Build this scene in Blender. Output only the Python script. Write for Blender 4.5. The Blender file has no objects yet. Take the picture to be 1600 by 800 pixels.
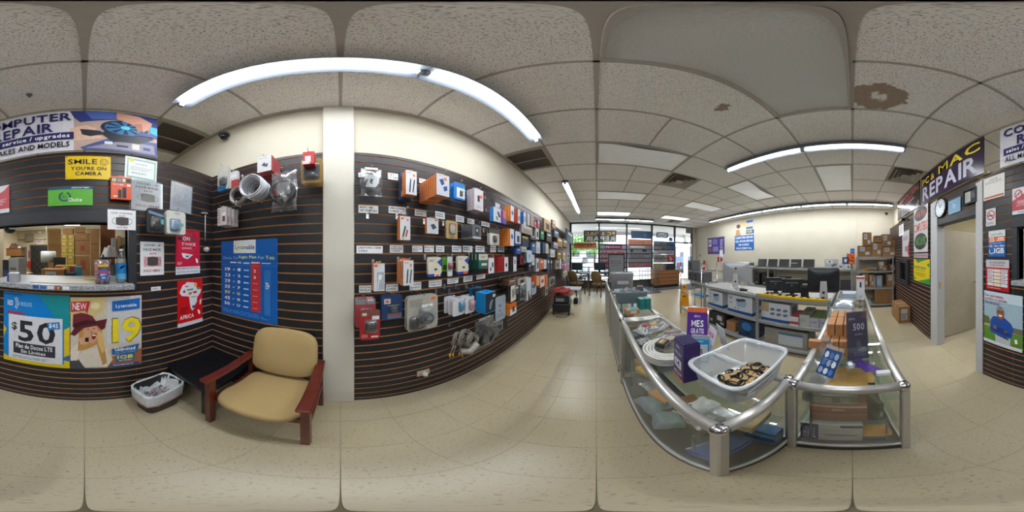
import bpy, math, random
from mathutils import Vector, Matrix
RN = random.Random(11)
sc = bpy.context.scene
COL = sc.collection
PI = math.pi
CZ = 1.47            # eye height
# ---------------------------------------------------------------- camera
cam = bpy.data.cameras.new('camera')
cam.type = 'PANO'
try: cam.cycles.panorama_type = 'EQUIRECTANGULAR'
except Exception: pass
try: cam.panorama_type = 'EQUIRECTANGULAR'
except Exception: pass
cam.clip_start = 0.01
camo = bpy.data.objects.new('camera', cam); COL.objects.link(camo)
camo.location = (0, 0, CZ)
camo.rotation_euler = (PI/2, 0, math.radians((932-800)*.225))
sc.camera = camo
# ---------------------------------------------------------------- world, exposure
w = bpy.data.worlds.new('sky'); sc.world = w; w.use_nodes = True
nt = w.node_tree
bg = nt.nodes['Background']
sky = nt.nodes.new('ShaderNodeTexSky')
try: sky.sky_type = 'HOSEK_WILKIE'
except Exception: pass
sky.turbidity = 6; sky.ground_albedo = .5
sky.sun_direction = Vector((.5, .55, .65)).normalized()
mx = nt.nodes.new('ShaderNodeMixRGB'); mx.inputs[0].default_value = .6
mx.inputs[2].default_value = (.95, 1, 1.08, 1)
nt.links.new(sky.outputs[0], mx.inputs[1]); nt.links.new(mx.outputs[0], bg.inputs[0])
bg.inputs[1].default_value = 2.6
sun = bpy.data.lights.new('sun', 'SUN'); sun.energy = 2.5; sun.angle = .02; sun.color = (1, .95, .87)
suno = bpy.data.objects.new('sun', sun); COL.objects.link(suno)
suno.rotation_euler = (math.radians(38), 0, math.radians(200)); suno.location = (2, 14, 9)
sc.view_settings.view_transform = 'Standard'
sc.view_settings.look = 'None'
sc.view_settings.gamma = 1
sc.view_settings.use_curve_mapping = False
sc.view_settings.exposure = 1.66
TUBE = 11.0
LAMP = 5.0          # watts of each fluorescent tube's downward light
#          # brightness of the fluorescent tubes
sc.cycles.max_bounces = 10
sc.cycles.transparent_max_bounces = 24
# ---------------------------------------------------------------- directions to places
def ray(px, py):
    az = math.radians((px-932)*.225); el = math.radians((400-py)*.225)
    return Vector((math.sin(az)*math.cos(el), math.cos(az)*math.cos(el), math.sin(el)))
def onz(px, py, z):
    d = ray(px, py); return Vector((0, 0, CZ)) + d*((z-CZ)/d.z)
def onx(px, py, x):
    d = ray(px, py); return Vector((0, 0, CZ)) + d*(x/d.x)
def ony(px, py, y):
    d = ray(px, py); return Vector((0, 0, CZ)) + d*(y/d.y)
XL, YB, XR, YF = -1.2, -1.2, 5.13, 7.35
HC = 3.02
WALL = {'L': ('x', XL, 1, PI/2), 'B': ('y', YB, 1, PI), 'R': ('x', XR, -1, -PI/2), 'F': ('y', YF, -1, 0)}
def wrect(wall, l, r, t, b, off=.004):
    """left, right, top, bottom as seen on a wall -> base point, width, height"""
    ax, v, s, rz = WALL[wall]; v = v + s*off
    f = (lambda a, c: onx(a, c, v)) if ax == 'x' else (lambda a, c: ony(a, c, v))
    pl, pr = f(l, 400), f(r, 400)
    m = (pl+pr)/2
    d = math.hypot(m.x, m.y)
    zt = CZ + d*math.tan(math.radians((400-t)*.225)); zb = CZ + d*math.tan(math.radians((400-b)*.225))
    return Vector((m.x, m.y, zb)), (pr-pl).length, zt-zb, rz
# ---------------------------------------------------------------- materials
def lin(c):
    if isinstance(c, str):
        c = c.lstrip('#'); c = tuple(int(c[i:i+2], 16)/255 for i in (0, 2, 4))
    return tuple(x/12.92 if x <= .04045 else ((x+.055)/1.055)**2.4 for x in c[:3])
MC = {}
def M(c, rough=.55, metal=0.0, var=.06, scale=40, bump=0.0, emit=0, spec=.4, trans=0, coat=0):
    key = (c, rough, metal, var, scale, bump, emit, spec, trans, coat)
    if key in MC: return MC[key]
    m = bpy.data.materials.new('paint_'+str(c).lstrip('#')); m.use_nodes = True
    n = m.node_tree.nodes; l = m.node_tree.links; b = n['Principled BSDF']
    L = lin(c)
    b.inputs['Base Color'].default_value = (*L, 1)
    b.inputs['Roughness'].default_value = rough; b.inputs['Metallic'].default_value = metal
    b.inputs['Specular IOR Level'].default_value = spec
    if trans: b.inputs['Transmission Weight'].default_value = trans
    if coat: b.inputs['Coat Weight'].default_value = coat
    if emit:
        b.inputs['Emission Color'].default_value = (*L, 1); b.inputs['Emission Strength'].default_value = emit
    if var or bump:
        tc = n.new('ShaderNodeTexCoord'); no = n.new('ShaderNodeTexNoise')
        no.inputs['Scale'].default_value = scale; no.inputs['Detail'].default_value = 3
        l.new(tc.outputs['Object'], no.inputs['Vector'])
        if var:
            mr = n.new('ShaderNodeMapRange'); mr.inputs[1].default_value = .3; mr.inputs[2].default_value = .7
            mr.inputs[3].default_value = 1-var; mr.inputs[4].default_value = 1+var
            l.new(no.outputs['Fac'], mr.inputs[0])
            mu = n.new('ShaderNodeVectorMath'); mu.operation = 'SCALE'; mu.inputs[0].default_value = L
            l.new(mr.outputs[0], mu.inputs['Scale']); l.new(mu.outputs[0], b.inputs['Base Color'])
        if bump:
            bp = n.new('ShaderNodeBump'); bp.inputs['Strength'].default_value = bump; bp.inputs['Distance'].default_value = .004
            l.new(no.outputs['Fac'], bp.inputs['Height']); l.new(bp.outputs[0], b.inputs['Normal'])
    MC[key] = m; return m
def clear(tint='#ffffff', gloss=.07, rough=.02, name='clear_glass', milk=0.0, sheen=0.0):
    key = ('clear', tint, gloss, rough, milk, sheen)
    if key in MC: return MC[key]
    m = bpy.data.materials.new(name); m.use_nodes = True
    n = m.node_tree.nodes; l = m.node_tree.links; n.remove(n['Principled BSDF'])
    out = n['Material Output']; tr = n.new('ShaderNodeBsdfTransparent'); tr.inputs[0].default_value = (*lin(tint), 1)
    gl = n.new('ShaderNodeBsdfGlossy'); gl.inputs['Roughness'].default_value = rough
    lw = n.new('ShaderNodeLayerWeight'); lw.inputs[0].default_value = .25
    mr = n.new('ShaderNodeMapRange'); mr.inputs[3].default_value = gloss; mr.inputs[4].default_value = min(1, gloss*5+.12)
    l.new(lw.outputs['Fresnel'], mr.inputs[0])
    a = n.new('ShaderNodeMixShader'); l.new(mr.outputs[0], a.inputs[0]); l.new(gl.outputs[0], a.inputs[2])
    if milk:
        df = n.new('ShaderNodeBsdfDiffuse'); df.inputs[0].default_value = (.75, .78, .8, 1)
        b = n.new('ShaderNodeMixShader')
        l.new(tr.outputs[0], b.inputs[1]); l.new(df.outputs[0], b.inputs[2]); l.new(b.outputs[0], a.inputs[1])
        if sheen:
            no = n.new('ShaderNodeTexNoise'); no.inputs['Scale'].default_value = 14; no.inputs['Detail'].default_value = 5
            m2 = n.new('ShaderNodeMapRange'); m2.inputs[1].default_value = .45; m2.inputs[2].default_value = .75
            m2.inputs[3].default_value = milk; m2.inputs[4].default_value = min(1, milk+sheen)
            l.new(no.outputs['Fac'], m2.inputs[0]); l.new(m2.outputs[0], b.inputs[0])
        else: b.inputs[0].default_value = milk
    else: l.new(tr.outputs[0], a.inputs[1])
    l.new(a.outputs[0], out.inputs[0]); MC[key] = m; return m
GLASS = clear('#fdfefd', .022); WINGLASS = clear('#f4f8fa', .03)
BAG = clear('#f4f6f8', .12, .18, 'clear_plastic', .04, .16)
BLIS = clear('#f6f8fa', .10, .08, 'blister_plastic', .05)
STEEL = M('#9a9a9c', .33, .9, .05); CHROME = M('#c8c8cc', .12, 1, .02); ALU = M('#c2bfba', .38, .7, .04, 60)
BLACK = M('#17171a', .5, 0, .1); DGREY = M('#37383c', .5, 0, .06); WHITE = M('#e6e6e8', .55, 0, .03)
KRAFT = M('#a0764c', .75, 0, .1, 25); PAPER = M('#e9eaee', .7, 0, .03)
def mt(x):
    return M(x) if isinstance(x, str) else x
# ---------------------------------------------------------------- mesh builder
class MB:
    def __init__(s): s.v = []; s.f = []; s.m = []; s.ms = []; s.sm = []
    def mi(s, m):
        m = mt(m)
        for i, x in enumerate(s.ms):
            if x is m: return i
        s.ms.append(m); return len(s.ms)-1
    def add(s, vs, fs, m, smooth=False, T=None):
        o = len(s.v); k = s.mi(m)
        if T is not None: vs = [T @ Vector(v) for v in vs]
        s.v.extend(tuple(v) for v in vs)
        for f in fs: s.f.append(tuple(i+o for i in f)); s.m.append(k); s.sm.append(smooth)
        return s
    def box(s, x0, y0, z0, x1, y1, z1, m, T=None, ch=0):
        if x0 > x1: x0, x1 = x1, x0
        if y0 > y1: y0, y1 = y1, y0
        if z0 > z1: z0, z1 = z1, z0
        if ch:
            ch = min(ch, .45*min(x1-x0, y1-y0, z1-z0))
            P = []; idx = {}
            for ix, X in enumerate((x0, x1)):
                for iy, Y in enumerate((y0, y1)):
                    for iz, Z in enumerate((z0, z1)):
                        dx, dy, dz = (ch if ix == 0 else -ch), (ch if iy == 0 else -ch), (ch if iz == 0 else -ch)
                        idx[ix, iy, iz, 0] = len(P); P.append((X, Y+dy, Z+dz))
                        idx[ix, iy, iz, 1] = len(P); P.append((X+dx, Y, Z+dz))
                        idx[ix, iy, iz, 2] = len(P); P.append((X+dx, Y+dy, Z))
            F = []
            C = ((0, 0), (1, 0), (1, 1), (0, 1))
            for k in (0, 1):
                F.append([idx[k, a, b, 0] for a, b in C]); F.append([idx[a, k, b, 1] for a, b in C]); F.append([idx[a, b, k, 2] for a, b in C])
            for a in (0, 1):
                for b in (0, 1):
                    F.append([idx[0, a, b, 1], idx[1, a, b, 1], idx[1, a, b, 2], idx[0, a, b, 2]])
                    F.append([idx[a, 0, b, 0], idx[a, 1, b, 0], idx[a, 1, b, 2], idx[a, 0, b, 2]])
                    F.append([idx[a, b, 0, 0], idx[a, b, 1, 0], idx[a, b, 1, 1], idx[a, b, 0, 1]])
                    for c in (0, 1): F.append([idx[a, b, c, 0], idx[a, b, c, 1], idx[a, b, c, 2]])
            cx, cy, cz = (x0+x1)/2, (y0+y1)/2, (z0+z1)/2; G = []
            for f in F:
                p = [Vector(P[i]) for i in f]; nn = (p[1]-p[0]).cross(p[2]-p[0]); q = sum(p, Vector())/len(p)-Vector((cx, cy, cz))
                G.append(f if nn.dot(q) > 0 else f[::-1])
            return s.add(P, G, m, False, T)
        v = [(x0, y0, z0), (x1, y0, z0), (x1, y1, z0), (x0, y1, z0), (x0, y0, z1), (x1, y0, z1), (x1, y1, z1), (x0, y1, z1)]
        return s.add(v, [(0, 3, 2, 1), (4, 5, 6, 7), (0, 1, 5, 4), (1, 2, 6, 5), (2, 3, 7, 6), (3, 0, 4, 7)], m, False, T)
    def tube(s, pts, r, m, n=8, closed=False, T=None, caps=True):
        pts = [Vector(p) for p in pts]; k = len(pts); vs = []; fs = []
        rr = r if isinstance(r, (list, tuple)) else [r]*k
        up = None
        for i, p in enumerate(pts):
            a = pts[i-1] if (i or closed) else p; b = pts[(i+1) % k] if (i < k-1 or closed) else p
            t = (b-a).normalized() if (b-a).length > 1e-9 else Vector((0, 0, 1))
            if up is None:
                up = Vector((0, 0, 1)) if abs(t.z) < .9 else Vector((1, 0, 0))
            u = (up - t*up.dot(t)); u = u.normalized() if u.length > 1e-6 else t.orthogonal().normalized()
            up = u; q = t.cross(u)
            for j in range(n):
                a_ = 2*PI*j/n; vs.append(p + (u*math.cos(a_)+q*math.sin(a_))*rr[i])
        for i in range(k if closed else k-1):
            i2 = (i+1) % k
            for j in range(n): fs.append((i*n+j, i*n+(j+1) % n, i2*n+(j+1) % n, i2*n+j))
        if caps and not closed: fs.append(tuple(range(n))[::-1]); fs.append(tuple(range((k-1)*n, k*n)))
        return s.add(vs, fs, m, n > 5, T)
    def lathe(s, prof, m, n=16, T=None, sx=1, sy=1, pw=2.0, caps=True):
        vs = []; fs = []
        for r, z in prof:
            for j in range(n):
                a = 2*PI*j/n; c, d = math.cos(a), math.sin(a)
                if pw != 2: c = math.copysign(abs(c)**(2/pw), c); d = math.copysign(abs(d)**(2/pw), d)
                vs.append((r*c*sx, r*d*sy, z))
        for i in range(len(prof)-1):
            for j in range(n): fs.append((i*n+j, i*n+(j+1) % n, (i+1)*n+(j+1) % n, (i+1)*n+j))
        if caps and prof[0][0] > 1e-5: fs.append(tuple(range(n))[::-1])
        if caps and prof[-1][0] > 1e-5: fs.append(tuple(range((len(prof)-1)*n, len(prof)*n)))
        return s.add(vs, fs, m, True, T)
    def prism(s, pts, y0, y1, m, T=None, smooth=False):
        """outline in x,z extruded along y"""
        k = len(pts); ar = sum(pts[i][0]*pts[(i+1) % k][1]-pts[(i+1) % k][0]*pts[i][1] for i in range(k))
        if ar < 0: pts = pts[::-1]
        vs = [(a, y0, b) for a, b in pts]+[(a, y1, b) for a, b in pts]
        fs = [tuple(range(k)), tuple(range(2*k-1, k-1, -1))]
        for i in range(k): fs.append((i, k+i, k+(i+1) % k, (i+1) % k))
        return s.add(vs, fs, m, smooth, T)
    def build(s, name, parent=None, loc=(0, 0, 0), rot=(0, 0, 0), kind=None):
        me = bpy.data.meshes.new(name); me.from_pydata(s.v, [], s.f)
        for m in s.ms: me.materials.append(m)
        me.polygons.foreach_set('material_index', s.m); me.polygons.foreach_set('use_smooth', s.sm); me.update()
        return link(name, me, parent, loc, rot, kind)
def link(name, me, parent=None, loc=(0, 0, 0), rot=(0, 0, 0), kind=None):
    o = bpy.data.objects.new(name, me); COL.objects.link(o)
    o.location = loc; o.rotation_euler = rot
    if parent is not None: o.parent = parent
    if kind: o['kind'] = kind
    return o
def tag(o, label, cat, group=None):
    o['label'] = label; o['category'] = cat
    if group: o['group'] = group
    return o
def thing(name, label, cat, loc=(0, 0, 0), rz=0, group=None, tilt=0):
    o = bpy.data.objects.new(name, None); COL.objects.link(o); o.empty_display_size = .05
    o.location = loc; o.rotation_euler = (tilt, 0, rz)
    return tag(o, label, cat, group)
def struct(o): o['kind'] = 'structure'; return o
def copy_tree(o, loc, rz=None, label=None, group=None):
    c = o.copy(); COL.objects.link(c); c.location = loc
    if rz is not None: c.rotation_euler.z = rz
    if label: c['label'] = label
    if group: c['group'] = group
    for ch in [x for x in bpy.data.objects if x.parent is o]:
        d = ch.copy(); COL.objects.link(d); d.parent = c
        for g in [x for x in bpy.data.objects if x.parent is ch]:
            e = g.copy(); COL.objects.link(e); e.parent = d
    return c
def rot_z(a): return Matrix.Rotation(a, 4, 'Z')
def RT(loc=(0, 0, 0), rx=0, ry=0, rz=0):
    return Matrix.Translation(loc) @ Matrix.Rotation(rz, 4, 'Z') @ Matrix.Rotation(ry, 4, 'Y') @ Matrix.Rotation(rx, 4, 'X')
# ---------------------------------------------------------------- lettering
GL = {}
def glyphs(bold):
    G = {}
    for ch in 'ABCDEFGHIJKLMNOPQRSTUVWXYZabcdefghijklmnopqrstuvwxyz0123456789$/&!.,-+*\':()':
        cu = bpy.data.curves.new('g', 'FONT'); cu.body = ch; cu.resolution_u = 2
        if bold: cu.offset = .004 if ch in 'MWmw&' else .012 if ch == 'N' else .024
        o = bpy.data.objects.new('g', cu); COL.objects.link(o)
        me = bpy.data.meshes.new_from_object(o.evaluated_get(bpy.context.evaluated_depsgraph_get()))
        v = [(p.co.x, p.co.y) for p in me.vertices]; f = [tuple(p.vertices) for p in me.polygons]
        x0 = min(a for a, b in v) if v else 0; x1 = max(a for a, b in v) if v else .3
        G[ch] = ([(a-x0, b) for a, b in v], f, x1-x0)
        bpy.data.objects.remove(o); bpy.data.meshes.remove(me); bpy.data.curves.remove(cu)
    return G
GL[0] = glyphs(0); GL[1] = glyphs(1)
def text_geo(s, bold=1, gap=.09):
    G = GL[1 if bold else 0]; vs = []; fs = []; x = 0
    for ch in s:
        if ch == ' ': x += .3; continue
        if ch not in G: continue
        v, f, w_ = G[ch]; o = len(vs)
        vs += [(a+x, b) for a, b in v]; fs += [tuple(i+o for i in q) for q in f]; x += w_+gap
    return vs, fs
# flat print on a face: items in 0..1 from the top left of a w x h face whose lower edge is z=0 and which looks towards -y
def printed(mb, items, w_, h_, y, mirror=False):
    k = 0
    for it in items:
        k += 1; yy = y-.00025*k; kind = it[0]
        def XZ(a, b):
            if mirror: a = 1-a
            return ((a-.5)*w_, yy, (1-b)*h_)
        def face(pts, m):
            P = [XZ(a, b) for a, b in pts]
            n_ = (Vector(P[1])-Vector(P[0])).cross(Vector(P[2])-Vector(P[0]))
            mb.add(P, [tuple(range(len(P))) if n_.y < 0 else tuple(range(len(P)))[::-1]], m)
        if kind == 'r': face([(it[1], it[2]), (it[3], it[2]), (it[3], it[4]), (it[1], it[4])], it[5])
        elif kind == 'p': face(it[1], it[2])
        elif kind == 'e':
            x0, y0, x1, y1 = it[1:5]
            face([((x0+x1)/2+(x1-x0)/2*math.cos(2*PI*j/20), (y0+y1)/2+(y1-y0)/2*math.sin(2*PI*j/20)) for j in range(20)], it[5])
        elif kind == 'o':      # ring
            x0, y0, x1, y1 = it[1:5]; th = it[6]; a0, a1 = it[7] if len(it) > 7 else (0, 2*PI)
            cx, cy, rx, ry = (x0+x1)/2, (y0+y1)/2, (x1-x0)/2, (y1-y0)/2
            tx, ty = th, th*w_/h_
            for j in range(20):
                a, b = a0+(a1-a0)*j/20, a0+(a1-a0)*(j+1)/20
                face([(cx+rx*math.cos(a), cy+ry*math.sin(a)), (cx+rx*math.cos(b), cy+ry*math.sin(b)),
                      (cx+(rx-tx)*math.cos(b), cy+(ry-ty)*math.sin(b)), (cx+(rx-tx)*math.cos(a), cy+(ry-ty)*math.sin(a))], it[5])
        elif kind == 't':      # text filling a box
            s_, x0, y0, x1, y1, m = it[1:7]; bold = it[7] if len(it) > 7 else 1
            vs, fs = text_geo(s_, bold)
            if not vs: continue
            ax = min(a for a, b in vs); bx = max(a for a, b in vs); ay = min(b for a, b in vs); by = max(b for a, b in vs)
            sk = it[8] if len(it) > 8 else 0
            P = []
            for a, b in vs:
                u = x0+(x1-x0)*(a-ax)/max(bx-ax, 1e-6); v_ = y1-(y1-y0)*(b-ay)/max(by-ay, 1e-6)
                P.append(XZ(u, v_+sk*(u-x0)))
            mb.add(P, [f[::-1] for f in fs] if mirror else fs, m)
        elif kind == 'l':      # rows of illegible small print
            x0, y0, x1, y1, n_, m = it[1:7]
            for j in range(n_):
                ya = y0+(y1-y0)*(j+.2)/n_; yb = y0+(y1-y0)*(j+.62)/n_; e = x1-(x1-x0)*RN.random()*.3
                xx = x0
                while xx < e:
                    wd = (x1-x0)*RN.uniform(.08, .22); face([(xx, ya), (min(xx+wd, e), ya), (min(xx+wd, e), yb), (xx, yb)], m); xx += wd+(x1-x0)*.03
def sign(name, label, cat, wall, l, r, t, b, base, items=(), off=.004, th=.0025, tilt=0, mirror=False, group=None, frame=None, edge=None, roll=0):
    loc, w_, h_, rz = wrect(wall, l, r, t, b, off)
    return sign_at(name, label, cat, loc, rz, w_, h_, base, items, th, mirror, group, frame, edge, roll, tilt)
def sign_at(name, label, cat, loc, rz, w_, h_, base, items=(), th=.0025, mirror=False, group=None, frame=None, edge=None, roll=0, tilt=0):
    o = thing(name, label, cat, loc, rz, group, tilt)
    if roll: o.rotation_euler.y = roll
    mb = MB(); mb.box(-w_/2, -th, 0, w_/2, 0, h_, base); mb.build('sheet' if not frame else 'backing', o)
    if items:
        mb = MB(); printed(mb, items, w_, h_, -th, mirror); mb.build('print', o)
    if frame:
        fm, fw, ft = frame; mb = MB()
        for x0, x1, z0, z1 in ((-w_/2-fw, w_/2+fw, h_, h_+fw), (-w_/2-fw, w_/2+fw, -fw, 0), (-w_/2-fw, -w_/2, 0, h_), (w_/2, w_/2+fw, 0, h_)):
            mb.box(x0, -ft, z0, x1, .001, z1, fm, ch=.002)
        mb.build('frame', o)
    return o
# ================================================================ structure
def nodes_mat(name, c, rough=.6):
    m = bpy.data.materials.new(name); m.use_nodes = True
    n = m.node_tree.nodes; l = m.node_tree.links; b = n['Principled BSDF']
    b.inputs['Base Color'].default_value = (*lin(c), 1); b.inputs['Roughness'].default_value = rough
    return m, n, l, b
def ramp(n, stops):
    r = n.new('ShaderNodeValToRGB'); e = r.color_ramp.elements
    e[0].position, e[0].color = stops[0][0], (*lin(stops[0][1]), 1); e[1].position, e[1].color = stops[1][0], (*lin(stops[1][1]), 1)
    for p, c in stops[2:]:
        q = e.new(p); q.color = (*lin(c), 1)
    return r
def ceiling_mat(stain=None):
    m, n, l, b = nodes_mat('fissured_tile' + ('_stained' if stain else ''), '#b5afa8', .95)
    b.inputs['Specular IOR Level'].default_value = .1
    tc = n.new('ShaderNodeTexCoord'); ge = n.new('ShaderNodeNewGeometry')
    vo = n.new('ShaderNodeTexNoise'); vo.inputs['Scale'].default_value = 170; vo.inputs['Detail'].default_value = 1.5
    l.new(ge.outputs['Position'], vo.inputs['Vector'])
    r = ramp(n, [(.355, '#9a9896'), (.41, '#f2f1f0')]); l.new(vo.outputs['Fac'], r.inputs[0])
    src = r.outputs[0]
    if stain:
        (cx, cy, r0, r1) = stain
        mp = n.new('ShaderNodeVectorMath'); mp.operation = 'SUBTRACT'; mp.inputs[1].default_value = (cx, cy, HC)
        l.new(ge.outputs['Position'], mp.inputs[0])
        ln = n.new('ShaderNodeVectorMath'); ln.operation = 'LENGTH'; l.new(mp.outputs[0], ln.inputs[0])
        no = n.new('ShaderNodeTexNoise'); no.inputs['Scale'].default_value = 22; no.inputs['Detail'].default_value = 4
        l.new(ge.outputs['Position'], no.inputs['Vector'])
        a = n.new('ShaderNodeMath'); a.operation = 'MULTIPLY_ADD'; a.inputs[1].default_value = .16; l.new(no.outputs['Fac'], a.inputs[0]); l.new(ln.outputs['Value'], a.inputs[2])
        rr = n.new('ShaderNodeValToRGB'); e = rr.color_ramp.elements
        e[0].position = max(0, r0+.05); e[0].color = (.1, .1, .1, 1); e[1].position = r0+.08; e[1].color = (1, 1, 1, 1)
        q = e.new(r1+.075); q.color = (1, 1, 1, 1); q = e.new(r1+.09); q.color = (0, 0, 0, 1)
        l.new(a.outputs[0], rr.inputs[0])
        mx_ = n.new('ShaderNodeMixRGB'); mx_.inputs[2].default_value = (*lin('#7d5a35'), 1)
        k = n.new('ShaderNodeMath'); k.operation = 'MULTIPLY'; k.inputs[1].default_value = .75
        l.new(rr.outputs[0], k.inputs[0]); l.new(k.outputs[0], mx_.inputs[0]); l.new(src, mx_.inputs[1]); src = mx_.outputs[0]
    l.new(src, b.inputs['Base Color'])
    bp = n.new('ShaderNodeBump'); bp.inputs['Strength'].default_value = .35; bp.inputs['Distance'].default_value = .003
    l.new(vo.outputs['Fac'], bp.inputs['Height']); l.new(bp.outputs[0], b.inputs['Normal'])
    return m
def floor_mat():
    m, n, l, b = nodes_mat('vinyl_tile', '#b0a285', .3)
    ge = n.new('ShaderNodeNewGeometry'); oi = n.new('ShaderNodeObjectInfo')
    big = n.new('ShaderNodeTexNoise'); big.inputs['Scale'].default_value = .6; big.inputs['Detail'].default_value = 3
    l.new(ge.outputs['Position'], big.inputs['Vector'])
    r = ramp(n, [(.3, '#a79879'), (.7, '#b4a88e')]); l.new(big.outputs['Fac'], r.inputs[0])
    sp = n.new('ShaderNodeTexNoise'); sp.inputs['Scale'].default_value = 95; sp.inputs['Detail'].default_value = 4; sp.inputs['Distortion'].default_value = .6
    l.new(ge.outputs['Position'], sp.inputs['Vector'])
    r2 = ramp(n, [(.30, '#b0a48c'), (.40, '#ffffff'), (.66, '#ffffff'), (.8, '#fffaf0')]); l.new(sp.outputs['Fac'], r2.inputs[0])
    mx_ = n.new('ShaderNodeMixRGB'); mx_.blend_type = 'MULTIPLY'; mx_.inputs[0].default_value = .8
    l.new(r.outputs[0], mx_.inputs[1]); l.new(r2.outputs[0], mx_.inputs[2])
    l.new(mx_.outputs[0], b.inputs['Base Color'])
    rr = n.new('ShaderNodeMapRange'); rr.inputs[3].default_value = .25; rr.inputs[4].default_value = .38
    l.new(big.outputs['Fac'], rr.inputs[0]); l.new(rr.outputs[0], b.inputs['Roughness'])
    return m
CT = ceiling_mat(); FT = floor_mat()
TEE = M('#aeaaa4', .6, 0, .03); WALLP = M('#c3bcab', .75, 0, .03, 3); WALLW = M('#c9c4b8', .7, 0, .03, 3)
SLAT = M('#232429', .42, 0, .12, 9); MDF = M('#cb955e', .8, 0, .1, 30)
DFRAME = M('#2d2f35', .45, 0, .06); JAMB = M('#b9b9ba', .5, 0, .04)
# ---- floor: 12 inch vinyl tiles
TS = .3048
fl = MB(); fl.box(XL-.1, -9.3, -.06, 5.3, YF+.05, -.002, M('#766b54', .7)); floor = struct(fl.build('floor'))
tm = MB(); g = .0009; tm.box(g, g, -.004, TS-g, TS-g, 0, FT)
tile0 = tm.build('tile', floor); tile0.location = (0, 0, 0)
cells = []
for i in range(-4, 17):
    for j in range(-4, 25):
        x, y = i*TS, j*TS
        if x+TS > XL-.05 and x < XR and y < YF: cells.append((math.hypot(x+TS/2, y+TS/2), x, y))
cells.sort(); first = True
rest = MB()
for k, (d, x, y) in enumerate(cells):
    x1, y1 = min(x+TS, XR), min(y+TS, YF)
    if k < 300:
        o = tile0 if first else link('tile', tile0.data, floor)
        o.location = (x, y, RN.uniform(-.0004, 0)); first = False
    else: rest.box(x+g, y+g, -.004, x1-g, y1-g, 0, FT)
for i in range(-4, 13):
    for j in range(-30, -4): rest.box(i*TS+g, j*TS+g, -.004, (i+1)*TS-g, (j+1)*TS-g, 0, FT)
rest.build('far_tile', floor, kind='stuff')
# ---- ceiling: suspended tiles on a tee grid
S = .61
cl = MB(); cl.box(XL-.1, -9.3, HC+.03, 5.3, YF+.05, HC+.08, TEE); ceiling = struct(cl.build('ceiling'))
def tile_mesh(w_, d_, mat_):
    m = MB(); m.box(.006, .006, 0, w_-.006, d_-.006, .018, mat_); return m.build('tile', ceiling)
full = tile_mesh(2*S, S, CT); half = tile_mesh(S, S, CT)
stain1 = tile_mesh(2*S, S, ceiling_mat((1.03, -.17, .065, .18))); stain2 = tile_mesh(2*S, S, ceiling_mat((.83, .86, 0, .05)))
used = {full: 0, half: 0}
def put_tile(o, x, y):
    if o in used and used[o]: o = link('tile', o.data, ceiling)
    else: used[o] = 1
    o.location = (x, y, HC-.004)
lens_cells = {(c, r) for c in (0, 2) for r in (0, 3, 6, 9)}
open_half = {(-2, 3), (2, 4), (4, -2), (0, 11), (5, 10), (-2, -3)}      # grilles and diffusers, in half cells
for r in range(-4, 12):
    for c in range(-1, 5):
        x, y = c*2*S, r*S
        if (c, r) in lens_cells: continue
        if (c, r) == (0, -1): put_tile(stain1, x, y); continue
        if (c, r) == (0, 1): put_tile(stain2, x, y); continue
        split = (r % 3 == 2) or (r % 3 == 1 and r > 2) or any((q, r) in open_half for q in (2*c, 2*c+1)) or r == -2
        if c == 4: put_tile(half, x, y); continue
        if not split: put_tile(full, x, y)
        else:
            for q in (0, 1):
                if (2*c+q, r) not in open_half: put_tile(half, x+q*S, y)
back_c = MB(); back_c.box(XL-.05, -9.25, HC-.002, 4, -4*S, HC+.02, CT); back_c.build('far_tile', ceiling, kind='stuff')
def tee(x0, y0, x1, y1):
    m = MB(); m.box(x0, y0, HC-.008, x1, y1, HC-.002, TEE); m.box((x0+x1)/2-.002 if x1-x0 < .1 else x0, (y0+y1)/2-.002 if y1-y0 < .1 else y0, HC-.002, (x0+x1)/2+.002 if x1-x0 < .1 else x1, (y0+y1)/2+.002 if y1-y0 < .1 else y1, HC+.028, TEE)
    m.build('grid_tee', ceiling)
for c in range(0, 5): tee(c*2*S-.013, -4*S, c*2*S+.013, YF)
for r in range(-4, 13): tee(XL, r*S-.011, XR, r*S+.011)
for r in range(-4, 12):
    for c in range(-1, 4):
        if (c, r) in lens_cells: continue
        if (r % 3 == 2) or (r % 3 == 1 and r > 2) or any((q, r) in open_half for q in (2*c, 2*c+1)) or r == -2:
            tee((2*c+1)*S-.011, r*S, (2*c+1)*S+.011, (r+1)*S)
an = MB()
for x0, y0, x1, y1 in ((XL-.02, -9, XL+.022, YF), (XR-.022, -1.2, XR, YF), (XL, YF-.022, XR, YF)): an.box(x0, y0, HC-.012, x1, y1, HC-.002, TEE)
an.build('wall_angle', ceiling)
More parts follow.
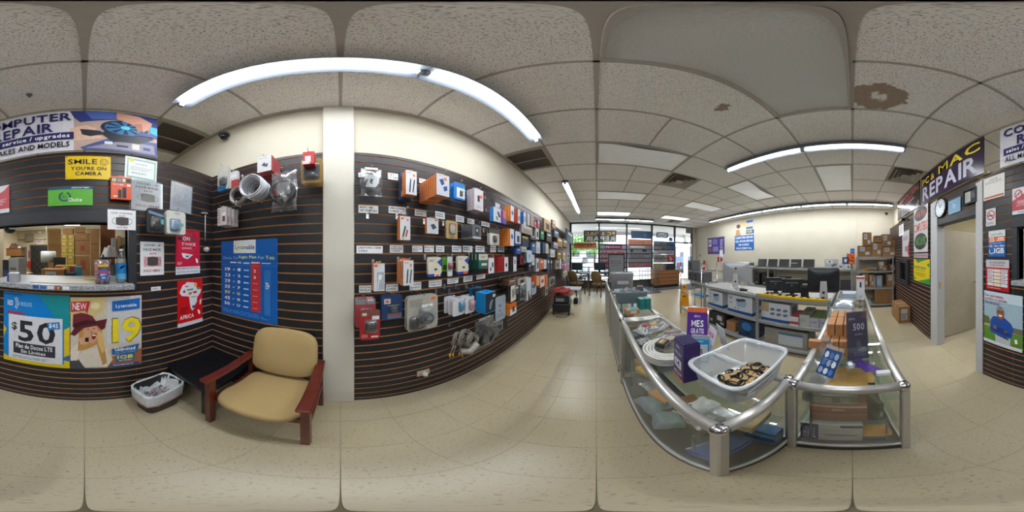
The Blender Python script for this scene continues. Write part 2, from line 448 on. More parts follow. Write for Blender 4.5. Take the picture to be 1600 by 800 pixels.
# ---- walls
wl = MB(); wl.box(XL-.2, -9.3, 0, XL-.022, YF+.1, HC+.03, WALLP); wall_left = struct(wl.build('wall_left'))
def slats(parent, axis, u0, u1, z0, z1, nrm):
    """dark slatwall boards with raw edged grooves; axis 'x' or 'y' is the direction the boards run in"""
    k0 = int((z0-.041)/.0762)-1; G = .0057; cache = {}
    def bx(m, za, zb, d0, d1, mt_):
        if axis == 'y': m.box(XL-d1, u0, za, XL-d0, u1, zb, mt_)
        else: m.box(u0, YB-d1, za, u1, YB-d0, zb, mt_)
    m = MB(); bx(m, z0, z1, .011, .02, MDF); m.build('backing_board', parent)
    for k in range(k0, 32):
        a, b = .041+.0762*k+G, .041+.0762*(k+1)-G
        a, b = max(a, z0), min(b, z1)
        if b-a < .006: continue
        h = round(b-a, 4)
        if h not in cache:
            m = MB()
            q = [(u0, 0), (u1, 0)]
            if axis == 'y':
                m.box(XL-.0108, u0, .001, XL-.001, u1, h-.001, MDF); m.box(XL-.0012, u0, .0, XL, u1, h, SLAT)
            else:
                m.box(u0, YB-.0108, .001, u1, YB-.001, h-.001, MDF); m.box(u0, YB-.0012, 0, u1, YB, h, SLAT)
            cache[h] = m.build('slat', parent); cache[h].location.z = a
        else:
            o = link('slat', cache[h].data, parent); o.location.z = a
ST = 2.36
slats(wall_left, 'y', YB, -.13, 0, ST, 1)
for a, b in ((.1, 2.5), (2.503, 4.9), (4.903, 7.28)): slats(wall_left, 'y', a, b, 0, ST, 1)
pm = MB(); pm.box(XL-.02, -.128, 0, XL+.02, .098, HC, WALLW, ch=.004); struct(pm.build('trim_1'))
tr = MB(); tr.box(XL-.02, -.132, 0, XL+.003, -.128, ST, MDF); tr.box(XL-.02, .098, 0, XL+.003, .102, ST, M('#8e9a8c', .5)); struct(tr.build('trim_2'))
# back partition (does not reach the ceiling)
wb = MB()
XD0, XD1, ZD = 1.26, 2.08, 1.925       # doorway
XW0, XW1, ZW0, ZW1 = -.33, .745, 1.245, 1.72   # service window
for x0, x1, z0, z1 in ((XL, XW0, 0, ST), (XW0, XW1, 0, ZW0-.03), (XW0, XW1, ZW1, ST), (XW1, XD0-.1, 0, ST), (XD0-.1, XD1+.2, ZD, ST), (XD1+.2, XR, 0, ST)):
    wb.box(x0, YB-.1, z0, x1, YB-.021, z1, WALLP)
wall_back = struct(wb.build('wall_back'))
slats(wall_back, 'x', XL, -.395, 0, ST, 1)
slats(wall_back, 'x', -.393, .795, 0, ZW0-.03, 1)
slats(wall_back, 'x', -.393, .795, 1.81, ST, 1)
slats(wall_back, 'x', .797, XD0-.1, 0, ST, 1)
slats(wall_back, 'x', XD0-.02, XD1+.01, ZD+.03, ST, 1)
slats(wall_back, 'x', XD1+.2, XR, 0, ST, 1)
fm = MB()
fm.box(-.395, YB-.1, ZW1, .8, YB+.018, 1.812, DFRAME, ch=.003); fm.box(-.395, YB-.1, 1.2, XW0, YB+.016, ZW1, DFRAME, ch=.003); fm.box(XW1, YB-.1, 1.2, .8, YB+.016, ZW1, DFRAME, ch=.003)
window_1 = struct(fm.build('window_1'))
cm, n_, l_, b_ = nodes_mat('speckled_counter', '#8f9095', .35)
no_ = n_.new('ShaderNodeTexNoise'); no_.inputs['Scale'].default_value = 260; tc_ = n_.new('ShaderNodeTexCoord'); l_.new(tc_.outputs['Object'], no_.inputs['Vector'])
r_ = ramp(n_, [(.4, '#55565c'), (.5, '#8a8b90'), (.6, '#c4c5c8')]); l_.new(no_.outputs['Fac'], r_.inputs[0]); l_.new(r_.outputs[0], b_.inputs['Base Color'])
sm = MB(); sm.box(-.36, YB-.5, 1.222, .77, YB+.075, 1.262, cm, ch=.004)
ledge = tag(sm.build('service_counter'), 'grey speckled laminate counter ledge of the service window', 'counter')
k = MB(); cx = .35
for i, c in enumerate(('#1d4f9c', '#2a6ab0', '#d9d9dd', '#1c1c22', '#e3e3e6')):
    k.box(.37-.055*i, YB+.0751, 1.232, .37-.055*i-.045, YB+.0757, 1.256, c)
k.add([(.195+.011*math.cos(a*PI/6), YB+.0762, 1.244+.01*math.sin(a*PI/6)) for a in range(12)], [tuple(range(12))], '#c23a2c')
k.add([(.18+.011*math.cos(a*PI/6), YB+.0764, 1.244+.01*math.sin(a*PI/6)) for a in range(12)], [tuple(range(12))], '#d89a34')
k.build('card_logos', ledge)
# door frame, the opened door
jm = MB()
jm.box(XD0-.1, YB-.12, 0, XD0, YB+.014, ST-.06, JAMB, ch=.003); jm.box(XD1, YB-.12, 0, XD1+.2, YB+.014, ST-.04, JAMB, ch=.003)
jm.box(XD0, YB-.12, ZD-.002, XD1, YB+.008, ZD+.03, DFRAME); jm.box(XD1-.004, YB-.05, .98, XD1+.001, YB-.02, 1.08, '#b99d55')
struct(jm.build('trim_3'))
dm = MB(); dm.box(2.27, -2.16, .012, 2.31, -1.335, ZD-.02, M('#b8ae99', .28, 0, .08, 3), ch=.004)
door_1 = struct(dm.build('door_1'))
h = MB(); h.tube([(2.27, -2.09, .98), (2.22, -2.09, .98)], .012, CHROME); h.lathe([(.0, 0), (.02, .004), (.028, .02), (.02, .04), (0, .045)], CHROME, 12, T=RT((2.23, -2.09, .98), ry=-PI/2)); h.build('door_handle', door_1)
# right wall, rear room, front
wr = MB(); wr.box(XR, -1.3, 0, XR+.15, YF+.1, HC+.03, WALLP); wall_right = struct(wr.build('wall_right'))
rm = MB(); rm.box(XR-.012, -.12, 0, XR, -.06, HC, WALLP, ch=.003); struct(rm.build('trim_4'))
rw = MB(); rw.box(XL, -9.35, 0, 4.1, -9.2, HC+.03, M('#bfb191', .8, 0, .05, 2)); rw.box(3.95, -9.2, 0, 4.1, -1.3, HC+.03, M('#bfb191', .8, 0, .05, 2)); struct(rw.build('wall_rear'))
rb = MB(); rb.box(4.1, -1.35, 0, XR+.15, -1.3, HC+.03, WALLP); struct(rb.build('wall_rear_side'))
# storefront
FR = M('#1d2330', .4, .3, .05)
wf = MB()
MULL = (-1.17, .115, 1.38, 2.6, 3.83, 4.86)
for x in MULL: wf.box(x-.035, YF-.04, 0, x+.035, YF+.08, HC-.01, FR, ch=.004)
wf.box(XL, YF-.03, 2.95, 4.9, YF+.07, HC+.03, FR); wf.box(XL, YF-.03, 0, 3.83, YF+.07, .32, M('#4a4640', .7))
wf.box(XL, YF-.035, .3, 3.83, YF+.07, .35, FR); wf.box(4.88, YF, 0, XR, YF+.12, HC+.03, WALLP); wf.box(3.83, YF-.02, 2.13, 4.86, YF+.06, 2.2, FR)
wall_front = struct(wf.build('wall_front'))
for i in range(5):
    p = MB(); z0 = .35 if i < 4 else 2.2
    p.box(MULL[i]+.035, YF+.02, z0, MULL[i+1]-.035, YF+.026, 2.95, WINGLASS); struct(p.build('window_%d' % (i+2)))
# glazed door standing open outwards
da = thing('glazed_door', 'glass shop door with dark frame standing open to the street', 'door', (4.82, YF+.06, 0), math.radians(62))
struct(da)
d = MB()
for x0, x1, z0, z1 in ((-.96, -.86, 0, 2.12), (-.1, 0, 0, 2.12), (-.86, -.1, 2.02, 2.12), (-.86, -.1, 0, .2)): d.box(x0, -.02, z0, x1, .02, z1, FR, ch=.003)
d.build('door_frame', da); d = MB(); d.box(-.86, -.004, .2, -.1, .004, 2.02, WINGLASS); d.build('pane', da)
d = MB(); d.tube([(-.82, -.03, .9), (-.82, -.07, .9), (-.82, -.07, 1.25), (-.82, -.03, 1.25)], .011, CHROME); d.build('handle', da)
d = MB(); printed(d, [('o', .25, .2, .75, .55, '#c0272d', .09), ('r', .3, .33, .7, .42, '#c0272d'), ('l', .3, .62, .7, .72, 2, '#c0272d')], .5, .7, 0)
d.build('print', da, loc=(-.48, -.006, 1.15))
# ================================================================ ceiling fittings
TUBEM, n_, l_, b_ = nodes_mat('lit_tube', '#ffffff')
b_.inputs['Emission Color'].default_value = (.93, .97, 1, 1); b_.inputs['Emission Strength'].default_value = TUBE
FIX = M('#646a74', .4, 0, .02)
def strip_light(label, p0, p1, tubes, wid=.125, lit=True, hang=0.0, boost=1):
    """surface strip with a row of tubes, p0 to p1 on the ceiling"""
    p0, p1 = Vector(p0), Vector(p1); L = (p1-p0).length; rz = math.atan2(p1.y-p0.y, p1.x-p0.x)
    o = thing('strip_light', label, 'ceiling light', (p0.x, p0.y, HC-.01-hang), rz)
    seg = L/tubes
    for i in range(tubes):
        m = MB(); x0, x1 = i*seg+.002, (i+1)*seg-.002
        m.prism([(-wid/2, -.075), (-.028, -.05), (.028, -.05), (wid/2, -.075), (wid/2, -.07), (.045, -.0), (-.045, -.0), (-wid/2, -.07)], 0, 1, FIX)
        m.v = [(x0+(x1-x0)*v[1], v[0], v[2]) for v in m.v]; m.f = [f[::-1] for f in m.f]
        b = m.build('housing', o)
        m = MB(); m.tube([(x0+.035, 0, -.078), (x1-.035, 0, -.078)], .013, TUBEM, 10); m.build('tube', b)
        if lit:
            la = bpy.data.lights.new('tube_light', 'AREA'); la.shape = 'RECTANGLE'; la.size = x1-x0-.07; la.size_y = .026; la.energy = boost*LAMP*(x1-x0)/1.2; la.color = (.9, .96, 1)
            lo = bpy.data.objects.new('tube_light', la); COL.objects.link(lo); lo.parent = b; lo.location = ((x0+x1)/2, 0, -.093)
        for e in (x0+.012, x1-.012): m = MB(); m.box(e-.012, -.018, -.095, e+.012, .018, -.05, '#9aa0a8'); m.build('socket', b)
    for i in (.15, .85):
        m = MB(); m.tube([(L*i, 0, 0), (L*i, 0, .01+hang)], .01, FIX, 6); m.build('mount', o)
    return o
strip_light('twin tube strip light on the ceiling nearest the left slatwall over the aisle start', (-.615, -.93, 0), (-.615, 1.62, 0), 2, .15)
strip_light('short strip light farther down the left aisle towards the shop window', (-.59, 3.0, 0), (-.59, 5.42, 0), 2)
strip_light('two-tube strip light on the ceiling above the metal shelving rack', (1.84, -.62, 0), (1.84, 1.78, 0), 2)
strip_light('long strip light of five tubes running along the beige right wall', (4.45, -1.15, 0), (4.45, 5.35, 0), 5)
strip_light('strip light running crosswise in front of the shop windows', (-.05, 6.42, 0), (2.35, 6.42, 0), 2)
strip_light('strip light in the back room seen through the service window', (.2, -7.6, 0), (2.6, -7.4, 0), 2, boost=3)
strip_light('added strip light brightening the back room above the work table', (.3, -3.9, 0), (2.7, -3.9, 0), 2, boost=1.6)  # unseen fixture, added to brighten the dim back room and its cartons
strip_light('strip light behind the banners over the doorway', (1.0, -2.4, 0), (2.2, -2.4, 0), 1, boost=1.5)
# prismatic lens panels
LENS, n_, l_, b_ = nodes_mat('prismatic_lens', '#cdcfd0', .25)
vo = n_.new('ShaderNodeTexVoronoi'); vo.inputs['Scale'].default_value = 85; tc_ = n_.new('ShaderNodeTexCoord'); l_.new(tc_.outputs['Object'], vo.inputs['Vector'])
bp = n_.new('ShaderNodeBump'); bp.inputs['Strength'].default_value = .5; bp.inputs['Distance'].default_value = .003; l_.new(vo.outputs['Distance'], bp.inputs['Height']); l_.new(bp.outputs[0], b_.inputs['Normal'])
LENSW = M('#e2e4e4', .35, 0, .03, 8)
lens_labels = {(0, 0): 'large unlit prismatic light panel in the ceiling directly overhead', (0, 3): 'sagging white light panel in the ceiling row by the square vent', (0, 6): 'third light panel along the aisle ceiling row',
    (0, 9): 'light panel in the ceiling nearest the crosswise strip light', (2, 0): 'light panel in the ceiling between the two right strip lights', (2, 3): 'sagging light panel in the ceiling over the back shelves',
    (2, 6): 'white light panel over the right part of the shop', (2, 9): 'light panel in the ceiling before the shop door'}
GLOW = {(0, 3): .03, (0, 6): .06, (0, 9): .35, (2, 0): .035, (2, 3): .06, (2, 6): .1, (2, 9): .3}      # emission strength put into each lens
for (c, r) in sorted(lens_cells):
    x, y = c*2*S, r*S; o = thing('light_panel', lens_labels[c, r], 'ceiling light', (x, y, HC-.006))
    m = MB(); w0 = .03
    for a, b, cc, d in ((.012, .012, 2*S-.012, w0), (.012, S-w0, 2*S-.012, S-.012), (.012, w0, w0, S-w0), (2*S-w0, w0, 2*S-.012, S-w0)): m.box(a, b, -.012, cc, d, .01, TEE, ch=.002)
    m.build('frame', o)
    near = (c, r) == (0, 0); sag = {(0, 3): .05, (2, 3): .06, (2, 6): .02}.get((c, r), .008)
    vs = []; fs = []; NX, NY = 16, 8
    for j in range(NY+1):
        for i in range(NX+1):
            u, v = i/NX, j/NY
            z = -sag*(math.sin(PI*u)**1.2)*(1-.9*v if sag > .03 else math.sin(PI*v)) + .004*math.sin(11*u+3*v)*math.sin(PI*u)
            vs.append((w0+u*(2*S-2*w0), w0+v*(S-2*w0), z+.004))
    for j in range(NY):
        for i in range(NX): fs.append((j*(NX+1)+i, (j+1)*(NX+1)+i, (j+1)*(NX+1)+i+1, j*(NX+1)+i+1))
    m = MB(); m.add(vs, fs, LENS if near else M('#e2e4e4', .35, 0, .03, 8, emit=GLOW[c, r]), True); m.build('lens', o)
# vents
def grille(label, i, j):
    x, y = i*S, j*S; o = thing('return_grille', label, 'air vent', (x, y, HC-.008))
    m = MB(); GM = M('#a6a095', .5)
    for a, b, c, d in ((.01, .01, S-.01, .05), (.01, S-.05, S-.01, S-.01), (.01, .05, .05, S-.05), (S-.05, .05, S-.01, S-.05), (.05, S/2-.008, S-.05, S/2+.008)): m.box(a, b, -.008, c, d, .006, GM, ch=.002)
    m.build('frame', o); m = MB(); m.box(.03, .03, .02, S-.03, S-.03, .024, BLACK); m.build('duct', o)
    sl = None
    for k in range(26):
        if sl is None:
            m = MB(); m.box(-.006, .05, -.001, .006, S-.05, .001, GM, T=RT(ry=.75)); sl = m.build('louver', o); q = sl
        else: q = link('louver', sl.data, o)
        q.location = (.06+k*(S-.12)/25, 0, .004)
grille('louvred return air grille by the left wall over the slatwall', -2, 3)
grille('louvred return air grille in the corner behind the long banner', -2, -3)
def diffuser(label, i, j):
    x, y = i*S+S/2, j*S+S/2; o = thing('air_diffuser', label, 'air vent', (x, y, HC-.006)); GM = M('#b5b1aa', .45)
    m = MB(); m.box(-S/2+.01, -S/2+.01, .03, S/2-.01, S/2-.01, .034, M('#6e6860', .8)); m.build('duct', o)
    for k, (a, b) in enumerate(((.295, .25), (.215, .175), (.14, .105))):
        m = MB(); z0, z1 = -.004-.006*k, .022
        q = [(a, -a), (a, a), (-a, a), (-a, -a)]; e = [(b, -b), (b, b), (-b, b), (-b, -b)]
        vs = [(u, v, z0) for u, v in q]+[(u, v, z1) for u, v in e]+[(u, v, z0+.004) for u, v in q]+[(u, v, z1+.004) for u, v in e]
        fs = [(i_, 4+i_, 4+(i_+1) % 4, (i_+1) % 4) for i_ in range(4)]+[(8+i_, 8+(i_+1) % 4, 12+(i_+1) % 4, 12+i_) for i_ in range(4)]+[(i_, (i_+1) % 4, 8+(i_+1) % 4, 8+i_) for i_ in range(4)]
        m.add(vs, fs, GM); m.build('vane', o)
    m = MB(); m.box(-.075, -.075, -.02, .075, .075, -.014, GM); m.build('centre_plate', o)
diffuser('square air diffuser in the ceiling beside the sagging light panel', 2, 4)
diffuser('square air diffuser with a brown edge next to the black and purple banners', 4, -2)
diffuser('square air diffuser above the crosswise strip light near the windows', 0, 11)
diffuser('square air diffuser in the ceiling near the shop door', 5, 10)
def dome_cam(label, loc, rz, white=False):
    o = thing('security_camera', label, 'camera', loc, rz); c = WHITE if white else M('#3c3b3c', .4)
    if white: o.scale = (1.25, 1.25, 1.0)
    m = MB(); m.lathe([(.04, -.045), (.055, -.03), (.058, 0)] if white else [(.03, -.03), (.055, -.012), (.058, 0)], c, 16); m.build('base', o)
    m = MB(); m.lathe([(0, -.075), (.02, -.072), (.036, -.058), (.042, -.04), (.04, -.02)], M('#15161a', .12), 16); m.build('dome', o)
    m = MB(); m.lathe([(0, -.06), (.014, -.06), (.016, -.03)], M('#4b4f5a', .1, .6), 10, T=RT((0, -.02, -.005), rx=-.5)); m.build('lens', m and o)
p = onx(355, 216, XL-.02); dome_cam('dark dome camera on the left wall above the white cable coils', (XL+.03, p.y, p.z+.03), PI/2)
dome_cam('white dome camera hanging at the head of the service window', (.655, YB-.13, 1.752), PI, True)
p = onx(1385, 334, XR-.03); dome_cam('dark dome camera high on the beige wall above the cartons', (p.x, p.y, p.z+.03), -PI/2)
p = ony(1412, 343, YB+.06); dome_cam('small camera under the black banner at the partition top', (p.x, p.y, p.z+.03), PI)
p = onz(46, 149, HC-.02)
m = MB(); m.lathe([(0, -.05), (.009, -.048), (.012, -.02), (.022, 0)], M('#6b6459', .4), 8); tag(m.build('ceiling_hook', None, (p.x, p.y, HC-.006)), 'tiny sprinkler-like fitting on the tile over the banner', 'ceiling fitting')
# ================================================================ signs on the back partition and the left alcove
NAVY = '#22225e'; RED = '#c3242f'; YEL = '#e8d21c'; BLU = '#1566b8'; INK = '#2a2a30'; LG = '#8a8d96'
WH = '#ececf0'
o = sign('repair_banner', 'long white vinyl banner reading COMPUTER REPAIR above the service window', 'banner', 'B', -37, 245, 175, 236, M('#d5d3de', .35), [
    ('r', .57, .0, 1, 1, '#b49a90'), ('p', [(.55, 0), (1, 0), (1, .3), (.8, .22), (.6, .34), (.57, .2)], '#2d3a7c'), ('p', [(.62, .02), (.72, .0), (.84, .02), (.8, .2), (.66, .26)], '#4a66ae'),
    ('p', [(.55, .5), (.63, .42), (.68, .5), (.66, .62), (.72, .72), (.6, .8), (.55, .78)], '#d5b09a'), ('p', [(.6, .52), (.7, .56), (.72, .64), (.65, .7), (.61, .66)], '#2b2632'),
    ('p', [(.6, .95), (.75, .72), (1, .68), (1, 1), (.62, 1)], '#3b4a80'), ('p', [(.62, .96), (.8, .78), (.98, .76), (.99, .96)], '#8a8494'), ('r', .72, .8, .76, .86, '#c9d2e0'), ('r', .78, .86, .84, .9, '#20243c'), ('r', .86, .8, .9, .92, '#d2c4c0'), ('r', .92, .84, .96, .9, '#24407c'),
    ('p', [(.7, .62), (.78, .42), (.93, .45), (.98, .62), (.9, .78), (.76, .8)], '#1f1f2c'), ('e', .7, .24, .95, .66, '#1d2440'), ('e', .72, .27, .93, .62, '#2f6f9e')] +
    [('p', [(.825, .44), (.825+.1*math.cos(a), .44+.17*math.sin(a)), (.825+.1*math.cos(a+.3), .44+.17*math.sin(a+.3))], '#14203c') for a in [i*PI/4.5 for i in range(9)]] +
    [('e', .8, .39, .85, .49, '#55c0d6'), ('p', [(.78, .02), (.9, .06), (.97, .2), (.96, .36), (.92, .48), (.88, .36), (.84, .3), (.78, .22)], '#c4907c'), ('p', [(.87, .3), (.91, .26), (.92, .46), (.89, .5)], '#a8705c'),
    ('r', .9, .5, 1, .58, '#27418c'), ('p', [(.95, .3), (1, .3), (1, .5), (.96, .48)], '#3aa0c0'),
    ('t', 'COMPUTER', .03, .06, .56, .29, NAVY), ('t', 'REPAIR', .125, .33, .47, .57, NAVY), ('r', .03, .6, .57, .76, NAVY), ('t', 'sales / service / upgrades', .05, .63, .55, .75, WH), ('t', 'ALL MAKES AND MODELS', .04, .81, .55, .93, '#16161c')], off=.03)
g_ = MB()
for x, z in ((-.74, .56), (-.74, .02), (.74, .56), (.74, .02)): g_.lathe([(.004, 0), (.008, .001), (.009, 0)], CHROME, 10, T=RT((x, -.004, z), rx=PI/2))
g_.build('eyelets', o, kind='stuff')
for x in (-.6, -.05, .55):
    m = MB(); m.tube([(x, 0, .573), (x, .005, .64)], .0012, BLACK, 4); m.build('hanging_wire', o)
o = sign_at('repair_banner', 'dark purple banner reading PC & MAC REPAIR above the doorway', 'banner', (1.84, YB+.04, 2.37), PI, 1.47, .55, M('#2a1836', .3), [
    ('t', 'PC', .03, .12, .2, .36, YEL), ('t', '&', .24, .16, .32, .36, YEL), ('t', 'MAC', .4, .08, .96, .36, YEL), ('t', 'REPAIR', .04, .43, .93, .9, '#b9b8c8')])
for x in (-.7, .7):
    m = MB(); m.tube([(x, 0, .55), (x, .005, .64)], .0012, BLACK, 4); m.build('hanging_wire', o)
sign_at('computer_banner', 'black glossy banner with red lettering beside the purple banner', 'banner', (3.34, YB+.04, 2.39), PI, 1.44, .53, M('#1f1c22', .18), [
    ('p', [(.05, .2), (.86, .0), (.86, .1), (.05, .3)], '#3a3438'), ('t', 'COMPUTERS', .15, .07, .95, .3, '#b9b4b8'), ('t', 'COMPUTERS', .155, .08, .945, .29, '#b8392f'), ('t', 'LAPTOPS', .2, .33, .75, .47, '#b8392f'), ('p', [(.2, .55), (.8, .5), (.8, .53), (.2, .58)], '#c9c9d4'), ('l', .22, .6, .78, .96, 6, '#c9c9d4'), ('o', .5, .5, .95, 1.0, '#c9c9d4', .02, (0, 2)), ('p', [(.02, .45), (.2, .52), (.2, .95), (.02, .95)], '#5a4a44')])
bm = MB(); bm.box(1.06, YB-.1, ST, 4.1, YB+.02, ST+.03, M('#b6ac90', .6)); struct(bm.build('trim_5'))
# small signs left of the service window as we look at it
sign('camera_notice', 'yellow plastic sign reading SMILE YOU\'RE ON CAMERA', 'sign', 'B', 102, 173, 244, 280, M('#e0bd10', .4), [
    ('t', 'SMILE', .06, .14, .7, .38, INK), ('o', .76, .12, .95, .42, INK, .012), ('r', .81, .2, .825, .26, INK), ('r', .88, .2, .895, .26, INK), ('o', .8, .18, .91, .36, INK, .01, (.3, 2.8)), ('t', "YOU'RE ON", .12, .48, .9, .63, INK), ('t', 'CAMERA', .22, .7, .8, .85, INK)] + [('e', x-.01, y-.02, x+.01, y+.02, INK) for x in (.03, .97) for y in (.06, .94)])
sign('agent_sign', 'green authorized agent sign with a dark ring over the service window', 'sign', 'B', 75, 145, 291, 321, M('#5fae3c', .4), [
    ('r', 0, 0, 1, .17, '#24506a'), ('t', 'Authorized Agent', .53, .04, .92, .14, WH), ('o', .24, .3, .52, .8, '#1d4a62', .035, (-1.2, 4.4)), ('t', 'smart', .28, .47, .42, .54, '#1d4a62'), ('t', 'mobile', .28, .56, .42, .63, '#1d4a62'), ('t', 'Choice', .46, .62, .76, .82, '#dff0d8'), ('r', .0, .86, 1, .865, '#4b9030')])
sign('license_certificate', 'pale green bordered certificate on the partition above the orange box', 'certificate', 'B', 194, 244, 247, 284, M('#d4dcda', .4), [
    ('r', .06, .1, .95, .9, '#8fb0a8'), ('r', .1, .16, .91, .84, '#dbe0de'), ('e', .12, .08, .26, .26, '#d8c640'), ('l', .3, .28, .75, .34, 1, LG), ('l', .16, .42, .86, .6, 3, '#b3b8ba'), ('l', .2, .66, .8, .74, 1, LG)], roll=.04)
orr = thing('streaming_stick_box', 'orange boxed media stick hanging next to the yellow sign', 'product box', *(lambda q: (q[0], q[3]))(wrect('B', 173, 205, 277, 312, .03)))
w_, h_ = wrect('B', 173, 205, 277, 312, .03)[1:3]
m = MB(); m.box(-w_/2, -.01, 0, w_/2, .02, h_, M('#d8501a', .4)); m.build('carton', orr)
m = MB(); printed(m, [('r', 0, .06, 1, .28, '#6a5848'), ('r', .05, .09, .25, .25, '#c8b88c'), ('r', .3, .1, .5, .24, '#7fa0a8'), ('r', .55, .08, .7, .24, '#d8d0c0'), ('r', .75, .1, .95, .24, '#38302c'), ('t', 'fire tv stick', .1, .33, .6, .4, WH), ('r', .78, .34, .95, .42, '#f0e0d8'), ('r', .55, .48, .74, .94, '#232326'), ('e', .59, .52, .7, .6, '#3a3a40'), ('r', .34, .6, .5, .95, '#2c2c30'), ('r', .12, .86, .3, .92, '#f2c8b0')], w_, h_, -.01); m.build('print', orr)
m = MB(); m.prism([(-.02, h_), (.02, h_), (.02, h_+.012), (-.02, h_+.012)], -.004, .0, M('#d8501a', .4)); m.build('hang_tab', orr)
def covid(name, label, l, r, t, b, pink=False, off=.006, roll=0, sleeve=False):
    it = [('t', 'COVID - 19', .16, .07, .84, .14, INK), ('t', 'FACE MASK', .13, .19, .87, .27, INK), ('t', '$4.99', .38, .32, .66, .39, '#b4433c')]
    if pink: it.append(('r', .14, .44, .88, .74, '#d9a0ac'))
    it += [('o', .17, .5, .45, .68, INK, .012), ('o', .58, .5, .86, .68, INK, .012), ('p', [(.3, .46), (.5, .44), (.72, .46), (.74, .58), (.72, .7), (.5, .72), (.3, .7), (.28, .58)], '#4a4543'), ('t', 'SOLD HERE !', .12, .82, .88, .9, '#b4433c')]
    o = sign(name, label, 'sign', 'B', l, r, t, b, PAPER, it, off=off, roll=roll)
    if sleeve:
        m = MB(); lw, hh = wrect('B', l, r, t, b, off)[1:3]; m.box(-lw/2-.02, -.006, -.01, lw/2-.02, -.005, hh+.01, BLIS); m.build('plastic_sleeve', o)
covid('mask_notice', 'face mask notice in a clear sleeve above the hanging mask packs', 205, 254, 284, 329, sleeve=True)
covid('mask_notice', 'face mask notice with a pink band between window and red posters', 219, 256, 378, 430, True)
o = sign('mask_notice', 'landscape face mask notice taped on the corner of the service window frame', 'sign', 'B', 168, 212, 328, 359, PAPER, [('t', 'COVID - 19 FACE MASK', .12, .14, .88, .22, INK), ('t', '$4.99', .4, .28, .6, .36, '#b4433c'), ('o', .15, .42, .42, .74, INK, .014), ('o', .6, .42, .87, .74, INK, .014), ('p', [(.3, .4), (.5, .37), (.73, .4), (.74, .58), (.73, .76), (.5, .8), (.3, .76), (.28, .58)], '#4a4543'), ('t', 'SOLD HERE', .32, .86, .7, .92, '#b4433c')], off=.024)
o = sign('price_sheet', 'white printed sheet in a plastic sleeve near the alcove corner', 'paper', 'B', 265, 298, 287, 331, PAPER, [('l', .12, .1, .9, .85, 15, '#b0b2b8')], off=.008, roll=.06)
m = MB(); lw, hh = wrect('B', 265, 298, 287, 331, .008)[1:3]; m.box(-lw/2-.005, -.005, -.01, lw/2+.012, -.0045, hh+.008, BLIS); m.build('plastic_sleeve', o)
AFR = [(.12, .3), (.2, .2), (.3, .18), (.34, .14), (.55, .16), (.7, .18), (.74, .3), (.82, .36), (.95, .36), (.9, .46), (.76, .56), (.76, .66), (.68, .74), (.64, .84), (.56, .88), (.5, .8), (.46, .62), (.44, .5), (.3, .48), (.16, .46), (.08, .38)]
AFR = [(x, .04+(y-.14)*.86) for x, y in AFR]
sign('africa_poster', 'red poster with a white map of Africa below the pink money poster', 'poster', 'B', 277, 316, 437, 507, M('#c9141c', .35), [
    ('p', AFR, '#d9dadf'), ('p', [(.88, .48), (.96, .44), (.93, .56), (.87, .58)], '#d9dadf'), ('e', .2, .2, .3, .26, '#b02a34'), ('r', .28, .12, .42, .14, '#b02a34'), ('r', .64, .08, .76, .15, '#e0a030'), ('r', .35, .19, .6, .22, '#3f8a4c'), ('e', .75, .18, .88, .23, '#58a050'), ('r', .42, .26, .54, .31, '#d8602c'), ('e', .58, .25, .76, .3, '#c03038'), ('r', .52, .36, .72, .38, '#60a060'), ('r', .56, .56, .66, .62, '#28508c'),
    ('t', 'Send', .1, .55, .36, .62, '#5c0c10'), ('l', .1, .64, .36, .7, 2, '#5c0c10'), ('t', 'AFRICA', .08, .74, .62, .83, WH), ('p', [(.78, .68), (.86, .7), (.9, .78), (.84, .8), (.8, .76)], WH), ('r', 0, .91, 1, 1, '#cfd2da')])
sign('money_poster', 'crimson poster reading MONEY with a paper plane above the Africa poster', 'poster', 'B', 274, 312, 360, 428, M('#c01c3c', .35), [
    ('o', .08, -.1, .92, .5, '#d25a70', .006), ('t', 'YOUR', .34, .06, .66, .12, '#1f6a5c'), ('t', 'MONEY', .08, .145, .92, .25, '#174f4a'), ('t', 'ON', .28, .15, .56, .245, '#e8d8dc'), ('t', 'TWICE', .22, .29, .8, .355, '#e8d8dc'), ('l', .25, .39, .76, .44, 2, '#e8c8d0'), ('p', [(.22, .52), (.7, .56), (.46, .66), (.28, .62)], '#d8d8e0'), ('p', [(.36, .58), (.56, .58), (.44, .63)], '#3a4a8c'), ('l', .06, .72, .28, .79, 3, '#e8c8d0'), ('p', [(.8, .64), (.88, .66), (.92, .74), (.86, .76), (.82, .72)], WH), ('r', 0, .83, 1, 1, '#cfd2da'), ('l', .05, .85, .95, .89, 1, '#6a6a78'), ('l', .05, .93, .95, .97, 1, LG)])
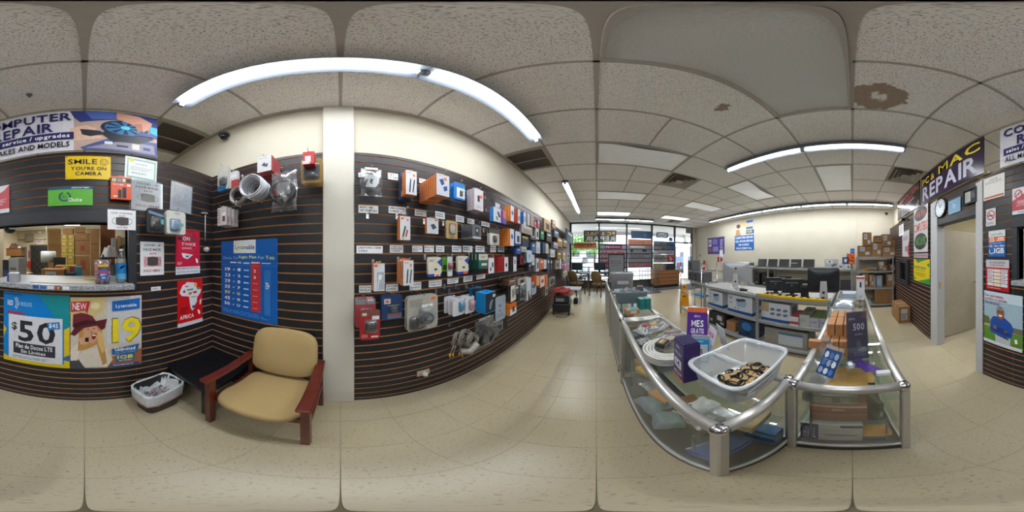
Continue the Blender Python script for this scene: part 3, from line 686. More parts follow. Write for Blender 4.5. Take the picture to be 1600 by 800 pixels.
sign('phone_plan_poster', 'blue and yellow worn poster with a large $50 under the counter ledge', 'poster', 'B', 6, 109, 459, 570, M('#0f7fce', .35), [
    ('p', [(.55, 0), (1, 0), (1, .42), (.88, .38), (.7, .15)], '#0e8d96'), ('p', [(.92, .42), (1, .38), (1, 1), (0, 1), (0, .9), (.15, .94), (.92, .94)], '#d8bc18'), ('p', [(0, .44), (.05, .5), (0, .62)], '#d8bc18'), ('p', [(.88, .86), (1, .88), (1, .78), (.94, .8)], '#2a6a9c'),
    ('t', 'H2O', .07, .1, .16, .17, WH), ('o', .12, .06, .22, .2, WH, .01, (-1.2, 1.2)), ('o', .1, .04, .25, .22, WH, .01, (-1, 1)), ('t', 'WIRELESS', .24, .11, .46, .16, '#8cc4ea'), ('r', .06, .24, .34, .27, '#b02a38'), ('r', .09, .28, .9, .94, '#d4d6de'),
    ('t', '$', .14, .38, .23, .5, INK), ('t', '50', .25, .34, .8, .64, INK), ('p', [(.68, .34), (.86, .32), (.87, .41), (.7, .44)], '#1c7cc4'), ('t', '$45', .71, .345, .84, .41, WH), ('r', .17, .66, .8, .84, '#33343c'), ('t', 'Plan de Datos LTE', .21, .68, .76, .745, WH), ('t', 'Sin Limites', .29, .765, .66, .82, WH), ('l', .16, .87, .82, .92, 2, LG), ('r', .0, .02, .3, .028, '#1d3a5c')])
sign('phone_plan_poster', 'poster of a laughing woman in a maroon hat beside a yellow 19', 'poster', 'B', 110, 221, 464, 575, M('#cbbfae', .35), [
    ('r', .5, 0, 1, .6, '#c9c8cc'), ('p', [(0, 0), (.5, 0), (.42, .18), (.3, .26), (0, .3)], '#d0bc80'), ('e', .28, .06, .4, .14, '#e0d6a8'), ('r', 0, .82, 1, 1, '#6a5a50'), ('p', [(.5, .82), (1, .72), (1, .96), (.6, .97)], '#a0623c'), ('p', [(0, .84), (.25, .8), (.45, .9), (.3, 1), (0, 1)], '#46464c'),
    ('p', [(.08, .78), (.2, .68), (.35, .65), (.5, .68), (.58, .85), (.5, .98), (.2, .98)], '#d2c8ba'), ('p', [(0, .68), (.08, .6), (.17, .55), (.22, .6), (.12, .72), (.1, .85), (0, .86)], '#dcd0c0'),
    ('p', [(.12, .38), (.26, .28), (.42, .34), (.46, .6), (.5, .9), (.44, .94), (.36, .6), (.2, .68), (.1, .7)], '#b98a4c'), ('p', [(.36, .4), (.44, .45), (.47, .7), (.43, .74), (.38, .6)], '#d4b070'),
    ('e', .18, .3, .38, .58, '#cf9a78'), ('p', [(.28, .46), (.36, .44), (.34, .52), (.3, .53)], '#7c2a26'), ('r', .295, .462, .345, .478, '#f0ece8'), ('r', .22, .385, .26, .393, '#4c2c20'), ('r', .3, .375, .34, .383, '#4c2c20'), ('p', [(.28, .4), (.31, .44), (.27, .445)], '#b07c5c'),
    ('p', [(.1, .52), (.2, .48), (.26, .52), (.22, .6), (.14, .6)], '#d0a080'), ('r', .2, .5, .25, .56, '#1c1c20'),
    ('p', [(.0, .46), (.06, .36), (.2, .3), (.36, .28), (.5, .26), (.47, .38), (.42, .4), (.36, .34), (.18, .37), (.06, .48)], '#5c1826'), ('p', [(.03, .36), (.04, .2), (.14, .18), (.22, .19), (.3, .22), (.36, .3), (.2, .32), (.08, .38)], '#6c2030'), ('p', [(.04, .32), (.2, .27), (.34, .28), (.36, .31), (.2, .325), (.06, .38)], '#3c0c18'),
    ('p', [(.01, .05), (.27, .04), (.24, .15), (.23, .19), (.2, .15), (.01, .17)], RED), ('t', 'NEW', .03, .06, .22, .145, WH), ('p', [(.57, .05), (.97, .03), (.97, .16), (.57, .17)], BLU), ('t', 'Lycamobile', .62, .09, .92, .14, WH),
    ('t', '$', .54, .28, .59, .35, '#e8e8f0'), ('t', '19', .565, .25, .995, .6, '#4c4418'), ('t', '19', .575, .26, .985, .59, '#ead31a'), ('p', [(.56, .68), (.96, .64), (.93, .76), (.57, .77)], '#20609c'), ('t', 'Unlimited', .61, .67, .9, .72, WH), ('t', 'Talk, Text & Data*', .6, .73, .92, .76, '#9cc4e8', 0), ('p', [(.62, .78), (.89, .76), (.89, .88), (.62, .9)], '#20609c'), ('t', '1GB', .64, .79, .87, .85, '#ead31a'), ('t', '4G LTE data', .66, .865, .85, .885, WH), ('r', .56, .93, .95, .97, '#2c4a86'), ('l', .58, .935, .92, .965, 1, '#c8d0e4'), ('l', .2, .95, .5, .98, 1, '#b0a8a0')])
sign('plan_price_poster', 'large blue price table poster in the alcove behind the armchair', 'poster', 'L', 346, 434, 375, 498, M('#1260b4', .35), [
    ('r', .26, 0, .66, .16, '#dfe2e6'), ('t', 'Lyca', .29, .06, .45, .125, '#5aa02c'), ('t', 'mobile', .46, .06, .64, .115, '#1e3f7c'), ('t', 'Choose The', .04, .2, .34, .235, '#9cc0ea', 0), ('t', 'Right Plan', .36, .19, .67, .235, '#d8dc60'), ('t', 'For', .7, .195, .8, .23, '#b8d0f0', 0), ('t', 'You', .82, .19, .95, .235, '#d8dc60'),
    ('r', .58, .26, .74, .88, '#c03038'), ('r', .02, .31, .98, .3125, '#5a90cc'), ('r', .2, .27, .32, .285, WH), ('t', '4G', .34, .265, .41, .29, WH), ('r', .45, .275, .56, .29, '#c8d8f0'), ('r', .59, .27, .73, .282, WH), ('r', .76, .275, .9, .285, '#c8d8f0'), ('r', .8, .36, .9, .9, '#2c74c0'), ('t', '75+', .82, .5, .88, .58, WH)] +
    [q for i, (a, b) in enumerate((('19', '1'), ('23', '2'), ('29', '5'), ('35', '7'), ('39', '15'), ('45', '10'), ('50', 'U'))) for q in (
        ('t', a, .09, .345+.077*i, .2, .39+.077*i, '#e8dc50' if a == '39' else WH), ('p', [(.25, .365+.077*i), (.268, .38+.077*i), (.3, .35+.077*i), (.268, .37+.077*i)], WH), ('t', b, .345, .35+.077*i, .4, .385+.077*i, '#e8dc50' if a == '39' else WH), ('r', .46, .362+.077*i, .55, .377+.077*i, '#c8d8f0'),
        ('t', '23'[i], .63, .355, .67, .39, WH) if i == 0 else ('t', '3', .63, .432, .67, .467, WH) if i == 1 else ('r', .62, .365+.077*i, .7, .37+.077*i, '#e8c0c4'))] + [('l', .06, .9, .9, .96, 3, '#5a90cc')], off=.006)
sign('notice_sticker', 'small white sticker on a slat beside the posters', 'sticker', 'B', 236, 251, 448, 454, PAPER, [('l', .1, .2, .9, .8, 2, '#3a3a40')])
# signs right of the service window (towards the doorway)
sign('counterfeit_notice', 'red and white no-counterfeit notice across the service window corner', 'sign', 'B', -18, 15, 292, 334, M('#b5323e', .4), [('p', [(0, 0), (1, 0), (.75, .2), (0, .48)], '#d5d3d8'), ('o', .1, .08, .5, .42, RED, .05), ('t', 'Copies', .16, .2, .46, .3, '#8a8890'), ('p', [(.15, .34), (.43, .12), (.46, .15), (.18, .37)], RED), ('l', .25, .5, .9, .64, 3, '#e8d0d4'), ('t', 'Store Policy', .2, .66, .7, .72, '#f0dce0'), ('r', 0, .86, 1, 1, '#cfd8e0'), ('t', 'PAID', .3, .9, .6, .97, '#4c6c9c')])
sign('license_certificate', 'cream licence sheet with a red footer next to the doorway frame', 'certificate', 'B', 1537, 1570, 275, 310, M('#dad7cf', .5), [('t', 'LICENSE', .3, .12, .7, .17, INK), ('l', .08, .2, .9, .34, 3, LG), ('r', .04, .88, .96, .95, '#b8443c')])
sign('no_smoking_sign', 'small white no smoking sign below the cream licence sheet', 'sign', 'B', 1541, 1556, 326, 353, M('#c9ccd0', .4), [('o', .08, .1, .92, .68, RED, .09), ('r', .2, .38, .7, .45, INK), ('r', .72, .38, .8, .45, '#8a8a90'), ('p', [(.18, .2), (.24, .16), (.82, .58), (.76, .62)], RED), ('l', .1, .78, .9, .92, 2, '#5a5c62')])
sign('phone_plan_sign', 'blue and orange sign with 23 and 1GB below the no smoking sign', 'sign', 'B', 1545, 1571, 360, 401, M('#145fa8', .4), [('r', 0, 0, 1, .24, '#cfd6d8'), ('t', 'Lycamobile', .14, .1, .84, .2, '#3f8a6a'), ('r', 0, .24, 1, .44, '#d2693c'), ('t', '23.', .08, .26, .4, .43, WH), ('r', .56, .28, .92, .33, '#f0d8cc'), ('r', .5, .36, .95, .4, '#f0d8cc'), ('l', .06, .47, .94, .52, 1, '#a8c8e8'), ('t', 'Talk - Text - Data', .04, .55, .94, .63, WH), ('o', .05, .66, .35, .9, WH, .03, (.5, 3.6)), ('t', '1GB', .36, .67, .94, .88, WH)])
sign('rate_sheet', 'red bordered rate table under a grey header beside the service window', 'sign', 'B', 1541, 1577, 406, 454, M('#b8141e', .4), [('r', 0, 0, 1, .25, '#bdbcc2'), ('t', 'NAYA REVOLUTION', .16, .06, .84, .12, INK), ('t', 'TARIFA DE ENVIO', .2, .15, .78, .2, RED), ('r', .05, .29, .95, .88, '#b8141e')] + [('r', .07+.3*c, .3+.115*r, .35+.3*c, .395+.115*r, '#d6d4c0' if c == 1 else '#d8d8dc') for c in range(3) for r in range(5)] + [('l', .1+.3*c, .32+.115*r, .32+.3*c, .38+.115*r, 1, '#77757c') for c in (0, 2) for r in range(4)] + [('l', .1, .9, .85, .95, 1, '#f0c0c4')], off=.012)
sign('transfer_poster', 'poster of a smiling man in a blue shirt and cap with folded arms', 'poster', 'B', 1538, 1598, 458, 541, M('#9fb6c4', .35), [
    ('r', 0, .0, 1, .16, '#c2d2dc'), ('r', 0, .58, 1, 1, '#5a8a2c'), ('p', [(0, .52), (.3, .58), (1, .6), (1, .68), (0, .66)], '#b49c74'), ('p', [(0, .46), (.15, .47), (.2, .6), (0, .62)], '#5c6a3c'), ('p', [(.74, .56), (1, .56), (1, .68), (.74, .66)], '#6a6a58'),
    ('p', [(.34, .98), (.32, .74), (.72, .76), (.72, 1)], '#b9bcc4'), ('p', [(.36, .76), (.68, .8), (.68, .83), (.36, .79)], '#1c1c28'),
    ('p', [(.18, .72), (.2, .52), (.27, .44), (.42, .42), (.58, .42), (.74, .5), (.8, .6), (.74, .78), (.5, .8), (.22, .76)], '#1c4a9c'), ('p', [(.2, .66), (.48, .62), (.72, .7), (.68, .76), (.3, .72)], '#16387c'), ('e', .27, .6, .37, .68, '#8a5a3c'), ('p', [(.56, .66), (.64, .66), (.64, .69), (.57, .69)], '#8a5a3c'), ('p', [(.42, .4), (.56, .4), (.56, .45), (.49, .48), (.43, .45)], '#7c4c34'), ('e', .37, .24, .57, .45, '#8e5c40'), ('p', [(.42, .385), (.52, .38), (.5, .41), (.44, .41)], '#f0ece8'), ('r', .41, .325, .455, .335, '#2c1c18'), ('r', .49, .32, .535, .33, '#2c1c18'),
    ('p', [(.36, .31), (.38, .25), (.46, .225), (.54, .24), (.57, .3), (.46, .29)], '#8f8c90'), ('e', .44, .245, .49, .27, '#a03038'), ('t', 'Fast and reliable,', .04, .05, .56, .1, '#b03a44'), ('t', 'just like my pitches', .03, .11, .64, .16, '#b03a44'), ('l', .04, .18, .62, .23, 2, '#4a4c58'), ('p', [(.82, .78), (.88, .76), (.9, .84), (.84, .86)], WH), ('t', 'TRANSFER', .78, .87, .94, .9, '#b03a44'), ('r', 0, .93, 1, 1, '#d2d8dc')])
# by and above the doorway
o = thing('wall_clock', 'round black rimmed wall clock over the doorway', 'clock', ony(1470, 325, YB+.01), PI)
m = MB(); m.lathe([(.0, 0), (.145, 0), (.15, .006), (.15, .016), (.135, .019), (.133, .012), (0, .012)], BLACK, 28, T=RT(rx=PI/2)); m.build('rim', o)
m = MB(); m.lathe([(0, .013), (.133, .013)], M('#c9cfd6', .3), 28, T=RT(rx=PI/2), caps=False); m.build('dial', o)
m = MB(); m.box(-.004, -.0165, 0, .004, -.0145, .07, BLACK, T=RT(ry=.7)); m.box(-.003, -.0175, 0, .003, -.0155, .1, BLACK, T=RT(ry=-.4)); m.build('hands', o, kind='stuff')
m = MB()
for i in range(12): m.box(-.004, -.0155, .1, .004, -.0138, .12, BLACK, T=RT(ry=i*PI/6))
m.build('hour_marks', o, kind='stuff')
sign('framed_notice', 'light blue framed certificate over the doorway beside the clock', 'certificate', 'B', 1482, 1501, 311, 333, M('#6d97b4', .4), [('p', [(.35, .3), (.65, .4), (.55, .75), (.4, .6)], '#8fb4cc'), ('l', .2, .1, .8, .2, 1, '#9cc0d4')], off=.01)
sign('framed_notice', 'black framed certificate with a silver plate over the doorway', 'certificate', 'B', 1507, 1525, 297, 317, M('#2c2c2e', .3), [('r', .06, .1, .55, .9, '#b7b8b2'), ('l', .1, .2, .5, .8, 6, '#6c6c68'), ('l', .62, .2, .94, .7, 4, '#8c8c88')], off=.01, frame=(BLACK, .015, .015))
sign('fix_computers_banner', 'tall white banner with red and green lettering left of the doorway frame', 'banner', 'B', 1428, 1450, 322, 394, M('#c9c6ca', .4), [('e', .06, .02, .95, .33, '#3a3638'), ('t', 'We Fix', .14, .1, .88, .25, '#d2452c'), ('t', 'COMPUTERS', .03, .37, .97, .56, '#c8402c'), ('e', .05, .6, .95, .95, '#3a3638'), ('t', 'MAC & PC', .12, .68, .88, .86, '#4ca03c')], off=.02)
sign('repair_strip', 'narrow pink lettered strip under the tall white banner', 'sign', 'B', 1428, 1450, 396, 403, M('#b9a2a4', .5), [('t', 'Buying and Repairing', .04, .2, .96, .8, '#8c3438')])
sign('transfer_sign', 'yellow and green money transfer sign above the partition foot left of the door', 'sign', 'B', 1428, 1453, 405, 441, M('#d9c31a', .35), [('p', [(.1, 0), (.9, 0), (.5, .1), (.3, .18)], '#2a8a4c'), ('p', [(.85, .2), (1, .14), (.95, .32)], '#2a8a4c'), ('p', [(1, .74), (1, 1), (.3, .98), (.6, .88)], '#2a8a4c'), ('p', [(0, .82), (.15, .88), (.18, .95), (0, .92)], '#2a8a4c'), ('t', 'intermex', .04, .28, .8, .42, '#2a5c7c'), ('l', .1, .46, .8, .52, 1, '#8c8020'), ('l', .1, .58, .85, .76, 3, '#8c8020')])
sign('envelope_poster', 'white poster with a red wedge left of the tall white banner', 'poster', 'B', 1410, 1421, 361, 401, M('#c6c4ca', .4), [('p', [(1, .4), (1, 1), (.82, .92), (.7, .72)], RED), ('l', .15, .2, .85, .38, 3, '#8a3c44'), ('r', .42, .6, .85, .8, '#8c8488')], off=.006)
sign('paper_tag', 'small white paper with black marks at the end of the slatted partition', 'paper', 'B', 1405, 1412, 351, 368, PAPER, [('l', .2, .1, .8, .85, 5, '#4c4c50')], off=.008)
loc, w_, h_, rz = wrect('B', 1408, 1422, 406, 442, 0)
o = thing('wall_niche', 'dark framed box with a black opening in the slatted partition', 'wall box', loc, rz)
m = MB()
for x0, x1, z0, z1 in ((-w_/2, w_/2, h_-.07, h_), (-w_/2, w_/2, 0, .07), (-w_/2, -w_/2+.09, .07, h_-.07), (w_/2-.09, w_/2, .07, h_-.07)): m.box(x0, -.07, z0, x1, 0, z1, DFRAME, ch=.004)
m.build('frame', o); m = MB(); m.box(-w_/2+.09, -.012, .07, w_/2-.09, -.002, h_-.07, M('#0b0b0d', .2)); m.build('opening', o)
sign('jamb_notice', 'small pale notice on the top of the doorway frame', 'paper', 'B', 1457, 1464, 322, 338, M('#b9bcc0', .6), [('l', .1, .1, .9, .9, 5, '#a0a4aa')], off=.018)
# ================================================================ armchair, side table, bin
WOOD = M('#5b2318', .32, 0, .22, 14, spec=.5); TAN = M('#a68d5f', .85, 0, .07, 220, .25)
def rounded_pad(mb, outline, t, mat, bulge=.02, T=None, edge=.018):
    """upholstered pad: outline in x,y with rounded rims and a soft crown"""
    k = len(outline); cx = sum(p[0] for p in outline)/k; cy = sum(p[1] for p in outline)/k
    rings = [(1-edge*4, 0), (1-edge, .12), (1, .35), (1, .65), (1-edge, .9), (1-edge*4, 1), (.6, 1+bulge/t*.6), (.25, 1+bulge/t)]
    vs = []; fs = []
    for s_, zz in rings:
        for x, y in outline: vs.append((cx+(x-cx)*s_, cy+(y-cy)*s_, zz*t))
    for i in range(len(rings)-1):
        for j in range(k): fs.append((i*k+j, i*k+(j+1) % k, (i+1)*k+(j+1) % k, (i+1)*k+j))
    fs.append(tuple(range(k))[::-1]); n0 = (len(rings)-1)*k; vs.append((cx, cy, t+bulge)); c = len(vs)-1
    for j in range(k): fs.append((n0+j, n0+(j+1) % k, c))
    mb.add(vs, fs, mat, True, T)
def sup(w_, d_, n=32, p=4.0, fx=lambda x, y: (x, y)):
    out = []
    for j in range(n):
        a = 2*PI*j/n; c, s_ = math.cos(a), math.sin(a)
        out.append(fx(w_*math.copysign(abs(c)**(2/p), c), d_*math.copysign(abs(s_)**(2/p), s_)))
    return out
ch = thing('armchair', 'wooden armchair with tan upholstered seat and back in front of the blue price poster', 'chair', (-.87, -.40, 0), 0)
for sy in (-1, 1):
    y = sy*.262
    m = MB(); m.prism([(.205, 0), (.245, 0), (.252, .6), (.2, .6)], y-.019, y+.019, WOOD); m.build('leg', ch)
    m = MB(); m.prism([(-.29, 0), (-.245, 0), (-.2, .4), (-.215, .6), (-.255, .6), (-.245, .4)], y-.019, y+.019, WOOD); m.build('leg', ch)
    m = MB(); m.box(-.27, y-.032, .597, .285, y+.032, .622, WOOD, ch=.006); m.build('armrest', ch)
    m = MB(); m.box(-.24, y-.014, .33, .22, y+.014, .385, WOOD, ch=.003); m.build('side_rail', ch)
m = MB(); m.box(.17, -.25, .325, .2, .25, .38, WOOD); m.build('front_rail', ch); m = MB(); m.box(-.235, -.25, .34, -.205, .25, .39, WOOD); m.build('back_rail', ch)
m = MB(); rounded_pad(m, sup(.235, .238, 40, 5, lambda x, y: (x+.04*(1-(y/.26)**2) if x > 0 else x, y*(1-.06*(x < 0)))), .065, TAN, .022, RT((.005, 0, .375), ry=-.03)); m.build('seat', ch)
m = MB(); rounded_pad(m, sup(.19, .245, 40, 5, lambda x, y: (x+.035*(1-(y/.25)**2) if x > 0 else x-.02*(1-(y/.25)**2), y)), .06, TAN, .02, RT((-.262, 0, .665), ry=PI/2-.2) @ RT(rx=0, rz=PI)); m.build('backrest', ch)
m = MB(); m.tube([(-.235, -.23, .55), (-.245, 0, .535), (-.235, .23, .55)], .004, M('#6a583a', .9), 6); m.build('back_seam', ch)
tb = thing('side_table', 'low black square corner table between armchair and bin', 'table', (-.935, -.96, 0))
BT = M('#16161a', .3, 0, .2, 30)
m = MB(); m.box(-.26, -.235, .345, .265, .238, .39, BT, ch=.004); m.build('tabletop', tb)
for sx in (-1, 1):
    for sy in (-1, 1): m = MB(); m.box(sx*.24-.024, sy*.212-.024, 0, sx*.24+.024, sy*.212+.024, .345, BT, ch=.003); m.build('leg', tb)
bn = thing('waste_bin', 'small black waste bin lined with a white plastic bag beside the corner table', 'bin', (-.50, -1.03, 0), math.radians(14))
m = MB(); m.lathe([(.125, 0), (.135, .01), (.165, .3), (.172, .315), (.16, .312), (.125, .02), (0, .02)], M('#1b1b1d', .45), 40, sx=1.0, sy=.66, pw=5); m.build('tub', bn)
LIN = clear('#e8eef4', .12, .25, 'bin_liner', .72, .2)
def wob(prof, mat, amp, n=56):
    m = MB(); m.lathe(prof, mat, n, sx=1.0, sy=.68, pw=5, caps=False)
    m.v = [(x*(1+amp*math.sin(i*2.1)), y*(1+amp*math.sin(i*1.7)), z+amp*.25*math.sin(i*.9)*(1 if z > .12 else .2)) for i, (x, y, z) in enumerate(m.v)]; return m
wob([(.168, .165), (.174, .25), (.178, .3), (.175, .325), (.165, .325), (.155, .28), (.14, .2), (.1, .17), (.0, .18)], LIN, .018).build('liner', bn)
wob([(.172, .158), (.175, .166), (.176, .178)], M('#c9706a', .5), .018).build('drawstring', bn)
m = MB(); vs = []
for i in range(60): m.box(-.012, -.008, -.004, .012, .008, .004, RN.choice(['#b8a8a4', '#c49a98', '#9a9ca4', '#7c6c68']), T=RT((RN.uniform(-.09, .09), RN.uniform(-.06, .06), .19+RN.uniform(0, .03)), RN.random()*3, RN.random()*3, RN.random()*3))
m.build('litter', bn, kind='stuff')
# ================================================================ goods on peg hooks
HOOKM = M('#b9babd', .25, .9, .03)
def peg_hook(short, wall, px, py, length, off0=0):
    ax, v, s_, rz = WALL[wall]
    p = onx(px, py, v) if ax == 'x' else ony(px, py, v)
    return hook_at(short, p, rz, length)
def hook_at(short, p, rz, length):
    o = thing('peg_hook', ('metal peg hook holding ' if not short.startswith('=') else '')+short.lstrip('='), 'hook', p, rz)
    m = MB(); m.box(-.011, -.004, -.03, .011, 0, .02, HOOKM, ch=.001); m.build('bracket', o)
    m = MB(); m.tube([(0, 0, 0), (0, -length+.012, 0), (0, -length+.003, .004), (0, -length, .016)], .0022, HOOKM, 6); m.build('wire', o)
    return o
def coil(mb, c, R_, r, turns, m, flat=.5, T=None, jit=.1, n=20):
    pts = []
    for i in range(int(turns*n)):
        a = 2*PI*i/n; q = R_*(1+jit*math.sin(a*.37+i*.05)); pts.append((c[0]+q*math.cos(a), c[1]+flat*r*2*math.sin(i*.61), c[2]+q*math.sin(a)))
    mb.tube(pts, r, m, 6, T=T)
def bag_shell(mb, w_, h_, d_, m):
    vs = []; fs = []; NX, NZ = 8, 10
    for s_ in (-1, 1):
        for j in range(NZ+1):
            for i in range(NX+1):
                u, v = i/NX*2-1, j/NZ
                b = (1-abs(u)**3)*math.sin(PI*min(1, max(0, v)))**.6
                vs.append((u*w_/2*(1-.04*math.sin(v*9)), s_*d_/2*b*(1+.35*math.sin(7*u+11*v+s_)), v*h_+.004*math.sin(9*u)))
    N = (NX+1)*(NZ+1)
    for s_ in (0, 1):
        for j in range(NZ):
            for i in range(NX):
                q = (s_*N+j*(NX+1)+i, s_*N+j*(NX+1)+i+1, s_*N+(j+1)*(NX+1)+i+1, s_*N+(j+1)*(NX+1)+i); fs.append(q if s_ == 0 else q[::-1])
    mb.add(vs, fs, m, True)
ORD = ('first', 'second', 'third', 'fourth', 'fifth', 'sixth', 'seventh', 'eighth', 'ninth')
def pack(desc, l, r, t, b, off=.1, style='box', c='#dcdce0', side=None, items=(), n=1, th=.02, wall='L', inner=None, short=None, cat='package', rz_add=0, hook=True, pitch=None, ilen=.03):
    loc, w_, h_, rz = wrect(wall, l, r, t, b, off)
    names = {'box': 'product_box', 'blister': 'blister_pack', 'bag': 'bagged_cable', 'card': 'carded_item'}
    o = thing(names[style], desc, cat, loc, rz+rz_add)
    if style == 'box':
        m = MB(); m.box(-w_/2, 0, 0, w_/2, th, h_, mt(side or c)); m.build('carton', o)
        m = MB(); printed(m, [('r', 0, 0, 1, 1, c)]+list(items), w_, h_, -.0002); m.build('print', o)
        m = MB(); m.prism([(-w_*.2, h_), (w_*.2, h_), (w_*.16, h_+.014), (w_*.03, h_+.014), (.004, h_+.008), (-.004, h_+.008), (-w_*.03, h_+.014), (-w_*.16, h_+.014)], th/2-.001, th/2+.001, mt(side or c)); m.build('hang_tab', o)
    elif style in ('blister', 'card'):
        m = MB(); pts = sup(w_/2, h_/2, 24, 9); m.prism([(x, z+h_/2) for x, z in pts], 0, .002, c); m.build('card', o)
        if items: m = MB(); printed(m, list(items), w_, h_, -.0003); m.build('print', o)
        if style == 'blister':
            x0, z0, x1, z1, ic = inner or (.2, .25, .8, .8, '#222226')
            bx0, bx1, bz0, bz1 = (x0-.5)*w_, (x1-.5)*w_, (1-z1)*h_, (1-z0)*h_
            m = MB(); m.lathe([(1, 0), (.94, .75), (.7, 1)], mt(ic), 16, T=RT(((bx0+bx1)/2, -.003, (bz0+bz1)/2), rx=PI/2) @ Matrix.Diagonal(((bx1-bx0)/2.3, (bz1-bz0)/2.3, th*.7, 1)), pw=3.5); m.build('product', o)
            m = MB(); m.lathe([(1, 0), (.96, .8), (.88, 1), (.0, 1.0)], BLIS, 20, T=RT(((bx0+bx1)/2, -.001, (bz0+bz1)/2), rx=PI/2) @ Matrix.Diagonal(((bx1-bx0)/2, (bz1-bz0)/2, th, 1)), pw=6); m.build('blister', o)
    elif style == 'bag':
        rc = .0075 if th > .032 else .0035
        m = MB(); coil(m, (0, 0, h_*.38), min(w_, h_)*.3, rc, 5, mt(inner or '#1c1c1f'), 2.2); coil(m, (w_*.1, -.006, h_*.42), min(w_, h_)*.2, rc, 3, mt(inner or '#1c1c1f'), 1.5); m.build('cable', o)
        if th > .032:
            for sx in (-1, 1): m = MB(); m.lathe([(0, -.02), (.9, -.018), (1, 0), (.9, .018), (0, .02)], mt(inner or '#1c1c1f'), 18, T=RT((sx*w_*.17, -.004, h_*.36), rx=PI/2, ry=0) @ Matrix.Diagonal((w_*.26, h_*.26, 1, 1))); m.build('ear_cup', o)
        if items: m = MB(); m.box(-w_*.32, -.014, h_*.3, w_*.34, -.012, h_*.75, PAPER); printed(m, [('r', .4, .35, .6, .42, '#3a3a40'), ('r', .46, .42, .54, .56, '#3a3a40')], w_*.66, h_*.9, -.0145); m.build('card', o)
        m = MB(); bag_shell(m, w_, h_, th*2, BAG); m.build('bag', o)
        m = MB(); m.box(-w_*.3, -.002, h_*.97, w_*.3, .002, h_+.012, mt(c)); m.build('header', o)
    if hook: hook_at(short and 'the '+short or 'the '+desc, Vector(loc)+Vector((0, 0, h_+.004))-Matrix.Rotation(rz, 3, 'Z') @ Vector((0, -off, 0)), rz, off+ilen)
    if n > 1:
        s_ = (pitch or th+.003); d = Matrix.Rotation(rz, 3, 'Z') @ Vector((0, 1, 0))
        for i in range(1, n):
            if off-s_*i-th < 0: break
            copy_tree(o, loc+d*s_*i+Vector((0, 0, RN.uniform(-.003, .003))), None, ORD[i]+' in line on the hook of the '+(short or desc), 'packages on the hook of the '+(short or desc))
    return o
def shelf_label(desc, l, r, t, b, lines=None, wall='L'):
    it = []
    if lines:
        k = len(lines)
        for i, s_ in enumerate(lines): it.append(('t', s_, .07, .14+i*.8/k, .07+.86*min(1, (len(s_)+2)/max(len(x)+2 for x in lines)), .14+(i+.62)*.8/k, INK))
    else: it = [('l', .1, .2, .92, .8, 2, '#44444a')]
    sign('shelf_label', desc, 'label', wall, l, r, t, b, PAPER, it, off=.006, th=.0015)
OR = '#d2741f'; 
def cab(*a): return [('p', [(.3, .9), (.36, .5), (.4, .35), (.5, .35), (.48, .55), (.42, .92)], '#2a2a30'), ('p', [(.6, .9), (.7, .5), (.76, .35), (.86, .38), (.8, .6), (.7, .92)], '#2a3a4c'), ('e', .66, .12, .84, .26, '#e07838'), ('l', .1, .06, .55, .14, 1, LG)]
# --- top row
pack('clear bag of black power cables with a white card on the first hook', 563, 597, 264, 307, .09, 'bag', WHITE, items=1, th=.03, short='bag of black cables')
pack('dark blue cable pack hanging behind the first orange edged cable box', 625, 644, 270, 313, .08, 'box', '#2c3a58', items=[('r', .1, .7, .9, .9, '#c8c8d4'), ('r', .2, .1, .8, .3, '#5a4638')], th=.015, n=2, short='dark blue cable packs')
pack('white cable box with orange side on the second hook', 634, 651, 267, 304, .17, 'box', '#d6d6dc', OR, cab(), n=3, th=.022, short='white and orange cable boxes')
pack('foremost of the long row of orange cable boxes', 682, 702, 273, 306, .28, 'box', '#c9cdd6', OR, [('p', [(.2, .3), (.5, .2), (.6, .45), (.4, .55)], '#2c4c8c'), ('p', [(.5, .6), (.8, .5), (.85, .7), (.6, .8)], '#2c4c8c'), ('e', .55, .12, .8, .28, '#e07838'), ('l', .1, .05, .5, .1, 1, LG)], n=8, th=.026, short='long row of orange boxes', pitch=.032)
pack('bright blue flash drive pack with a white window', 709, 727, 286, 312, .14, 'blister', '#2474c0', items=[('r', .25, .3, .95, .9, '#d4d8da'), ('e', .75, .2, .92, .32, '#58a83c')], inner=(.5, .42, .75, .8, '#4a4640'), n=3, th=.012, pitch=.025, short='blue flash drive packs')
pack('tall pale grey adapter box beside the blue flash drive packs', 741, 755, 296, 329, .16, 'box', '#c9c3c8', '#b9aeb8', [('r', .35, .3, .6, .6, '#3a3a3c'), ('e', .6, .25, .9, .42, '#e0683c'), ('l', .2, .8, .8, .9, 2, LG)], n=4, th=.022, short='tall pale grey boxes')
pack('small black camera clip hanging near the tall grey boxes', 764, 773, 306, 320, .1, 'card', '#2a2a2e', items=[('e', .2, .2, .8, .8, '#121214')], short='small black clip')
pack('pale blue boxed charger below the black camera clip', 771, 784, 325, 347, .17, 'box', '#c6ccd2', '#2a78bc', [('p', [(.4, .3), (.6, .25), (.85, .6), (.65, .65)], '#3a3032'), ('p', [(.3, .65), (.4, .6), (.5, .85), (.4, .88)], '#26262a')], n=2, th=.025, short='pale blue boxed charger')
pack('red and purple cable sleeve next to the blue boxed charger', 786, 791, 329, 350, .2, 'box', '#c86c50', '#6a3c8a', [('r', 0, .6, 1, 1, '#5c4a9c')], n=3, th=.03, short='red and purple sleeves')
pack('orange box with a white front in the upper row', 798, 803, 322, 346, .2, 'box', '#d5d9e0', OR, [('e', .2, .3, .8, .6, '#3c5c9c')], n=3, th=.03, short='orange box with white front')
pack('pinkish red boxed cable beside the orange box', 809, 813, 327, 349, .2, 'box', '#d0c8c4', '#b4483c', [('r', .1, .5, .9, .8, '#8c8c94')], n=3, th=.03, short='pinkish red boxes')
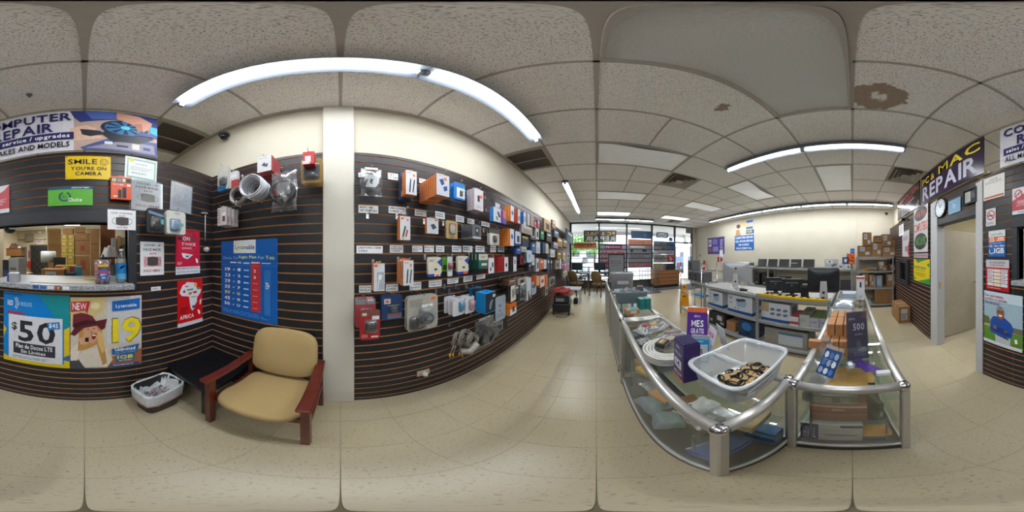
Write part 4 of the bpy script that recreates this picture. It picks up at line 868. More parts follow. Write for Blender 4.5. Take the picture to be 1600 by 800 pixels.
pack('blue boxed adapter in the upper row', 818, 822, 332, 353, .2, 'box', '#d2d6dc', '#1c64b4', [('r', .1, .3, .9, .7, '#8ca0b8')], n=3, th=.03, short='blue boxed adapters')
pack('white hanging card after the blue boxed adapter', 824, 828, 334, 352, .2, 'box', '#bcc0c8', '#8c949c', n=2, th=.02, short='white hanging card')
pack('brown boxed item at the end of the upper row', 829, 834, 336, 354, .2, 'box', '#a88a6c', '#7c5c44', n=2, th=.04, short='brown boxed item')
for a in (('label for cables above the first row beside the clear bag', 606, 622, 271, 281, ['USB-C', 'EXT CABLE']), ('label half hidden behind the orange boxes', 655, 669, 280, 287, ['USB CABLE']), ('small label beside the tall grey boxes', 731, 740, 299, 309, None), ('label over the pale blue boxed charger', 774, 781, 318, 324, None), ('label beside the clear bag of black cables', 560, 566, 270, 277, None)): shelf_label('white shelf '+a[0], *a[1:])
# --- second row
shelf_label('white shelf label reading MICRO / MINI', 560, 591, 321, 333, ['MICRO / MINI', 'USB / HDMI CABLE']); shelf_label('white shelf label reading USB-C/HDMI CABLE', 607, 634, 323, 334, ['USB-C/HDMI', 'CABLE'])
shelf_label('white shelf label reading HDMI TO VGA', 648, 666, 328, 338, ['HDMI TO VGA', 'ADAPTER']); shelf_label('white shelf label over the kraft card pack', 680, 695, 331, 342)
shelf_label('white shelf label over the black pouches', 712, 725, 337, 347); shelf_label('white shelf label over the grey drive pouch', 730, 741, 342, 350); shelf_label('white shelf label over the clear cable card', 752, 765, 347, 354)
peg_hook('=empty peg hook under the MICRO / MINI label', 'L', 574, 336, .16); peg_hook('=long empty peg hook under the USB-C/HDMI label', 'L', 620, 337, .22)
pack('white boxed red-tipped cable under the USB-C/HDMI label', 625, 641, 338, 375, .14, 'box', '#d4d6da', OR, [('p', [(.2, .85), (.45, .4), (.6, .45), (.35, .9)], '#3a4a44'), ('p', [(.5, .85), (.65, .55), (.8, .6), (.62, .9)], '#a03c3c'), ('r', .1, .06, .36, .14, '#e0582c'), ('e', .64, .1, .84, .2, '#d87058'), ('r', .2, .85, .4, .95, '#c8b040')], n=2, th=.028, short='white boxed red-tipped cable')
pack('white boxed card reader with an orange side', 667, 685, 341, 365, .14, 'box', '#ced2da', OR, [('p', [(.3, .45), (.6, .35), (.85, .6), (.5, .75)], '#3c4450'), ('r', .68, .06, .9, .16, '#e0582c'), ('l', .1, .08, .55, .16, 1, LG)], th=.03, short='boxed card reader')
pack('kraft brown card pack holding a white dongle', 697, 715, 345, 373, .13, 'blister', '#b99a68', items=[('r', .65, .14, .85, .24, '#e0582c'), ('l', .3, .88, .7, .94, 1, '#4a3c28')], inner=(.25, .15, .8, .78, '#d0ccbe'), n=2, th=.012, short='kraft brown card pack')
pack('grey drive case in a clear pouch at the end of the black pouches', 738, 752, 351, 374, .2, 'card', '#5f6064', items=[('r', .3, .2, .75, .75, '#3a3b3f'), ('e', .42, .3, .62, .5, '#b0b0b4'), ('r', .05, .84, .95, .95, '#c4c4c8')], n=7, pitch=.024, short='grey drive case and black pouches')
pack('clear card with a small black cable and orange price sticker', 765, 780, 358, 383, .16, 'blister', '#c9c7c0', items=[('r', 0, 0, 1, .28, '#4a463e'), ('r', .55, .38, .85, .5, '#e0683c')], inner=(.3, .4, .75, .85, '#2a2a2e'), th=.014, n=2, pitch=.03, short='clear card with small black cable')
pack('orange boxed cable in the middle of the second row', 797, 803, 358, 384, .2, 'box', '#cfd4dc', OR, [('e', .2, .3, .8, .6, '#3c5c9c')], n=5, th=.03, short='orange boxed cables of the second row')
pack('white framed phone pack in the second row', 805, 814, 362, 384, .18, 'box', '#cfd0d8', '#3c5c94', [('r', .3, .3, .7, .75, '#2a2c38'), ('r', .0, .85, 1, 1, '#26408c')], n=2, th=.025, short='white framed phone pack')
pack('dark pack with a yellow starburst top', 816, 826, 370, 386, .2, 'box', '#26303a', '#202428', [('p', [(0, 0), (1, 0), (.8, .2), (.6, .08), (.5, .25), (.3, .1), (.1, .22)], '#c8b428')], n=2, th=.03, short='dark pack with yellow top')
# --- third row
shelf_label('white shelf label reading LIGHTNING / HDMI CABLE', 557, 598, 384, 396, ['LIGHTNING / HDMI', 'CABLE']); shelf_label('white shelf label reading USB 2.0 PRINTER CABLE', 609, 630, 383, 395, ['USB 2.0', 'PRINTER', 'CABLE'])
for i, (l, r) in enumerate(((644, 660), (663, 678), (681, 694), (706, 721), (723, 738), (743, 757), (766, 775), (778, 788))): shelf_label(('first', 'second', 'third', 'fourth', 'fifth', 'sixth', 'seventh', 'eighth')[i]+' small white label right of the PRINTER CABLE label', l, r, 384, 394, [('TYPE-C A', 'MALE USB', 'OTG'), ('MICRO SD', 'CARD'), None, None, None, None, None, None][i])
pack('white boxed lightning adapter with an orange corner', 584, 601, 412, 455, .2, 'box', '#d2d4da', '#c48a52', [('p', [(.45, .35), (.8, .42), (.65, .62), (.35, .55)], '#e6e6ea'), ('p', [(.4, .58), (.5, .6), (.4, .9), (.3, .88)], '#e2e2e6'), ('r', .3, .3, .95, .95, '#a8acb6'), ('p', [(.45, .38), (.8, .42), (.65, .6), (.38, .55)], '#e6e6ea'), ('p', [(.42, .58), (.52, .6), (.42, .92), (.34, .9)], '#e2e2e6'), ('r', .05, .03, .35, .11, '#e0582c')], n=2, th=.03, short='boxed lightning adapter')
pack('white boxed printer cable with orange sides under its label', 630, 646, 407, 446, .2, 'box', '#d4d6d8', OR, cab(), n=4, th=.025, pitch=.034, short='boxed printer cables')
pack('memory card pack with a blue corner in the third row', 669, 690, 402, 432, .16, 'card', '#d2cbba', items=[('p', [(.65, .25), (1, .05), (1, .5)], '#2440a0'), ('r', 0, .86, 1, 1, '#2440a0'), ('r', .45, .84, .9, 1, '#d8d0c4'), ('r', .55, .9, .8, 1, '#e0582c'), ('p', [(.4, .6), (.6, .56), (.7, .64), (.5, .7)], '#26304c'), ('l', .1, .12, .5, .22, 2, '#5a6478')], n=2, pitch=.02, short='first memory card packs')
pack('green and black card between the memory card packs', 691, 702, 402, 424, .1, 'card', '#5c9c2c', items=[('r', .1, .55, .6, .9, '#2a3c1c')], short='green and black card')
pack('red and white pill-shaped blister strip', 699, 707, 401, 432, .15, 'blister', '#c2c4c8', items=[('r', .1, .75, .9, .95, '#e4e4e8')], inner=(.1, .3, .9, .65, '#b8404a'), short='red and white blister strip')
pack('memory card pack hanging farther along the third row', 715, 732, 400, 428, .16, 'card', '#d2cbba', items=[('p', [(.6, .25), (1, .05), (1, .5)], '#2440a0'), ('r', 0, .86, 1, 1, '#2440a0'), ('r', .5, .86, .9, 1, '#e0582c'), ('p', [(.4, .6), (.6, .56), (.7, .64), (.5, .7)], '#26304c'), ('l', .1, .12, .5, .22, 2, '#5a6478')], n=2, pitch=.02, short='farther memory card packs')
pack('dark green adapter pack with a cream top', 748, 762, 397, 420, .2, 'box', '#1f5c4c', '#174a3e', [('r', 0, 0, 1, .4, '#c9c4b4'), ('l', .2, .12, .8, .3, 2, '#4a4a44'), ('r', .3, .62, .9, .78, '#c8d0cc')], n=4, th=.03, pitch=.045, short='dark green adapter packs')
pack('slim white boxed pen drive after the green packs', 763, 772, 403, 427, .18, 'box', '#d6d6dc', '#a0282c', [('r', .6, .3, .85, .6, '#2a2a30'), ('r', .3, .6, .5, .85, '#2a2a30')], n=2, th=.03, short='slim white pen drive box')
pack('red boxed cable with a white front in the third row', 788, 794, 402, 424, .2, 'box', '#d2d2d6', '#b01c20', [('e', .25, .4, .75, .7, '#3a3a3c')], n=6, th=.028, short='red boxed cables')
pack('white strip of pens or styluses with a black edge', 802, 807, 401, 424, .18, 'box', '#d4d4dc', '#2a2628', [('r', .3, .2, .6, .5, '#7c3c6c')], n=3, th=.03, short='white strip with black edge')
pack('red blister with black hardware in the third row', 813, 822, 399, 413, .15, 'blister', '#b8444c', inner=(.2, .3, .7, .9, '#3a2c2c'), short='red blister with hardware')
pack('pale blue card hanging near the red blister', 823, 831, 391, 410, .2, 'card', '#b4c8dc', items=[('p', [(.3, .3), (.7, .4), (.5, .8)], '#8098b4')], n=2, pitch=.03, short='pale blue card')
# --- fourth row
shelf_label('white shelf label reading USB TO PAR', 561, 580, 446, 457, ['USB TO PAR', 'PRINTER AD']); shelf_label('white shelf label reading USB TO HDMI CONVERTER', 603, 622, 444, 455, ['USB TO HDMI', 'CONVERTER']); shelf_label('white shelf label reading APPLIANCE POWER', 640, 658, 441, 453, ['APPLIANCE', 'POWER KIT'])
shelf_label('white shelf label above the large beige blister', 670, 690, 438, 448, ['LENS 3 IN 1', 'CAMERA LENS']); shelf_label('white shelf label reading WIRELESS MOUSE', 699, 716, 435, 443, ['WIRELESS', 'MOUSE']); shelf_label('white shelf label above the blue headset box', 724, 738, 431, 440); shelf_label('last white shelf label of the fourth row', 744, 758, 429, 436)
pack('red blister pack with a black parallel adapter, lowest in the first column', 562, 594, 484, 531, .27, 'blister', '#a8242c', items=[('r', .02, .02, .98, .22, '#7c4a3c'), ('r', .12, .1, .34, .18, '#d8c4b4'), ('r', .6, .2, .95, .32, '#dcdce0'), ('l', .1, .8, .45, .92, 3, '#e0b0a8'), ('r', .55, .86, .9, .92, '#e8d8c8')], inner=(.22, .3, .85, .72, '#1e1c1e'), n=1, th=.03, short='lower red adapter blister')
pack('red blister pack hanging behind the lower red one', 555, 587, 466, 512, .12, 'blister', '#b04048', items=[('r', .02, .02, .98, .2, '#8a8c8e'), ('r', .6, .02, .9, .1, '#dcc8cc')], inner=(.2, .3, .85, .75, '#5c4a44'), n=2, th=.02, pitch=.05, short='rear red adapter blisters')
pack('dark blue blister pack with an orange price sticker', 596, 629, 461, 499, .14, 'blister', '#24406c', items=[('r', .12, .14, .42, .34, '#c8ccd4'), ('r', .2, .2, .34, .3, '#e0683c'), ('r', .28, .74, .95, .97, '#6a7c94'), ('r', .3, .78, .9, .84, '#b4483c'), ('l', .3, .38, .9, .46, 1, '#9aa64c')], inner=(.4, .44, .75, .68, '#20242a'), n=2, th=.02, pitch=.04, short='dark blue blister packs')
pack('large beige blister pack with a coiled cable in the fourth row', 636, 684, 461, 515, .2, 'blister', '#aaa79c', items=[('r', .72, .04, .96, .16, '#c0a898'), ('r', .76, .08, .92, .15, '#e0683c'), ('l', .08, .1, .5, .3, 4, '#7a7870')], inner=(.05, .55, .6, .98, '#38342e'), n=2, th=.02, pitch=.04, short='large beige blister packs')
pack('small clear bag with printed header in front of the beige blister', 654, 681, 478, 509, .24, 'bag', WHITE, inner='#5a6068', th=.02, short='small bag before the beige blister')
pack('white boxed mouse pack with a bright blue mouse', 707, 725, 466, 493, .3, 'blister', '#cfcfd4', items=[('r', .1, .06, .2, .1, LG)], inner=(.5, .2, .92, .8, '#1a90b8'), n=3, th=.028, pitch=.05, short='boxed blue mouse')
pack('white boxed mouse pack with a pink mouse', 726, 741, 463, 489, .27, 'blister', '#c8c8ce', inner=(.4, .2, .9, .85, '#c8969c'), n=2, th=.028, pitch=.06, short='boxed pink mouse')
pack('bright blue boxed headset with a black front', 759, 774, 457, 488, .3, 'box', '#26292e', '#1a86cc', [('p', [(.35, .8), (.4, .55), (.6, .35), (.75, .4), (.6, .6), (.5, .85)], '#7c98a8'), ('r', .7, .12, .98, .26, '#c8d0d8'), ('r', 0, 0, 1, .03, '#1a86cc'), ('r', 0, .97, 1, 1, '#1a86cc')], n=1, th=.12, short='blue boxed headset')
pack('blue headset box hanging farther back behind the mouse packs', 738, 755, 450, 470, .08, 'box', '#26292e', '#1a86cc', th=.05, short='rear blue headset box')
pack('tall pale blue printed card beside the headset box', 774, 790, 462, 500, .16, 'card', '#98a4b0', items=[('r', .35, .35, .5, .42, '#3a3c44'), ('r', .38, .55, .48, .62, '#3a3c44'), ('l', .1, .7, .8, .86, 2, '#6a7480')], short='tall pale blue card')
pack('orange and white boxed charger under the clip strip', 797, 807, 474, 491, .2, 'box', '#d2d2d4', OR, [('r', 0, 0, 1, .45, '#d8661c'), ('r', .35, .3, .65, .75, '#2c2c2e')], n=3, th=.03, short='orange and white charger boxes')
pack('narrow white clip strip with a notched black edge', 798, 806, 446, 470, .2, 'box', '#d6d2c8', '#26241f', [('r', .2, .2, .7, .8, '#a49c8c'), ('r', .35, .3, .55, .7, '#5c6068')], n=2, th=.03, short='narrow white clip strip')
pack('clear bag of dark headphones hanging lowest on the wall', 742, 772, 497, 541, .2, 'bag', M('#a8a8a8', .5), inner='#232325', items=0, th=.035, short='bagged headphones')
pack('small clear bag with a grey part beside the headphones bag', 770, 780, 502, 525, .12, 'bag', WHITE, inner='#707478', th=.02, short='small bag beside the headphones')
pack('black earbud cord hanging under the tall pale blue card', 786, 793, 478, 512, .1, 'card', '#2b2a2c', items=[('r', .3, .1, .5, .3, '#4c4c50')], short='black earbud cord')
pack('pale blister with black buds under the tall pale card', 774, 786, 503, 518, .1, 'blister', '#7c8088', inner=(.2, .3, .8, .8, '#2a2030'), short='pale bud blister')
pack('clear bag of mixed small adapters in the middle of the wall', 812, 822, 444, 468, .2, 'bag', WHITE, inner='#3c3c40', th=.03, short='bag of mixed adapters')
pack('white rolled pack with a black handle below', 823, 830, 434, 468, .22, 'box', '#cacad0', '#b4b8c0', [('r', .3, .6, .9, 1, '#2c2c30'), ('p', [(.4, .62), (.9, .62), (.7, .95)], '#c8ccd2')], n=2, th=.03, short='white rolled pack')
pack('blue and white blister card beside the white rolled pack', 831, 838, 440, 460, .2, 'card', '#aab8c8', items=[('e', .1, .2, .7, .5, '#2c6cb0')], n=2, pitch=.04, short='blue and white blister card')
pack('orange hanging box in the lower far row', 838, 843, 431, 446, .24, 'box', '#c8a080', '#d05c1c', n=2, th=.04, short='orange hanging box')
pack('second orange hanging box with a white front', 844, 851, 431, 448, .24, 'box', '#d4ccc0', '#d05c1c', [('e', .2, .3, .8, .65, '#b83c30')], n=1, th=.05, short='second orange hanging box')
pack('third orange hanging box at the end of the lower far row', 852, 856, 430, 447, .24, 'box', '#c8641c', '#d05c1c', n=2, th=.04, short='third orange hanging box')
pack('dark oval case on a card near the lamp parts', 858, 867, 432, 446, .2, 'blister', '#8a8c88', inner=(.2, .15, .8, .85, '#3c4440'), short='dark oval case')
for px in (694, 712, 728): peg_hook('=bare peg hook %s over the boxed mouse packs' % {694: 'nearest', 712: 'second', 728: 'third'}[px], 'L', px, 447, .2)
# --- far part of the wall: one line each
FAR = (('clear pack of beige beads', 815, 832, 353, 366, '#a89c90', '#7c6c70', 3), ('dark pouch under the beads', 829, 837, 368, 375, '#3a3a40', '#2c2c30', 2), ('pink ribbon card', 835, 838, 346, 356, '#c06c84', '#a8586c', 2), ('pink tassel card', 840, 843, 345, 357, '#b85c70', '#983c50', 1),
 ('kraft top blister near the lamp end', 850, 860, 344, 362, '#a88654', '#8a6c44', 1), ('white scissors card', 837, 842, 357, 374, '#c4c8c4', '#94989c', 2), ('green boxed cable', 845, 850, 361, 374, '#2c7c3c', '#1e5a2c', 3), ('black gamepad bag', 854, 862, 364, 378, '#2a2a2e', '#1c1c20', 3),
 ('tan wedge box on the top slat', 863, 868, 345, 357, '#8c6c58', '#6c5040', 1), ('slate blue box', 866, 873, 361, 371, '#44586c', '#34485c', 2), ('golden toy blister', 871, 879, 372, 386, '#8c6c2c', '#6c5020', 4), ('second golden toy blister', 880, 887, 375, 386, '#7c6430', '#5c4820', 3), ('navy shopping bag by the window', 885, 896, 362, 381, '#263848', '#1c2c3c', 1),
 ('grey lavender pack', 865, 872, 379, 388, '#8c8494', '#6c6474', 2), ('blue striped card', 831, 836, 380, 395, '#44648c', '#2c4c7c', 3), ('white slim card', 838, 844, 378, 396, '#c4c8cc', '#a0a4ac', 3), ('dark blue slim pack', 848, 852, 380, 396, '#1e4474', '#1c3c64', 3), ('cream slim pack', 853, 857, 381, 396, '#c8c0a8', '#a09880', 2), ('white coil card', 860, 867, 390, 402, '#b8bcc0', '#8c9098', 2),
 ('gold bottle pack', 871, 877, 394, 405, '#8c6c20', '#6c5018', 3), ('beige bottle pack', 879, 884, 394, 405, '#a08c68', '#806c4c', 2), ('small beige bottle pack by the window', 885, 890, 395, 404, '#9c8a70', '#7c6c54', 2), ('tall white strip pack', 838, 842, 404, 424, '#c8ccd4', '#9ca0a8', 2), ('orange boxed set', 843, 850, 405, 421, '#cc6018', '#b8520f', 2), ('orange box with white card', 850, 854, 406, 420, '#d0d4d8', '#cc6018', 1),
 ('dark blue umbrella pack', 855, 859, 404, 424, '#26344c', '#1c2840', 3), ('black umbrella pack', 860, 863, 405, 423, '#1e1e24', '#16161a', 2), ('taupe cushion pack', 868, 874, 407, 420, '#8c8074', '#74685c', 2), ('white tall card by the cushion pack', 875, 877, 404, 420, '#d0d0d4', '#b0b0b4', 2), ('purple bottle pack', 878, 881, 411, 421, '#84507c', '#6c3c68', 2), ('pink bottle pack', 882, 885, 411, 421, '#c46c84', '#a8546c', 2), ('rosy bottle pack nearest the window', 886, 889, 411, 420, '#c88c98', '#a87480', 2), ('yellow green bottle pack', 880, 884, 402, 409, '#8c8c34', '#6c6c24', 3),
 ('blue boxed part under the second row', 807, 814, 388, 397, '#204c94', '#183c7c', 2), ('white moulded part', 815, 823, 385, 394, '#b0b0a8', '#90908c', 2), ('dark hanging tool', 826, 830, 412, 424, '#30343c', '#24282c', 2), ('white cable clip strip', 831, 835, 398, 414, '#c4c8d0', '#a0a4ac', 2), ('clear pouch of tips', 804, 811, 446, 460, '#4c4c50', '#303034', 2), ('brown card of small parts', 795, 806, 437, 445, '#7c5c40', '#5c4430', 3), ('pale pouch with dark prints', 809, 821, 434, 444, '#a8988c', '#7c6c64', 3), ('two-legged white hanger', 852, 856, 448, 461, '#a89c88', '#887c68', 2), ('cream round pack low by the chair', 880, 886, 422, 432, '#a09c7c', '#807c60', 1))
for desc, l, r, t, b, c, sd, n in FAR:
    pack(desc+' on the far slatwall', l, r, t, b, .2, 'box', c, sd, [('r', .2, .15, .8, .35, '#c4c4c8'), ('l', .15, .5, .85, .85, 3, '#6c6c70')] if RN.random() < .7 else [('r', .3, .3, .8, .8, '#2c2c34')], n=n, th=.035, short=desc)
# grey cable bundle with yellow plugs
loc, w_, h_, rz = wrect('L', 697, 740, 488, 552, .16)
o = thing('cable_bundle', 'bundle of grey cables with yellow plugs hanging low on the slatwall', 'cable', loc, rz)
GC = M('#8a8378', .6)
m = MB()
for i, (x, z, R_) in enumerate(((-.05, .19, .06), (.0, .2, .07), (.05, .17, .06))): coil(m, (x, -.02-.03*i, z), R_, .006, 5, GC, 1.6, jit=.2)
m.build('coil', o)
m = MB(); m.tube([(-.06, -.06, .08), (.02, -.09, .06), (.1, -.1, .12)], [.03, .036, .03], M('#8f8a80', .35, 0, .3, 60), 10); m.build('wrapped_coil', o)
for i, (x, z) in enumerate(((-.16, .06), (-.13, .05), (-.06, .03), (-.03, .0), (.03, .02), (.06, .03))):
    m = MB(); m.tube([(x, -.05, z), (x, -.05, z+.03)], .008, M('#d89a1c', .4), 8); m.tube([(x, -.05, z-.014), (x, -.05, z)], .005, '#b8342c' if i % 2 else CHROME, 8); m.tube([(x, -.05, z+.03), (x*.7, -.04, z+.1)], .004, GC, 6); m.build('plug', o)
hook_at('the grey cable bundle', Vector((XL, loc.y, loc.z+.28)), rz, .2)
# wall outlet
loc, w_, h_, rz = wrect('L', 651, 671, 570, 586, .002); o = thing('wall_outlet', 'cream outlet plate with a white plug low on the slatwall', 'outlet', loc, rz)
m = MB(); m.box(-.06, -.006, 0, .06, 0, .075, M('#b8a88a', .4), ch=.002); m.build('plate', o); m = MB(); m.lathe([(.026, 0), (.026, .03), (.015, .05)], M('#cfd0d4', .35), 12, T=RT((.0, -.006, .036), rx=PI/2)); m.build('plug', o); m = MB(); m.tube([(0, -.05, .03), (-.03, -.05, .01), (-.08, -.02, .0), (-.11, -.004, -.01)], .003, BLACK, 6); m.build('cord', o)
# --- alcove goods
pack('small white boxed adapter, first of four on the alcove hook', 340, 354, 324, 352, .22, 'box', '#c4bcb8', '#b0a8a4', [('r', .5, .3, .9, .7, '#e0e0e4'), ('r', .55, .5, .85, .8, '#6a3c4c'), ('l', .08, .1, .3, .9, 6, '#5c5c60')], n=4, th=.02, pitch=.045, short='four white boxed adapters')
pack('clear blister with a grey lead beside the blue card', 340, 357, 260, 297, .15, 'blister', '#b9b7b0', items=[('r', .0, .8, .8, 1, '#2c78b4')], inner=(.2, .5, .9, .85, '#55555a'), n=2, pitch=.03, short='clear blister with grey lead')
pack('white card with a red patch between blister and coils', 357, 372, 268, 293, .13, 'card', '#c9c4c4', items=[('r', .3, .55, 1, 1, '#a83c3c'), ('r', .2, .2, .8, .4, '#dcdce0')], n=2, pitch=.02, short='white card with red patch')
pack('white and red boxed splitter, foremost of its row', 402, 424, 244, 268, .2, 'box', '#c9c8ca', '#a8383c', [('p', [(.3, .6), (.5, .4), (.6, .55), (.8, .5), (.7, .75)], '#4a4a50'), ('l', .1, .1, .8, .18, 1, LG)], n=6, th=.026, short='white and red boxed splitters')
pack('yellow bagged video cable beside the pillar', 470, 504, 248, 287, .16, 'blister', M('#8a6c34', .5), inner=(.12, .2, .88, .85, '#2c3848'), items=[('r', .05, .04, .6, .14, '#c8b878'), ('l', .1, .88, .9, .96, 2, '#c8b890')], th=.02, n=2, pitch=.05, short='yellow bagged video cables')
pack('red and white boxed adapter hanging over the yellow bag', 473, 491, 237, 256, .24, 'box', '#c03038', '#a82830', [('r', .2, .35, .7, .85, '#d8d0d0'), ('r', 0, .75, .6, 1, '#d0c8c8')], n=2, th=.03, short='red and white boxed adapter')
def coil_thing(desc, px, py, off, R_, c, n, r=.006):
    p = onx(px, py, XL+off); o = thing('cable_coil', desc, 'cable', p, PI/2); cm_ = M(c, .45)
    m = MB(); vs = []
    for i in range(n):
        q = R_*(1-.03*(i % 3)); m.tube([(q*math.cos(a*PI/14)+.006*math.sin(i*2.3), -.012*i*.5+.003*math.sin(a), q*math.sin(a*PI/14)+.006*math.cos(i*1.7)) for a in range(28)], r, cm_, 6, True)
    m.build('loops', o); m = MB(); m.tube([(0, .01, -R_+.02), (0, -.006*n-.01, -R_+.02), (0, -.006*n-.01, -R_-.02), (0, .01, -R_-.02)], .003, WHITE, 5, True); m.build('tie', o); return p
for i, (px, py, of) in enumerate(((396, 293, .24), (402, 296, .19), (408, 299, .14))): p = coil_thing('white network cable coil, %s of three on one hook' % ('foremost', 'middle', 'rearmost')[i], px, py, of, .085-.006*i, '#c9cad2', 8)
hook_at('the white cable coils', Vector((XL, p.y, p.z+.075)), PI/2, .3)
p = coil_thing('grey cable coil hanging below the white coils', 375, 307, .1, .075, '#9a9a96', 8); hook_at('the grey cable coil', Vector((XL, p.y, p.z+.065)), PI/2, .16)
loc, w_, h_, rz = wrect('L', 424, 464, 268, 330, .2); o = thing('bagged_cable', 'clear bag with a thick grey cable and red tag under the red boxes', 'cable', loc, rz)
m = MB(); coil(m, (-.0, 0, h_*.42), .075, .011, 7, M('#3f3f43', .5), 1.6); m.build('cable', o); m = MB(); m.box(-.07, -.03, h_*.35, -.035, -.028, h_*.62, '#b82830'); m.box(-.035, -.03, h_*.36, .05, -.028, h_*.66, '#a4a4a4'); m.box(-.07, -.031, h_*.58, -.03, -.029, h_*.66, '#d0b824'); m.build('card', o)
m = MB(); bag_shell(m, w_, h_, .09, BAG); m.build('bag', o); hook_at('the bagged grey cable', Vector((XL, loc.y, loc.z+h_)), rz, .24)
# bracket rod and bulb by the corner, mask packs on the back partition
p = ony(319, 333, YB+.02); o = thing('bracket_rod', 'white bracket with a hanging rod in the alcove corner', 'bracket', (p.x, p.y, p.z), PI)
m = MB(); m.box(-.02, -.02, -.006, .03, .02, .006, '#b0b4b8'); m.build('arm', o); m = MB(); m.tube([(.01, -.005, -.005), (.01, -.005, -.28)], .005, '#c4c6c8', 8); m.build('rod', o)
p = ony(319, 390, YB); o = thing('sensor_knob', 'small white knob on a slat right of the pink money poster', 'knob', p, PI); m = MB(); m.lathe([(.01, 0), (.02, .01), (.026, .04), (.02, .06), (0, .065)], '#c4c4c6', 12, T=RT(rx=PI/2)); m.build('cap', o); m = MB(); m.box(-.012, -.004, -.012, .012, 0, .012, '#9a9a9c'); m.build('plate', o)
pack('black pouch of dark face masks on the partition hook', 229, 260, 326, 364, .12, 'blister', '#26272c', items=[('p', [(.1, .1), (.9, .25), (.85, .35), (.1, .22)], '#6c84a0'), ('e', .68, .42, .92, .64, '#58b4b8')], inner=(.15, .35, .7, .85, '#3c3834'), wall='B', n=2, pitch=.02, short='black mask pouch')
pack('white pouch of blue face masks beside the black pouch', 260, 290, 330, 366, .16, 'blister', '#c9cac4', items=[('e', .72, .5, .9, .68, '#58b4b8'), ('l', .4, .08, .8, .14, 1, '#4c5c54')], inner=(.15, .35, .7, .9, '#94b4d0'), wall='B', n=3, pitch=.02, short='white mask pouch')
# ================================================================ display cases and what lies in and on them
def carton(name, label, cat, loc, size, rz=0, c=KRAFT, front=None, top=None, left=None, right=None, tape=None, group=None, ch=.002, tilt=0):
    """box of size (width, depth, height), base centre at loc, its front looking towards local -y"""
    o = thing(name, label, cat, loc, rz, group, tilt); w_, d_, h_ = size
    m = MB(); m.box(-w_/2, -d_/2, 0, w_/2, d_/2, h_, c, ch=ch); m.build('carton', o)
    for it, ww, hh, T in ((front, w_, h_, RT((0, -d_/2, 0))), (left, d_, h_, RT((-w_/2, 0, 0), rz=-PI/2)), (right, d_, h_, RT((w_/2, 0, 0), rz=PI/2)), (top, w_, d_, RT((0, -d_/2, h_), rx=-PI/2))):
        if it:
            m = MB(); printed(m, it, ww, hh, -.0004); m.v = [tuple(T @ Vector(v)) for v in m.v]; m.build('print', o)
    if tape:
        m = MB(); m.box(-w_/2-.0006, -.025, h_*.7, w_/2+.0006, .025, h_+.0008, tape); m.build('tape', o)
    return o
def pouch(name, label, cat, loc, size, rz, mat, fill=None, tilt=0, group=None):
    o = thing(name, label, cat, loc, rz, group, tilt); w_, d_, h_ = size; vs = []; fs = []; N = 9
    ph = RN.random()*6
    for s_ in (1, 0):
        for j in range(N+1):
            for i in range(N+1):
                u, v = i/N*2-1, j/N*2-1; b = (1-u**4)*(1-v**4)
                vs.append((u*w_/2*(1+.04*math.sin(5*v+ph)), v*d_/2*(1+.04*math.sin(4*u+ph)), h_*(b*(.75+.25*math.sin(6*u+ph)*math.sin(5*v+ph)))*s_+.001*s_))
    K = (N+1)**2
    for s_ in (0, 1):
        for j in range(N):
            for i in range(N):
                q = (s_*K+j*(N+1)+i, s_*K+j*(N+1)+i+1, s_*K+(j+1)*(N+1)+i+1, s_*K+(j+1)*(N+1)+i); fs.append(q if s_ == 0 else q[::-1])
    m = MB(); m.add(vs, fs, mat, True); m.build('film', o)
    if fill:
        for c, r, pts in fill: m = MB(); m.tube(pts, r, mt(c), 7); m.build('content', o)
    return o
